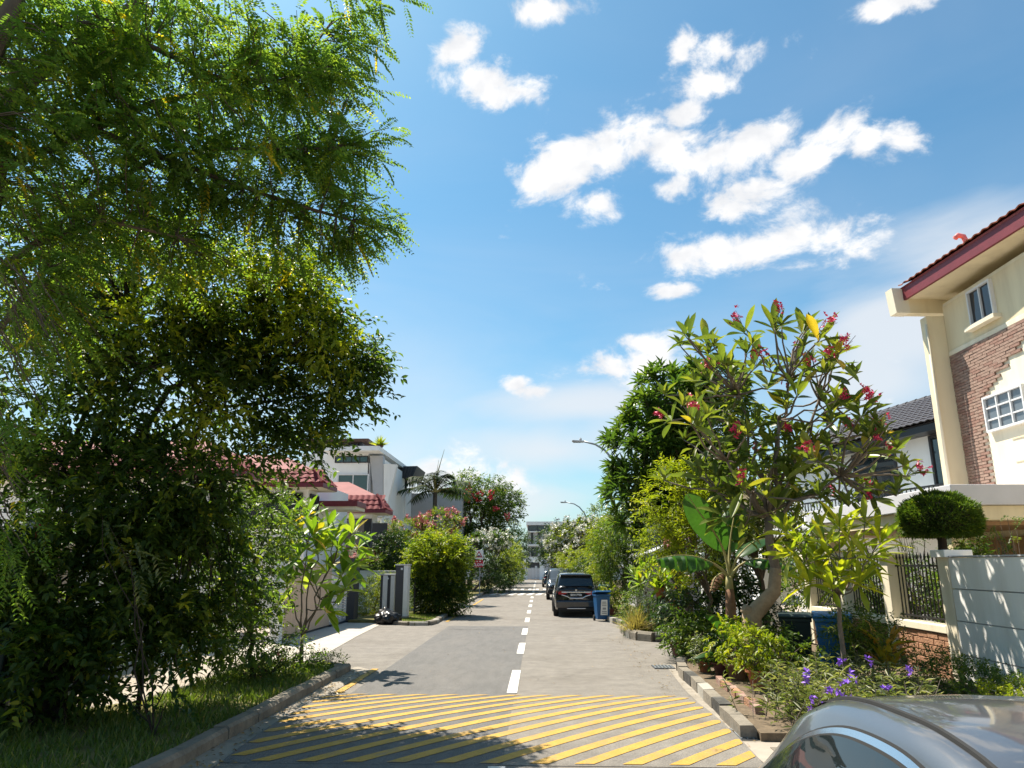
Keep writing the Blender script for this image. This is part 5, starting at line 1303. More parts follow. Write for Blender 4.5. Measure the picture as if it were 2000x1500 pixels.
for pts, r in limbs:
    w = pl(pts)
    if pts[0][0] < -20 and r > .03: br.tube([Vector((-7.3, 6.6, min(4.4, w[0].z-.6))), w[0]], [r*1.3, r*1.05], 6)
    br.tube(w, list(np.linspace(r*1.25, r*.35, len(w))), 7)
    for i in range(len(w)-1):
        for k in range(5): nodes.append((w[i].lerp(w[i+1], k/5), (i+k/5)/len(w)))
# frond clusters fill the crown region; each hangs on a twig to the nearest limb node
regions = [pel(330, 130, 8.2, 380, 190, 1.6), pel(560, 170, 8.6, 185, 170, 1.2), pel(640, 300, 8.8, 150, 60, .8), pel(640, 420, 8.9, 150, 80, .8), pel(200, 330, 7.8, 300, 150, 1.4),
           pel(440, 300, 8.2, 260, 130, 1.2), pel(60, 500, 7.0, 130, 120, .8), pel(60, 330, 7.0, 160, 160, .9), pel(120, 80, 7.4, 200, 150, 1.0), pel(690, 60, 8.8, 80, 100, .6), pel(300, 430, 8.4, 260, 70, .9), pel(250, 520, 8.4, 230, 50, .7), pel(120, 640, 7.6, 120, 70, .6), pel(560, 480, 8.8, 130, 45, .6), pel(480, 540, 8.8, 120, 30, .5), pel(660, 500, 9.0, 60, 25, .4), pel(80, 180, 7.2, 150, 180, .9)]
C, O = ell_points(regions, 900, rng, .25)
tips = [(735, 110, 8.9), (770, 270, 8.9), (765, 300, 8.9), (750, 430, 9.0), (765, 460, 9.0), (710, 500, 9.0), (700, 240, 8.8), (725, 180, 8.9), (740, 40, 8.9), (790, 5, 8.9), (690, 470, 9.0), (640, 330, 8.8), (720, 330, 8.9), (760, 250, 8.9), (770, 325, 8.9), (720, 445, 9.0)]
C = np.concatenate([C, np.array([V3(at(x, y, Y)) for x, y, Y in tips])]); 
nodeP = np.array([V3(n_[0]) for n_ in nodes])
fr_C, fr_D = [], []
for c in C:
    j = np.argmin(((nodeP-c)**2).sum(1)); a = Vector(nodeP[j]); b = Vector(c)
    if (b-a).length > 1.6: a = b+(a-b).normalized()*1.2
    pts = curve_pts(a, b, .04, 4, .04, rng); br.tube(pts, [.011, .009, .007, .004], 4, cap=False)
    dirv = unit(V3(b-a)) if (b-a).length > .02 else np.array([1, 0, 0])
    for q in range(5):
        f = (q+1)/5; p = V3(pts[0].lerp(pts[3], f)) if q < 4 else V3(b)
        fr_C.append(p); fr_D.append(dirv*.5+np.array([.35, 0, 0])+rng.normal(0, .6, 3)+np.array([0, 0, -.15]))
fr_C, fr_D = np.array(fr_C), np.array(fr_D)
ft_br = br.build('branches', 'bark', ft, smooth=True, w=True)
pinnate('leaflets', ft, fr_C, unit(fr_D), 'leaf_feather', 11, .46, .074, .040, rng, V3(fb))
# low drooping sprays of the same tree in front on the left
rngB = np.random.default_rng(9)
low = [pel(60, 620, 6.4, 90, 110, .4), pel(30, 830, 6.2, 60, 90, .3), pel(30, 1000, 6.2, 40, 80, .3), pel(100, 720, 6.6, 60, 70, .4), pel(15, 1080, 6.2, 30, 70, .3)]
C2, O2 = ell_points(low, 130, rngB, .2)
D2 = np.stack([rngB.normal(.2, .5, len(C2)), rngB.normal(0, .5, len(C2)), rngB.normal(-.6, .3, len(C2))], 1)
pinnate('hanging_leaflets', ft, C2, unit(D2), 'leaf_feather', 9, .34, .07, .028, rngB, V3(fb), .3)
hb = MB()
for c in C2[::3]:
    up = Vector(c)+Vector((-.35, -.1, .55)); hb.tube(curve_pts(up, Vector(c), -.05, 4, .03, rngB), [.008, .006, .005, .003], 4, cap=False)
hb.build('hanging_twigs', 'bark', ft, w=True)

# ---------------------------------------------------------------- left: dense dark tree
rng = np.random.default_rng(21)
db = Vector((-6.35, 9.5, .1))
dt = plant('leafy_tree', 'dense dark green leafy tree on the left verge with slim trunks', 'tree', db)
ells = [pel(300, 590, 10.6, 270, 130, 1.3), pel(180, 500, 10.6, 230, 120, 1.2), pel(120, 760, 10.2, 200, 220, 1.1), pel(330, 770, 10.5, 220, 110, 1.1), pel(160, 980, 10.0, 210, 150, 1.0), pel(330, 950, 10.2, 110, 90, .8),
        pel(170, 1160, 10.0, 190, 140, .8), pel(360, 1110, 10.6, 90, 110, .7), pel(290, 1235, 10.0, 100, 45, .5), pel(440, 910, 10.5, 80, 50, .6), pel(400, 1010, 10.5, 70, 60, .6), pel(90, 1310, 9.4, 130, 110, .6), pel(30, 1130, 10, 90, 130, .7), pel(420, 1230, 10.6, 50, 70, .5), pel(50, 1420, 9.0, 80, 50, .5)]
sprays = [pel(560, 535, 10.6, 75, 26, .5), pel(560, 590, 10.6, 95, 24, .6), pel(600, 640, 10.6, 110, 24, .6), pel(620, 690, 10.6, 125, 26, .6), pel(600, 735, 10.5, 140, 22, .6), pel(620, 785, 10.6, 110, 24, .5), pel(560, 835, 10.6, 130, 22, .5), pel(530, 880, 10.6, 110, 14, .4), pel(430, 640, 10.5, 120, 60, .8), pel(440, 720, 10.4, 120, 40, .8), pel(690, 720, 10.6, 50, 45, .4)]
C, O = ell_points(ells, 3100, rng, .3)
Cl, Ol = ell_points([pel(130, 1000, 9.8, 170, 130, .8), pel(150, 1160, 9.8, 180, 140, .7), pel(300, 1080, 10.2, 110, 120, .6), pel(70, 1300, 9.4, 120, 110, .6), pel(300, 1230, 10.2, 90, 60, .5), pel(420, 1150, 11, 70, 90, .5), pel(60, 1430, 8.8, 80, 45, .4)], 1150, rng, .25)
C, O = np.concatenate([C, Cl]), np.concatenate([O, Ol])
C1, O1 = ell_points(sprays, 1080, rng, .2)
f = np.sin(C[:, 0]*3.1+.6)*np.sin(C[:, 1]*2.6)*np.sin(C[:, 2]*3.4+1); C, O = C[f > -.22], O[f > -.22]
keep = C[:, 2] > .25; C, O = C[keep], O[keep]
twig_leaves('outer_sprays', dt, C1, unit(np.array([1.0, -.1, -.05])+rng.normal(0, .35, C1.shape)), 'leaf_tree', 14, .52, .115, .046, .16, .85, 'leaf', rng, off=V3(db))
O = unit(O+np.array([.5, 0, .1]))
up = C[:, 2] > 1.2
twig_leaves('crown', dt, C, O, 'leaf_tree', 13, .50, .125, .052, .28, .85, 'leaf', rng, off=V3(db))
sprg = C[:, 2] > 3.6
tb = MB()
trunks = [[(95, 1430, 9.5), (75, 1300, 10.2), (65, 1180, 10.6), (80, 1050, 10.5), (130, 900, 10.5), (200, 720, 10.6), (260, 600, 10.7)],
          [(110, 1435, 9.5), (98, 1280, 10.2), (100, 1150, 10.3), (112, 1040, 10.4), (180, 860, 10.6), (240, 700, 10.8)],
          [(118, 1435, 9.5), (125, 1250, 10.3), (150, 1080, 10.8), (260, 880, 10.8), (330, 760, 10.8), (480, 700, 10.7), (640, 690, 10.6)],
          [(180, 860, 10.6), (280, 720, 10.6), (420, 640, 10.6), (560, 560, 10.6)], [(260, 880, 10.8), (400, 800, 10.7), (560, 780, 10.6), (680, 760, 10.6)], [(150, 1080, 10.8), (240, 1000, 10.6), (360, 960, 10.5), (460, 930, 10.6)]]
nodeP = []
for k, T in enumerate(trunks):
    w = pl(T); r = .075 if k < 3 else .035
    tb.tube(w, list(np.linspace(r, r*.3, len(w))), 7)
    for i in range(len(w)-1):
        for q in range(4): nodeP.append(V3(w[i].lerp(w[i+1], q/4)))
nodeP = np.array(nodeP)
for c in C[rng.choice(len(C), 420, replace=False)]:
    j = np.argmin(((nodeP-c)**2).sum(1)); tb.tube(curve_pts(Vector(nodeP[j]), Vector(c), .05, 4, .05, rng), [.022, .016, .010, .005], 5, cap=False)
tb.build('trunk', 'bark_dark', dt, smooth=True, w=True)
# a twining shoot reaching out over the sky on the right side
sh = MB(); sp = pl([(690, 720, 10.5), (725, 745, 10.5), (760, 768, 10.5), (793, 774, 10.5)]); sh.tube(sp, [.008, .006, .005, .003], 4)
sp2 = pl([(650, 690, 10.5), (690, 672, 10.5), (740, 658, 10.5)]); sh.tube(sp2, [.008, .006, .004], 4)
sh.build('shoot', 'bark_dark', dt, w=True)
P_ = np.array([V3(sp2[0].lerp(sp2[2], t)) for t in np.linspace(0, 1, 9)]+[V3(sp[0].lerp(sp[3], t)) for t in np.linspace(0, 1, 5)])
link('shoot_leaves', leaf_mesh('shoot_leaves', P_-V3(db), np.random.default_rng(3).normal(size=(len(P_), 3))+np.array([.2, 0, -1]), np.full(len(P_), .10), np.full(len(P_), .06), 'leaf_mid', None, 'leaf'), dt)
# brighter yellow-green creeper crown at its top right
leafy('leafy_tree', 'yellow green small leaved tree growing through the dark tree top', (-5.4, 10.2, .1), [pel(570, 560, 9.9, 70, 50, .4), pel(610, 630, 9.9, 60, 40, .4), pel(520, 510, 9.9, 80, 40, .4), pel(430, 560, 9.9, 110, 50, .4), pel(640, 690, 9.9, 60, 22, .3), pel(300, 620, 9.7, 60, 50, .3), pel(130, 640, 9.5, 60, 60, .3), pel(420, 800, 9.9, 60, 30, .3)],
      430, 'leaf_lime', 14, .5, .10, .042, .25, .4, k=5, sub=40, r0=.032, bark='bark_dark', tmpl='leaf', fork=tuple(at(400, 800, 10.3)))
# big-leafleted spray hanging in front (pale grey-green leaflets)
rng2 = np.random.default_rng(77)
hs_ = plant('sapling', 'sapling with pale compound leaves in front of the dark tree', 'shrub', tuple(atz(300, 1440, .1)))
HB = V3(hs_.location)
cen = [(215, 1030), (265, 1055), (280, 1090), (250, 1075), (230, 1060), (300, 1080), (260, 1100), (270, 1120), (200, 1010)]
Cq = np.array([V3(at(x, y, 8.3)) for x, y in cen]); Dq = rng2.normal(0, .3, (len(Cq), 3))+np.array([.7, 0, -.45])
pinnate('leaflets', hs_, Cq, unit(Dq), 'leaf_strap', 8, .30, .10, .05, rng2, HB, .6)
Cq2 = np.array([V3(at(*q, 8.8)) for q in [(240, 1360), (255, 1380), (330, 1290), (350, 1270), (310, 1300), (345, 1350), (330, 1370), (225, 1350)]])
pinnate('dark_leaflets', hs_, Cq2, unit(rng2.normal(0, .4, (len(Cq2), 3))+np.array([.6, 0, -.3])), 'leaf_dark', 8, .36, .12, .06, rng2, HB, .7)['kind'] = 'stuff'
st = MB()
for q in list(Cq)[::4]+list(Cq2)[::3]: st.tube(curve_pts(Vector(HB), Vector(q), .12, 6, .03, rng2), [.011, .010, .008, .006, .005, .003], 5, cap=False)
st.build('stems', 'bark_dark', hs_, smooth=True, w=True)

# ---------------------------------------------------------------- left: shrubs at the verge end
leafy('flowering_shrub', 'tall shrub with small glossy leaves beside the left kerb', (-5.0, 13.2, .1), [pel(450, 1100, 13.2, 90, 110, .8), pel(520, 1015, 13.2, 75, 60, .7), pel(480, 1230, 13.2, 80, 90, .7), pel(410, 1010, 13.2, 90, 70, .7), pel(500, 1120, 13.2, 50, 80, .6)],
      1000, 'leaf_mid', 12, .38, .082, .034, .2, .4, k=8, sub=90, r0=.05, bark='bark_dark', cat='shrub', gap=3.5, tmpl='leaf')
t = leafy('flowering_shrub', 'low dark shrub with a few pink blossoms at the left kerb', (-4.75, 13.4, .1), [pel(520, 1300, 13.4, 90, 60, .6), pel(470, 1330, 12.6, 60, 35, .5), pel(580, 1290, 13.6, 40, 40, .4)],
      330, 'leaf_mid', 10, .28, .07, .03, .15, .4, k=6, sub=50, r0=.03, bark='bark_dark', cat='shrub')
petals(3, [V3(at(506, 1317, 13.0)), V3(at(500, 1300, 13.0)), V3(at(545, 1285, 13.0))], .04, 'rose_petal', 'blossoms', t, off=V3(t.location), spread=.05)
leafy('low_hedge', 'low trimmed green ground cover at the end of the left verge', (-4.7, 14.9, .1), [pel(610, 1300, 14.9, 60, 22, .35), pel(645, 1298, 15.0, 28, 18, .25), pel(560, 1310, 14.7, 50, 22, .35)], 420, 'leaf_mid', 9, .16, .05, .022, .1, .6, k=5, sub=50, r0=.014, bark='twig_grey', cat='hedge')

# rosette plants with individual leaves
def rosette(parent, mesh_list, tip, axis, n, rng, up=.3, smin=.7, smax=1.1, tilt=(.25, 1.0), name='leaf', base=Vector((0, 0, 0))):
    axis = Vector(axis).normalized(); u = axis.orthogonal().normalized(); v = axis.cross(u); ph = rng.uniform(0, 6.28)
    for k in range(n):
        a = ph+k*2.399; f = k/max(n-1, 1); tl = tilt[0]+(tilt[1]-tilt[0])*f+rng.normal(0, .12)
        d = axis*math.cos(tl*1.45)+(u*math.cos(a)+v*math.sin(a))*math.sin(tl*1.45)+Vector((0, 0, -.12*f))
        put(mesh_list[rng.integers(len(mesh_list))], name, parent, Vector(tip)-axis*.05*f-base+d*.02, d, rng.normal(0, .35), rng.uniform(smin, smax))
def frangipani(name, label, base, tips, nodes_, meshes, nleaf, bark, r0, rng, flowers=None, fmat='pink_petal', ntilt=(.15, 1.05), smin=.7, smax=1.1, cat='tree', group=None, trunkpts=None, rtip=.016, droopy=0.0):
    """trunk polyline -> limb nodes -> tips with rosettes; every leaf an object"""
    t = plant(name, label, cat, base, group); mb = MB(); base = Vector(base)
    tp = [Vector(p) for p in (trunkpts or [base, nodes_[0]])]
    mb.tube(tp, list(np.linspace(r0, r0*.62, len(tp))), 10)
    top = tp[-1]; nd = [Vector(n_) for n_ in nodes_]
    for n_ in nd:
        if (n_-top).length > .05: mb.tube(curve_pts(top, n_, -.04, 6, .035, rng), list(np.linspace(r0*.42, r0*.22, 6)), 7)
    total = 0
    for i, tip in enumerate(tips):
        tip = Vector(tip); n_ = min(nd, key=lambda q: (q-tip).length+max(0, q.z-tip.z+.1)*1.5)
        mid = n_.lerp(tip, .45)+Vector(rng.normal(0, .08, 3))*(tip-n_).length; 
        mb.tube([n_, n_.lerp(mid, .5)+Vector((0, 0, -.02)), mid, mid.lerp(tip, .6)+Vector((0, 0, .03)), tip], list(np.linspace(r0*.24, rtip, 5)), 6)
        ax = (tip-mid).normalized()*.8+Vector((0, 0, .5))
        nl = nleaf if total+nleaf <= 298 else max(0, 298-total); total += nl
        rosette(t, meshes, tip, ax, nl, rng, tilt=ntilt, smin=smin, smax=smax, base=base)
        if flowers and i in flowers:
            fp = tip+ax*.30+Vector((rng.normal(0, .08), -.12, 0))
            for k_ in range(3): mb.tube([tip, tip+ax*.12+Vector(rng.normal(0, .05, 3)), fp+Vector(rng.normal(0, .08, 3))], [.007, .006, .004], 4, cap=False)
            petals(11, [V3(fp)], .07, fmat, 'flower_cluster', t, rng, off=V3(base), spread=.06)
    mb.build('trunk', bark, t, smooth=True, w=True)
    return t
FL = [leaf_object_mesh('leaf', .58, .165, 'frangi_leaf', d, f) for d, f in ((.05, .12), (.15, .25), (.28, .18), (.02, .4))]
rng = np.random.default_rng(31)
Y0 = 13.8
tipsP = [(1380, 673), (1345, 660), (1453, 650), (1513, 640), (1567, 650), (1600, 665), (1630, 697), (1410, 710), (1553, 710), (1470, 723), (1383, 743), (1433, 740), (1580, 740), (1617, 727), (1660, 800), (1683, 813), (1623, 800), (1557, 773), (1350, 827), (1310, 822), (1397, 800), (1453, 847), (1483, 833), (1553, 853), (1697, 847), (1490, 900), (1423, 927), (1690, 883), (1770, 930), (1690, 955), (1733, 890), (1700, 975), (1517, 993), (1450, 953), (1417, 1010), (1460, 1000), (1600, 973), (1367, 933), (1640, 850), (1500, 760), (1590, 900), (1540, 940)]
tips3 = [at(x, y, Y0+rng.uniform(-1.1, 1.1)) for x, y in tipsP]
nds = [at(x, y, Y0+dy) for x, y, dy in [(1500, 1000, 0), (1420, 900, -.3), (1460, 830, .2), (1520, 820, -.2), (1580, 860, .3), (1640, 930, -.3), (1470, 960, -.5), (1540, 740, 0), (1440, 770, .3), (1600, 780, .2), (1500, 930, .4), (1400, 960, .2)]]
tr_ = [at(1478, 1330, Y0), at(1474, 1260, Y0), at(1468, 1205, Y0), at(1482, 1188, Y0), at(1512, 1155, Y0), at(1515, 1110, Y0), at(1503, 1060, Y0), at(1500, 1010, Y0)]
tr_[0].z = .08
fg = frangipani('frangipani_tree', 'large frangipani with long leaves, pink blossoms and bent pale trunk', tr_[0], tips3, nds, FL, 7, 'twig_grey', .105, rng,
           flowers={2, 3, 5, 6, 9, 12, 13, 14, 15, 16, 18, 19, 23, 24, 25, 27, 28, 29, 30, 31, 10, 36, 33, 8, 21, 38, 40, 39}, trunkpts=tr_[4:])
lt = MB().tube(tr_[:6], [.19, .175, .17, .15, .125, .105], 12); lt.build('lower_trunk', 'bark_pale', fg, smooth=True, w=True)
kn = at(1452, 1188, Y0-.05); MB().tube([at(1470, 1200, Y0), kn], [.13, .085], 10).build('cut_stump', 'bark_pale', fg, smooth=True, w=True)
rngf = np.random.default_rng(91)
xt = [at(x+rngf.normal(0, 26), y+rngf.normal(0, 26), Y0+rngf.uniform(-1.2, 1.2)) for x, y in tipsP for _ in (0, 1)]
xb = MB(); P_, D_ = [], []
for q in xt:
    n_ = min(nds, key=lambda w_: (w_-q).length); xb.tube(curve_pts(n_, q, -.03, 5, .04, rngf), [.022, .02, .018, .016, .013], 5)
    ph = rngf.uniform(0, 6.28)
    for k in range(7):
        a = ph+k*2.399; tl = .25+.17*k; P_.append(V3(q)); D_.append(np.array([math.cos(a)*math.sin(tl), math.sin(a)*math.sin(tl), math.cos(tl)+.15]))
xb.build('side_branches', 'twig_grey', fg, smooth=True, w=True)
Lr = rngf.uniform(.24, .42, len(P_)); tag(link('small_leaves', leaf_mesh('small_leaves', np.array(P_)-V3(fg.location), np.array(D_), Lr, Lr*.27, 'leaf_olive', None, 'leaf', rng=rngf, roll=.4), fg), kind='stuff')
# fill foliage inside the crown: thinner lower leaves as one piece beyond the individual ones
C, O = ell_points([pel(1450, 880, 14.4, 110, 150, .8), pel(1560, 900, 14.4, 110, 90, .8)], 150, rng, .2)
o, _ = twig_leaves('inner_leaves', fg, C, O, 'leaf_olive', 5, .3, .30, .085, .1, .8, 'leaf', rng, off=V3(fg.location)); tag(o, kind='stuff')

# small yellow-green plumeria on a thin stem
PY_ = [leaf_object_mesh('leaf', .44, .10, 'plum_yellow', d, f) for d, f in ((.05, .2), (.2, .3), (.3, .15))]
rng = np.random.default_rng(8)
Yp = 12.0
tp_ = [(1560, 1060), (1600, 1040), (1640, 1030), (1690, 1020), (1715, 1045), (1570, 1100), (1620, 1085), (1665, 1075), (1700, 1090), (1600, 1130), (1640, 1125), (1680, 1140), (1545, 1085), (1580, 1140), (1660, 1110), (1610, 1060), (1720, 1060), (1535, 1040), (1655, 1045), (1595, 1095), (1690, 1120), (1625, 1150)]
tp3 = [at(x, y, Yp+rng.uniform(-.7, .7)) for x, y in tp_]
b0 = at(1655, 1350, Yp); b0.z = .1
frangipani('plumeria', 'young yellow green plumeria on a thin bare stem before the fence', b0, tp3, [at(1638, 1160, Yp), at(1600, 1120, Yp+.2), at(1680, 1130, Yp), at(1640, 1090, Yp-.3), at(1700, 1090, Yp+.2), at(1575, 1090, Yp)], PY_, 13, 'twig_grey', .045, rng,
           trunkpts=[b0, at(1648, 1280, Yp), at(1640, 1220, Yp), at(1638, 1160, Yp)], ntilt=(.1, 1.15), rtip=.009)
# frangipani sapling at the left verge end
YL = [leaf_object_mesh('leaf', .54, .15, 'frangi_young', d, f) for d, f in ((.06, .2), (.2, .25), (.32, .15))]
rng = np.random.default_rng(4)
Yl = 15.2
b1 = at(588, 1292, Yl); b1.z = .1
tl_ = [(640, 1030), (600, 1010), (560, 1050), (690, 1040), (620, 1080), (660, 1075), (700, 1070), (580, 1090), (640, 1115), (670, 1120), (615, 1140), (645, 1165), (560, 1140), (690, 1105), (545, 1180), (640, 1195), (585, 1050), (655, 1050), (610, 1045), (570, 1020), (630, 1060), (595, 1120), (565, 1100), (675, 1150)]
fs = frangipani('frangipani_sapling', 'frangipani sapling with branching grey stems at the end of the left verge', b1, [at(x, y, Yl+rng.uniform(-.5, .5)) for x, y in tl_],
           [at(590, 1240, Yl), at(600, 1190, Yl), at(575, 1180, Yl), at(625, 1170, Yl+.2), at(610, 1110, Yl), at(650, 1100, Yl), at(600, 1070, Yl-.2)], YL, 11, 'twig_grey', .05, rng,
           trunkpts=[b1, at(589, 1262, Yl), at(590, 1240, Yl)], rtip=.012)
for q in ((700, 1045), (560, 1060), (690, 1080)): petals(6, [V3(at(*q, Yl))], .08, 'white_petal', 'flower_cluster', fs, rng, off=V3(b1), spread=.05)

# ---------------------------------------------------------------- right: big dark rosette-leaved tree behind
def rosette_tree(name, label, base, ells, ntips, mt, per, L, W, rng, bark='bark', r0=.12, k=8, sub=120, tilt=1.0, cat='tree', flowers=None, group=None, shell=.75, fork=None):
    t = plant(name, label, cat, base, group)
    C, O = ell_points(ells, ntips, rng, shell); kp = C[:, 2] > base[2]+.2; C, O = C[kp], O[kp]; n = len(C)
    ax = unit(O*.7+np.array([0, 0, .65])+rng.normal(0, .2, (n, 3)))
    u = unit(np.cross(ax, rng.normal(size=(n, 3)))); v = np.cross(ax, u)
    a = (np.arange(per)*2.399)[None, :]+rng.uniform(0, 6.28, (n, 1)); tl = (np.linspace(.3, 1.5, per)*tilt)[None, :]+rng.normal(0, .12, (n, per))
    D = ax[:, None]*np.cos(tl)[..., None]+(u[:, None]*np.cos(a)[..., None]+v[:, None]*np.sin(a)[..., None])*np.sin(tl)[..., None]+np.array([0, 0, -.15])
    P = np.repeat(C[:, None], per, 1)-ax[:, None]*(np.linspace(0, .25, per)*L)[None, :, None]
    Ls = L*rng.uniform(.7, 1.15, n*per); tint = np.clip(rng.normal(.42, .2, (n, 1))+rng.normal(0, .12, (n, per)), 0, 1)
    link('crown', leaf_mesh('crown', P.reshape(-1, 3)-V3(base), D.reshape(-1, 3), Ls, Ls*W/L, mt, tint.ravel(), 'leaf', rng=rng, roll=.3), t)
    ze = np.mean([e[0] for e in ells], 0)
    branching(base, fork or (ze[0], ze[1], base[2]+(ze[2]-base[2])*.5), C, r0, k, sub, .04, rng).build('trunk', bark, t, smooth=True, w=True)
    if flowers:
        mt_, cnt, num, sz = flowers; idx = rng.choice(n, min(cnt, n), replace=False)
        petals(num, [C[i]+ax[i]*L*.6 for i in idx], sz, mt_, 'blossoms', t, rng, off=V3(base), spread=L*.28)
    return t
rng = np.random.default_rng(13)
rosette_tree('plumeria_tree', 'big round dark green plumeria tree right of the nearest street lamp', (3.75, 19.2, .1), [pel(1300, 800, 19, 82, 95, 1.1), pel(1265, 880, 19, 85, 100, 1.1), pel(1360, 820, 19.3, 95, 120, 1.1), pel(1235, 970, 19, 58, 75, .9), pel(1330, 940, 19.2, 90, 100, 1.1), pel(1400, 760, 19.3, 60, 60, .9)],
             640, 'leaf_glossy', 13, .36, .095, rng)
rng = np.random.default_rng(14)
leafy('oleander', 'tall yellow green narrow leaved shrub before the dark plumeria tree', (3.95, 16.6, .1), [pel(1310, 985, 16.6, 55, 75, .6), pel(1350, 1060, 16.6, 60, 70, .6), pel(1330, 930, 16.6, 40, 35, .4), pel(1385, 990, 16.6, 45, 60, .5), pel(1290, 1040, 16.6, 40, 60, .4)],
      460, 'leaf_lime', 16, .40, .12, .026, .1, .5, k=6, sub=60, r0=.05, cat='shrub', outb=.5)
leafy('leafy_tree', 'shaded green tree behind the large pink frangipani', (5.6, 18.6, .1), [pel(1440, 940, 18.6, 90, 90, .9), pel(1500, 1010, 18.8, 90, 70, .9), pel(1420, 1060, 18.2, 80, 60, .8), pel(1400, 880, 18.6, 70, 60, .8)], 650, 'leaf_olive', 12, .45, .12, .05, .25, .4, k=7, sub=70, r0=.08, tmpl='leaf')
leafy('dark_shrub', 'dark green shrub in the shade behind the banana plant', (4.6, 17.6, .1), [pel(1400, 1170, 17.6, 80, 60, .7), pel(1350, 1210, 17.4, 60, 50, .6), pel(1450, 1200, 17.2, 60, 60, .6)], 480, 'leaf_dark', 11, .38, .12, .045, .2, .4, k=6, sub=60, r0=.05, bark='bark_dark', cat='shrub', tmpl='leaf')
leafy('dark_shrub', 'dark shrub filling the bed between banana plant and rack', (3.9, 16.4, .1), [pel(1385, 1250, 16.2, 55, 45, .5), pel(1340, 1240, 16.6, 35, 40, .4), pel(1440, 1265, 15.4, 40, 35, .4)], 340, 'leaf_mid', 10, .3, .10, .042, .15, .5, k=5, sub=50, r0=.03, bark='bark_dark', cat='shrub', tmpl='leaf')
leafy('garden_shrub', 'shaded shrub pressing through the iron bars of the fence', (8.3, 15.2, .05), [((8.3, 14.8, 1.5), (.55, .9, .8)), ((8.2, 16.9, 1.3), (.55, .9, .8)), ((8.4, 14.4, 2.1), (.4, .5, .35))], 700, 'leaf_mid', 11, .32, .085, .035, .15, .4, k=6, sub=60, r0=.04, cat='shrub', tmpl='leaf')
leafy('garden_shrub', 'shaded shrub behind the fence bars near the bins', (8.4, 19.4, .05), [((8.3, 18.9, 1.2), (.6, 1.1, .8)), ((8.3, 20.2, 1.1), (.6, .8, .7))], 500, 'leaf_mid', 11, .34, .085, .035, .15, .4, k=6, sub=50, r0=.04, cat='shrub', tmpl='leaf')
# clipped ball tree behind the white wall
tb_c = at(1835, 1014, 14.2)
tb = plant('topiary_tree', 'clipped dome shaped topiary tree behind the white wall', 'tree', (tb_c.x, 14.2, .05))
rng = np.random.default_rng(2)
n = 15000; d = unit(rng.normal(size=(n, 3))); d[:, 2] = np.where(d[:, 2] < -.55, -.55, d[:, 2]); rr = np.array([.70, .66, .50])*rng.uniform(.86, 1.02, (n, 1))*(1+.09*np.sin(d[:, :1]*7)*np.sin(d[:, 1:2]*8+d[:, 2:3]*6))*np.where(rng.random((n, 1)) < .03, 1.08, 1)
Pn = d*rr+np.array([tb_c.x, 14.2, tb_c.z-.02]); Ls = rng.uniform(.05, .10, n)
link('crown', leaf_mesh('crown', Pn-V3(tb.location), d+rng.normal(0, .45, (n, 3))+np.array([0, 0, .3]), Ls, Ls*.3, 'leaf_mid', np.clip(rng.normal(.35, .2, n), 0, 1), 'dia', rng=rng), tb)
MB().tube([(tb_c.x, 14.2, .05), (tb_c.x+.03, 14.2, 1.3), (tb_c.x-.02, 14.2, 2.2), (tb_c.x, 14.2, tb_c.z-.15)], [.12, .10, .09, .07], 8).build('trunk', 'bark_dark', tb, smooth=True, w=True)
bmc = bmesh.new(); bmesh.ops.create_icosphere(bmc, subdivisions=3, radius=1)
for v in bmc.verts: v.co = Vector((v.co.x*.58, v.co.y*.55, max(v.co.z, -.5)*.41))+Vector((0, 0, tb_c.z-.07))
mec = bpy.data.meshes.new('crown_core'); bmc.to_mesh(mec); bmc.free(); mec.materials.append(MATS['bark_dark']); link('crown_core', mec, tb)  # solid dark core inside the clipped leaf shell
for (px, py, Y, lab) in [(1965, 1045, 11.6, 'leafy shrub tips above the white wall at the right edge'), (1885, 1070, 12.6, 'small shrub above the white wall beside the topiary'), (1770, 1050, 14.8, 'small bright shrub between the topiary and the fence')]:
    c_ = atx(px, py, 8.5); Y = c_.y; pn_ = plant('garden_shrub', lab, 'shrub', (c_.x, Y, .05)); r3 = np.random.default_rng(int(px)); Cq = np.array([V3(c_)])+r3.normal(0, 1, (16, 3))*np.array([.22, .2, .16])
    pinnate('leaflets', pn_, Cq, unit(r3.normal(0, .7, (16, 3))+np.array([0, 0, .3])), 'leaf_mid', 7, .30, .085, .038, r3, V3(pn_.location), .8)
    s_ = MB()
    for q in Cq: s_.tube(curve_pts(Vector((c_.x, Y, .05)), Vector(q), .03, 5, .02, r3), [.02, .016, .012, .008, .004], 4, cap=False)
    s_.build('stems', 'bark', pn_, w=True)

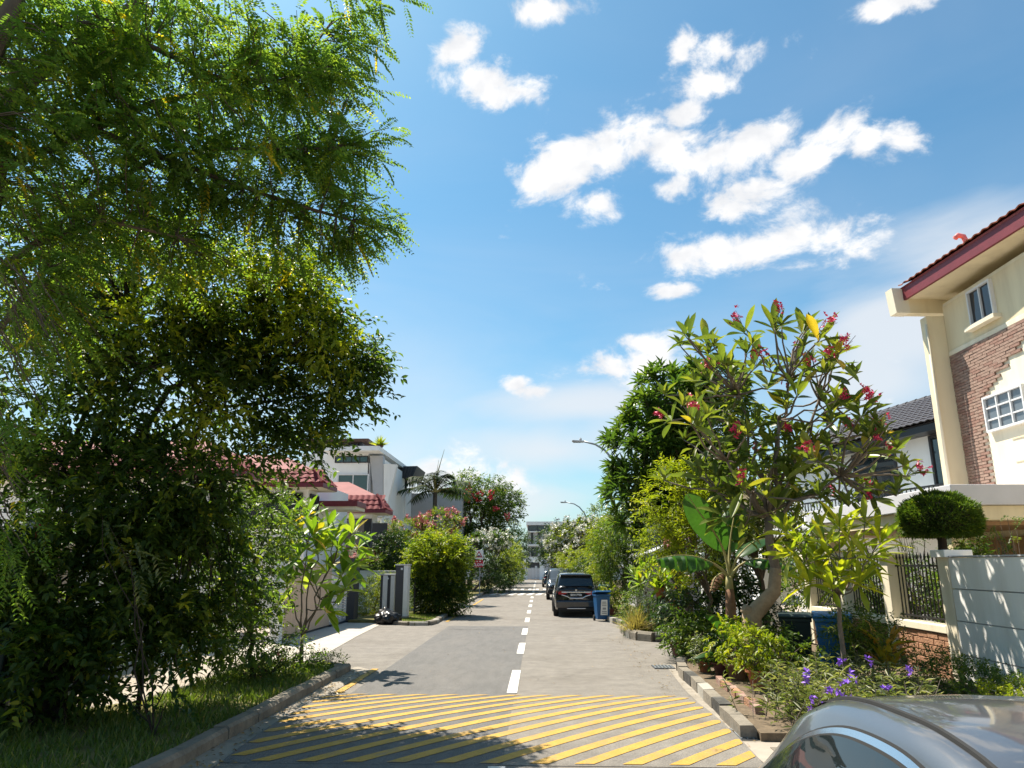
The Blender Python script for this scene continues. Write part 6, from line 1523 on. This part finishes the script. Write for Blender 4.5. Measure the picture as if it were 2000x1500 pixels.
# ---------------------------------------------------------------- banana plant
bb = at(1430, 1300, 14.9); bb.z = .1
bn = plant('banana_plant', 'banana plant with broad torn leaves and dry brown stem', 'plant', bb)
MB().tube([bb, at(1430, 1230, 14.9), at(1427, 1180, 14.9), at(1425, 1150, 14.9)], [.12, .11, .10, .08], 10).build('stem', 'banana_dry', bn, smooth=True, w=True)
MB().tube([at(1426, 1165, 14.9), at(1424, 1140, 14.9), at(1424, 1125, 14.9)], [.085, .075, .06], 10).build('crown_shaft', 'banana_stem', bn, smooth=True, w=True)
def banana_leaf(path, width, mt, start=.3, torn=0, hang=.25, twist=0.0, rib=.022):
    """petiole + midrib tube and a blade of strips along it"""
    P = [Vector(p) for p in path]; n = 22; pts = []
    acc = [0]
    for i in range(len(P)-1): acc.append(acc[-1]+(P[i+1]-P[i]).length)
    def cat_(t):
        d = t*acc[-1]; i = max(j for j in range(len(P)-1) if acc[j] <= d+1e-9); f = (d-acc[i])/(acc[i+1]-acc[i])
        p0, p1, p2, p3 = P[max(i-1, 0)], P[i], P[i+1], P[min(i+2, len(P)-1)]
        return .5*((2*p1)+(p2-p0)*f+(2*p0-5*p1+4*p2-p3)*f*f+(3*p1-p0-3*p2+p3)*f**3)
    pts = [cat_(i/n) for i in range(n+1)]
    rb = MB().tube(pts, list(np.linspace(rib*1.4, rib*.3, n+1)), 6).build('leaf_rib', 'banana_stem', bn, smooth=True, w=True)
    mb = MB()
    for sg in (-1, 1):
        rows = []
        for i in range(int(start*n), n+1):
            t = (i/n-start)/(1-start); w = width*.5*max(math.sin(math.pi*min(max(t*.94+.05, 0), 1))**.55, 0)
            tan = (pts[min(i+1, n)]-pts[max(i-1, 0)]).normalized(); s_ = tan.cross(Vector((0, 0, 1)))
            s_ = s_.normalized() if s_.length > .05 else Vector((1, 0, 0)); s_ = Matrix.Rotation(twist, 3, tan) @ s_
            up_ = s_.cross(tan); hg = hang+(random.uniform(-.1, .25) if torn else 0)
            row = [pts[i]+(s_*sg*math.cos(hg*k*1.2)*k+up_*(.10*k-hg*k*k))*w + (tan*random.uniform(-.03, .03)*k if torn else Vector((0, 0, 0))) for k in (0, .33, .66, 1)]
            rows.append(row)
        if torn:
            for i in range(len(rows)-1):
                if i % torn == torn-1: 
                    a_, b_ = rows[i], rows[i+1]; b_ = [a_[0].lerp(b_[0], .4)]+[x.lerp(y, .35) for x, y in zip(a_[1:], b_[1:])]
                    mb.grid([a_, b_], flip=sg > 0)
                else: mb.grid([rows[i], rows[i+1]], flip=sg > 0)
        else: mb.grid(rows, flip=sg > 0)
    o = mb.build('leaf', mt, bn, smooth=True, w=True)
    return o
D0 = 14.9; ct = (1425, 1128)
banana_leaf([at(*ct, D0), at(1400, 1105, D0-.1), at(1360, 1088, D0-.2), at(1320, 1085, D0-.3), at(1282, 1092, D0-.4)], .75, 'banana_leaf', .30, 3, .85)
banana_leaf([at(*ct, D0), at(1415, 1080, D0), at(1395, 1040, D0-.2), at(1365, 1000, D0-.4), at(1342, 965, D0-.5)], .62, 'banana_leaf', .30, 0, .2, .9)
banana_leaf([at(*ct, D0), at(1424, 1080, D0+.2), at(1430, 1030, D0+.3), at(1440, 980, D0+.4)], .55, 'banana_leaf', .35, 4, .2, .7)
banana_leaf([at(*ct, D0), at(1445, 1105, D0-.1), at(1475, 1092, D0-.3), at(1515, 1096, D0-.5), at(1550, 1110, D0-.6)], .6, 'banana_leaf', .35, 4, .6)
banana_leaf([at(*ct, D0), at(1440, 1090, D0+.2), at(1470, 1060, D0+.5), at(1500, 1050, D0+.8)], .6, 'banana_leaf', .35, 0, .3)
banana_leaf([at(*ct, D0), at(1412, 1120, D0+.2), at(1396, 1130, D0+.1), at(1388, 1155, D0)], .35, 'banana_dry', .3, 2, .7)
banana_leaf([at(1440, 1270, D0), at(1430, 1225, D0-.4), at(1405, 1205, D0-.6), at(1380, 1200, D0-.7)], .55, 'banana_leaf', .25, 0, .35, .3)
banana_leaf([at(1424, 1290, D0-.3), at(1418, 1265, D0-.4), at(1410, 1235, D0-.4), at(1404, 1218, D0-.4)], .22, 'banana_lime', .2, 0, .1, .8)
banana_leaf([at(1424, 1300, D0-.5), at(1400, 1275, D0-.9), at(1375, 1275, D0-1.1), at(1355, 1285, D0-1.2)], .35, 'banana_leaf', .2, 0, .4)

# ---------------------------------------------------------------- pots and small plants on the right
def pot(loc, r, h, mt, parent):
    p = MB().lathe([(r*.62, 0), (r*.70, h*.3), (r*.93, h*.86), (r*1.08, h*.87), (r*1.08, h), (r*.96, h), (r*.93, h*.9)], (0, 0, 0), 20).build('pot', mt, parent, smooth=False); p.location = loc
    MB().lathe([(0, h*.88), (r*.93, h*.9), (0, h*.93)], (0, 0, 0), 16).build('soil', 'pot_soil', p)
    return p
def potted(label, px, py, Y, r, h, pm, lm, kind='bush', s=1.0, z=.1, seed=0, hgt=.5, name='potted_plant'):
    b = at(px, py, Y); t = plant(name, label, 'plant', (b.x, Y, z), 'potted plants on the right bed'); pot((0, 0, 0), r, h, pm, t); rg = np.random.default_rng(seed+100)
    if kind == 'bush':
        C, O = ell_points([((0, 0, h+hgt*.55), (r*1.6*s, r*1.6*s, hgt*.55))], int(70*s), rg, .4)
        twig_leaves('foliage', t, C, O, lm, 9, .16, .085, .036, .15, .8, 'leaf', rg)
        mb = MB()
        for c in C[::5]: mb.tube(curve_pts((0, 0, h*.9), c, .05, 4, .05, rg), [.010, .008, .006, .004], 4, cap=False)
        mb.build('stems', 'twig_grey', t)
    else:
        n = 46; a = rg.uniform(0, 6.28, n); tl = rg.uniform(.1, 1.25, n); D = np.stack([np.cos(a)*np.sin(tl), np.sin(a)*np.sin(tl), np.cos(tl)], 1)
        L = hgt*rg.uniform(.7, 1.1, n); link('foliage', leaf_mesh('foliage', np.tile([[0, 0, h*.9]], (n, 1))+rg.normal(0, r*.2, (n, 3))*[1, 1, 0], D, L, L*.13, lm, None, 'blade', rng=rg, roll=.2), t)
    return t
potted('bromeliad in a wide maroon bowl at the bed corner', 1330, 1290, 16.9, .25, .30, 'pot_maroon', 'leaf_olive', 'rosette', seed=1, hgt=.42)
potted('small potted plant next to the drain at the right kerb', 1377, 1310, 14.4, .14, .2, 'pot_terracotta', 'leaf_strap', 'bush', .8, seed=2, hgt=.35)
potted('dark leaved plant in a dark red pot behind the kerb', 1410, 1320, 13.9, .17, .24, 'pot_maroon', 'leaf_dark', 'bush', .9, seed=3, hgt=.4)
potted('bushy lime green plant in a brown pot behind the kerb', 1440, 1325, 13.5, .20, .26, 'pot_brown', 'leaf_lime', 'bush', 1.4, seed=4, hgt=.65)
potted('yellow green plant in the bright terracotta pot at the brick edging', 1482, 1345, 12.5, .18, .30, 'pot_terracotta', 'leaf_lime', 'bush', 1.3, seed=5, hgt=.55)
potted('green plant in the widest brown pot beside the purple flowers', 1530, 1335, 12.6, .27, .30, 'pot_brown', 'leaf_mid', 'bush', 1.3, seed=6, hgt=.42)
potted('potted shrub shaded by the large frangipani trunk', 1512, 1290, 14.2, .22, .3, 'pot_brown', 'leaf_mid', 'bush', 1.2, seed=7, hgt=.5)
potted('spiky plant in a terracotta pot on the black stand', 1292, 1200, 22.3, .20, .28, 'pot_terracotta', 'leaf_olive', 'rosette', z=1.10, seed=8, hgt=.5)
potted('drooping plant in a brown pot on the black stand', 1318, 1200, 22.25, .2, .3, 'pot_terracotta', 'leaf_olive', 'bush', 1.2, z=.74, seed=9, hgt=.4)
potted('little tree in a dark red pot on the grass by the bins', 1195, 1200, 29.6, .22, .26, 'pot_maroon', 'leaf_lime', 'bush', 1.2, z=.1, seed=10, hgt=.9)
# brick edging
be_ = thing('brick_edging', 'row of loose red bricks edging the potted plants', 'bricks', (2.95, 11.9, .1))
me_b = [MB().box((0, 0, .05), (.10, .22, .10)).mesh('brick', mm) for mm in ('brick', 'brick_b', 'stone_brick')]
for i in range(11):
    o = link('brick', me_b[i % 3], be_); o.location = (random.uniform(-.02, .02)+.02*i*.4, -1.3+i*.25, 0); o.rotation_euler = (random.uniform(-.03, .03), random.uniform(-.06, .06), random.uniform(-.12, .12))
# purple flowered clump in front of the wall
rng = np.random.default_rng(41)
def clump(name, label, centres, n, h, mt, wid, flowers=None, fm='violet_petal', cat='plant', seed=0, base=None):
    rg = np.random.default_rng(seed); t = plant(name, label, cat, base)
    ci = rg.integers(len(centres), size=n); C0 = np.array(centres)[ci]; P = C0[:, :3].copy(); P[:, :2] += rg.normal(0, 1, (n, 2))*C0[:, 3:4]; P[:, 2] = base[2]
    D = np.stack([rg.normal(0, .35, n), rg.normal(0, .35, n), np.ones(n)], 1); hh = h*rg.uniform(.55, 1.15, n); top = P+unit(D)*hh[:, None]
    st = MB()
    for a_, b_ in zip(P[::2], top[::2]): st.tube([Vector(a_), Vector((a_+b_)/2)+Vector((0, 0, .02)), Vector(b_)], [.007, .005, .003], 3, cap=False)
    st.build('stems', 'twig_grey', t, w=True)
    per = 13; f = rg.uniform(.15, 1, (n, per, 1)); LP = P[:, None]+(top-P)[:, None]*f; a = rg.uniform(0, 6.28, (n, per)); LD = np.stack([np.cos(a), np.sin(a), rg.uniform(-.1, .8, (n, per))], -1)
    L = wid*rg.uniform(.6, 1.2, n*per)
    link('foliage', leaf_mesh('foliage', LP.reshape(-1, 3)-V3(base), LD.reshape(-1, 3), L, L*.15, mt, None, 'dia', rng=rg), t)
    if flowers:
        for p in flowers:
            petals(3, [V3(p)], .06, fm, 'flower', t, rg, off=V3(base), spread=.03)
    return t
cen = []
for (px, Y, r) in [(1540, 10.3, .28), (1590, 10.2, .3), (1640, 10.3, .3), (1690, 10.6, .3), (1740, 10.9, .25), (1560, 9.7, .2), (1640, 9.7, .25), (1720, 9.9, .25), (1560, 11.6, .25), (1620, 11.8, .3), (1700, 12.0, .3)]:
    q = at(px, 1370, Y); cen.append((q.x, Y, .1, r))
fl = [at(x, y, Y-1.35) for x, y, Y in [(1573, 1325, 10.9), (1692, 1288, 11.2), (1640, 1288, 11.0), (1668, 1320, 11.0), (1642, 1335, 10.9), (1618, 1345, 10.7), (1582, 1374, 10.5), (1605, 1382, 10.5), (1775, 1312, 11.6), (1735, 1340, 11.2), (1637, 1360, 10.6), (1575, 1310, 11), (1655, 1370, 10.6)]]
clump('flower_clump', 'clump of narrow leaved plants with purple flowers behind the silver car', cen, 300, .62, 'leaf_strap', .15, fl, seed=3, base=(cen[0][0], 11.0, .1))
# croton and hedges by the wall
cr_b = at(1737, 1330, 12.4); ct_ = plant('croton', 'yellow variegated croton with upright leaves before the brick base', 'plant', (cr_b.x, 12.4, .1)); rg = np.random.default_rng(6)
CL = [leaf_object_mesh('leaf', .42, .10, 'croton_leaf', d, .3) for d in (.1, .25)]
for k in range(44):
    a = rg.uniform(0, 6.28); tl = rg.uniform(.15, 1.2); h_ = rg.uniform(.3, .75)
    put(CL[k % 2], 'leaf', ct_, (math.cos(a)*.10, math.sin(a)*.10, h_), (math.cos(a)*math.sin(tl), math.sin(a)*math.sin(tl), math.cos(tl)), 0, rg.uniform(.7, 1.05))
MB().tube([(0, 0, 0), (.02, 0, .4), (0, .02, .75)], [.03, .025, .015], 6).build('stem', 'twig_grey', ct_)
leafy('low_hedge', 'low clipped hedge along the foot of the white wall', (6.7, 11.9, .1), [((6.55, 12.3, .30), (.5, .6, .26)), ((6.6, 11.4, .28), (.48, .6, .22)), ((6.5, 12.9, .36), (.45, .4, .28))], 800, 'leaf_mid', 10, .16, .048, .024, .05, .75, k=6, sub=40, r0=.02, cat='hedge', outb=1.0)
leafy('low_hedge', 'bright yellow tipped low hedge at the right edge under the wall', (6.5, 10.4, .1), [((6.5, 10.5, .27), (.55, .7, .2)), ((6.4, 9.8, .26), (.5, .4, .2))], 560, 'leaf_lime', 10, .15, .048, .022, .05, .8, k=5, sub=40, r0=.02, cat='hedge', outb=1.0)
leafy('leafy_shrub', 'green shrub with feathery leaves between the blue bin and thin plumeria', (5.55, 12.9, .1), [pel(1668, 1240, 12.7, 30, 45, .4), pel(1705, 1245, 12.8, 35, 36, .4)], 240, 'leaf_mid', 14, .34, .085, .022, .25, .4, k=5, sub=50, r0=.03, cat='shrub')

# ---------------------------------------------------------------- right middle distance
FY = [leaf_object_mesh('leaf', .42, .11, 'frangi_young', d, f) for d, f in ((.1, .2), (.3, .2))]
rng = np.random.default_rng(51); Ys = 22.0
b2 = at(1265, 1250, Ys); b2.z = .1
fs2 = frangipani('frangipani_sapling', 'frangipani sapling with lime leaves on the small island', b2, [at(x, y, Ys+rng.uniform(-.5, .5)) for x, y in [(1240, 1125), (1255, 1110), (1275, 1105), (1250, 1140), (1290, 1125), (1300, 1140), (1265, 1130), (1320, 1130), (1330, 1140), (1285, 1150), (1310, 1120)]],
           [at(1268, 1200, Ys), at(1262, 1160, Ys), at(1300, 1165, Ys), at(1285, 1180, Ys)], FY, 13, 'twig_grey', .045, rng, trunkpts=[b2, at(1272, 1225, Ys), at(1268, 1200, Ys)], rtip=.012)
petals(4, [V3(at(1322, 1147, Ys-.5))], .09, 'yellow_petal', 'flower', fs2, rng, off=V3(b2), spread=.03)
leafy('dark_shrub', 'leafy green shrub under the lime frangipani sapling', (2.95, 22.4, .1), [pel(1250, 1190, 22.4, 28, 45, .5), pel(1262, 1215, 22.3, 26, 30, .4)], 260, 'leaf_mid', 10, .3, .09, .034, .2, .4, k=5, sub=40, r0=.03, cat='shrub')
rg = np.random.default_rng(12); n = 520; gb = at(1243, 1246, 21.9); gb.z = .1
gt = plant('grass_tuft', 'straw coloured tuft of long grass at the island kerb', 'grass', gb); a = rg.uniform(0, 6.28, n); tl = rg.uniform(.05, 1.2, n)
L = rg.uniform(.4, .95, n); link('blades', leaf_mesh('blades', rg.normal(0, .08, (n, 3))*[1, 1, 0], np.stack([np.cos(a)*np.sin(tl), np.sin(a)*np.sin(tl), np.cos(tl)], 1), L, np.full(n, .018), 'leaf_straw', None, 'blade', rng=rg), gt)
leafy('bamboo_clump', 'tall green bamboo like hedge column beside the lamp post', (3.55, 30.5, .1), [pel(1190, 1065, 30.5, 30, 45, .8), pel(1205, 1120, 30.5, 38, 50, .8), pel(1225, 1030, 31, 32, 45, .8), pel(1230, 1090, 31, 35, 60, .8)], 1000, 'leaf_mid', 12, .42, .12, .034, .45, .5, k=9, sub=60, r0=.05, cat='shrub')
leafy('bamboo_clump', 'lime topped bushy column nearest the people carrier', (3.25, 32.2, .1), [pel(1180, 1045, 32, 26, 30, .6), pel(1172, 1085, 32, 22, 40, .6)], 420, 'leaf_lime', 12, .40, .11, .03, .4, .5, k=6, sub=40, r0=.05, cat='shrub')
rosette_tree('frangipani_tree', 'white flowering frangipani beside the middle street lamp', (4.3, 54, .1), [pel(1130, 1050, 54, 50, 34, 1.6), pel(1100, 1058, 54, 35, 30, 1.3), pel(1165, 1045, 54, 35, 36, 1.5), pel(1120, 1085, 53, 50, 28, 1.4)], 420, 'leaf_olive', 9, .36, .11, np.random.default_rng(61), k=8, r0=.1, flowers=('white_petal', 260, 5, .16))
leafy('street_tree', 'dark round tree overhanging the far parked vehicles', (2.55, 76, .1), [pel(1083, 1062, 76, 34, 36, 1.8), pel(1075, 1080, 76, 26, 22, 1.5), pel(1100, 1050, 76, 30, 30, 1.8)], 700, 'leaf_dark', 11, .6, .2, .09, .2, .5, k=7, sub=50, r0=.13, bark='bark_dark')
leafy('lime_shrub', 'yellow green shrub under the white frangipani', (3.2, 46.5, .1), [pel(1120, 1098, 46, 28, 26, .9), pel(1140, 1105, 46, 24, 20, .8)], 380, 'leaf_lime', 11, .4, .12, .04, .2, .5, k=6, sub=40, r0=.05, cat='shrub')
leafy('dark_shrub', 'dark shrub between lamp post and people carrier', (3.4, 38, .1), [pel(1165, 1125, 38, 26, 26, .8), pel(1150, 1110, 40, 22, 18, .7)], 420, 'leaf_dark', 11, .4, .12, .045, .2, .5, k=6, sub=40, r0=.05, bark='bark_dark', cat='shrub')
leafy('street_tree', 'green tree behind the middle street lamp pole', (5.2, 58, .1), [pel(1180, 1020, 58, 34, 34, 1.8), pel(1165, 1050, 58, 40, 30, 1.8), pel(1200, 1050, 58, 30, 40, 1.8)], 600, 'leaf_mid', 11, .6, .2, .08, .25, .5, k=7, sub=50, r0=.14)

# ---------------------------------------------------------------- left middle distance
leafy('round_bush', 'big rounded bush with yellow green top at the left kerb', (-4.15, 30.6, .1), [pel(856, 1110, 30.6, 48, 52, 1.1), pel(860, 1150, 30.6, 50, 42, 1.05), pel(840, 1090, 30.6, 38, 32, 1.0), pel(882, 1085, 30.6, 30, 28, 1.0), pel(866, 1178, 30.6, 36, 20, .8)],
      1900, 'leaf_tree', 13, .46, .13, .045, .15, .6, k=8, sub=60, r0=.07, cat='bush', outb=.9)
leafy('round_bush', 'lime new growth spreading over the rounded bush', (-4.2, 30.2, .1), [pel(858, 1070, 30.3, 46, 20, .9), pel(828, 1088, 30.0, 32, 20, .7), pel(885, 1082, 30.0, 28, 22, .7), pel(855, 1100, 29.6, 48, 20, .3)], 520, 'leaf_lime', 13, .52, .13, .042, .05, .6, k=5, sub=30, r0=.04, cat='bush', outb=.9)  # lighter lime leaves over the upper part of the bush
leafy('lime_hedge', 'lime green hedge between the gate post and striped pillars', (-6.6, 30.0, .02), [pel(730, 1165, 30, 26, 36, .7), pel(750, 1145, 30.6, 18, 22, .6), pel(718, 1180, 29.6, 16, 24, .5)], 620, 'leaf_lime', 11, .26, .07, .026, .1, .6, k=6, sub=40, r0=.03, cat='hedge')
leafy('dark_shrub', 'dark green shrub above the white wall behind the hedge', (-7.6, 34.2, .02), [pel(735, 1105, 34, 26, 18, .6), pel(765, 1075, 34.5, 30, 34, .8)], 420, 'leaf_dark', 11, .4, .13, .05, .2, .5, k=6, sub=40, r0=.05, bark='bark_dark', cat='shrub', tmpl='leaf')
leafy('garden_shrub', 'bright green shrub above the white wall near the gate post', (-8.1, 33.4, .02), [pel(722, 1100, 33.2, 24, 14, .5)], 160, 'leaf_mid', 11, .3, .1, .04, .2, .5, k=5, sub=30, r0=.03, cat='shrub')
leafy('garden_shrub', 'feathery grey green shrub beside the red roofed house', (-8.4, 37, .02), [pel(752, 1040, 37, 16, 28, .5)], 200, 'leaf_strap', 11, .5, .1, .025, .4, .3, k=5, sub=30, r0=.03, cat='shrub')
rosette_tree('frangipani_tree', 'pink flowering frangipani shrub left of the rounded bush', (-7.4, 39, .1), [pel(800, 1040, 39, 50, 26, 1.2), pel(860, 1020, 39, 46, 26, 1.2), pel(775, 1060, 39, 30, 24, 1.0), pel(830, 1055, 39, 50, 22, 1.2)], 330, 'leaf_olive', 8, .30, .075, np.random.default_rng(71), k=8, r0=.09, bark='twig_grey', flowers=('rose_petal', 100, 6, .13))
leafy('dark_shrub', 'dark spiky shrub below the pink frangipani', (-7.0, 36.6, .1), [pel(775, 1085, 36.5, 36, 34, .8), pel(800, 1110, 36, 30, 30, .8)], 420, 'leaf_dark', 12, .5, .2, .03, .3, .5, k=6, sub=40, r0=.05, bark='bark_dark', cat='shrub')
t = leafy('street_tree', 'large green street tree with scattered red flowers beyond the hump sign', (-5.6, 60, .1), [pel(930, 1000, 60, 70, 60, 2.3), pel(960, 970, 60, 50, 32, 2.0), pel(985, 1000, 60, 36, 50, 1.8), pel(900, 1000, 59, 45, 48, 1.8), pel(930, 1070, 60, 60, 40, 2.0), pel(915, 950, 60, 35, 24, 1.6)],
      2500, 'leaf_mid', 12, .75, .22, .085, .3, .5, k=10, sub=110, r0=.2, gap=1.2)
rg = np.random.default_rng(5)
pts = [V3(at(x, y, 57.6)) for x, y in [(880, 958), (917, 953), (935, 962), (893, 972), (888, 982), (884, 986), (960, 965), (918, 966), (957, 972), (967, 996), (992, 1010), (865, 990), (876, 966), (925, 1052), (905, 972), (930, 975)]]
petals(5, pts, .22, 'red_petal', 'blossoms', t, rg, off=V3(t.location), spread=.16)
rosette_tree('frangipani_tree', 'small white flowering frangipani behind the hump sign', (-5.0, 55, .1), [pel(950, 1060, 55, 38, 22, 1.2), pel(975, 1055, 55, 26, 18, 1.0)], 130, 'leaf_glossy', 8, .34, .09, np.random.default_rng(81), k=6, r0=.08, bark='twig_grey', flowers=('white_petal', 80, 5, .15))
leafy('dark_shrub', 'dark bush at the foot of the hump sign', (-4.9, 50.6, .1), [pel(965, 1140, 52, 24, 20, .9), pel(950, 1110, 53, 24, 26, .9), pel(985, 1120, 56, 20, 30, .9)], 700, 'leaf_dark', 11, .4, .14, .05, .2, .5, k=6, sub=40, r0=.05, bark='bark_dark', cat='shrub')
leafy('street_tree', 'young yellow green tree along the left kerb far down', (-4.9, 66, .1), [pel(985, 1090, 66, 24, 24, 1.1), pel(1000, 1085, 68, 22, 26, 1.2), pel(1005, 1110, 68, 20, 22, 1.0)], 520, 'leaf_lime', 11, .5, .16, .06, .2, .5, k=6, sub=40, r0=.06)
leafy('street_tree', 'dark rounded tree near the far end of the left kerb', (-4.6, 84, .1), [pel(1010, 1065, 84, 24, 30, 1.8), pel(1000, 1080, 82, 22, 30, 1.8), pel(1018, 1090, 86, 14, 26, 1.3)], 600, 'leaf_dark', 11, .6, .22, .09, .2, .5, k=7, sub=40, r0=.12, bark='bark_dark')
leafy('dark_shrub', 'hedge row leading to the gateway on the left', (-5.3, 78, .1), [pel(1000, 1125, 76, 22, 14, 3.0), pel(985, 1130, 70, 18, 14, 3.0)], 420, 'leaf_dark', 11, .4, .16, .06, .2, .5, k=5, sub=30, r0=.05, bark='bark_dark', cat='hedge')
tag(MB().tube([(-4.15, 60, 0), (-4.15, 60, 1.95), (-4.15, 60, 2.0)], [.045, .045, .02], 8).build('marker_post', 'galvanised'), 'thin pale post on the left verge past the hump sign', 'post')
# coconut style palm
rg = np.random.default_rng(17); pb = Vector((at(848, 1000, 52).x, 52, .05)); ptop = at(850, 962, 52)
pm = plant('palm_tree', 'palm with arching dark fronds between the white houses and street tree', 'tree', pb)
MB().tube([pb, (pb.x+.05, 52, 3), ptop], [.2, .16, .15], 10).build('trunk', 'bark', pm, smooth=True, w=True)
for k in range(19):
    a = k*2.399; el = rg.uniform(.35, 1.3); Lf = rg.uniform(2.9, 3.7); d = Vector((math.cos(a)*math.cos(el), math.sin(a)*math.cos(el), math.sin(el)))
    pts = [ptop+d*(Lf*t)+Vector((0, 0, -1.2*t*t*Lf*.42)) for t in np.linspace(0, 1, 9)]
    fr_ = MB().tube(pts, list(np.linspace(.045, .01, 9)), 5).build('frond', 'banana_stem', pm, w=True)
    P, D = [], []
    for t in np.linspace(.12, 1, 34):
        i = min(int(t*8), 7); p = pts[i].lerp(pts[i+1], t*8-i); tan = (pts[i+1]-pts[i]).normalized(); s_ = tan.cross(Vector((0, 0, 1))).normalized()
        for sg in (-1, 1): P.append(V3(p)); D.append(V3(s_*sg+tan*.6+Vector((0, 0, -.45))))
    P, D = np.array(P), np.array(D); L = .95*(1-.55*np.abs(np.linspace(-1, 1, len(P)))**2)
    link('leaflets', leaf_mesh('leaflets', P-V3(pb), D+rg.normal(0, .1, D.shape), L, np.full(len(P), .075), 'leaf_palm', None, 'blade', rng=rg, roll=.3), fr_)
sp_ = at(851, 945, 52); MB().tube([ptop, at(853, 930, 52), at(860, 905, 52), at(868, 878, 52)], [.10, .06, .03, .012], 6).build('spear_leaf', 'banana_stem', pm, w=True)
MB().tube([ptop, at(852, 930, 52), at(857, 898, 52)], [.05, .03, .01], 5).build('spear_leaf', 'banana_stem', pm, w=True)
# roof plant on the modern house
rp = at(741, 881, 46); t = plant('roof_plant', 'small yellow palm plant on the roof edge of the modern house', 'plant', (rp.x, 46, rp.z+.14)); n = 90; a = rg.uniform(0, 6.28, n); tl = rg.uniform(.1, 1.3, n); L = rg.uniform(.5, .85, n)
link('leaves', leaf_mesh('leaves', np.zeros((n, 3))+[0, 0, .15], np.stack([np.cos(a)*np.sin(tl), np.sin(a)*np.sin(tl), np.cos(tl)], 1), L, L*.14, 'leaf_lime', None, 'blade', rng=rg), t)
pot((0, 0, 0), .25, .2, 'pot_maroon', t)
# shrub mass that closes the view into gardens on both sides
for i, (x, y, h, lab) in enumerate([(-9.6, 14.5, 2.6, 'garden tree behind the white wall on the left'), (-9.8, 18.5, 2.4, 'second garden tree behind the white wall on the left'), (7.2, 27.5, 3.0, 'garden tree behind the boundary wall on the right'), (8.4, 23.6, 2.4, 'shrub beside the white gate posts on the right')]):
    leafy('garden_tree', lab, (x, y, .02), [((x, y, h*.72), (1.3, 1.5, h*.42)), ((x+.4, y+.9, h*.9), (.9, 1.0, h*.3))], 420, 'leaf_mid', 11, .45, .12, .048, .2, .5, k=6, sub=50, r0=.08, tmpl='leaf')
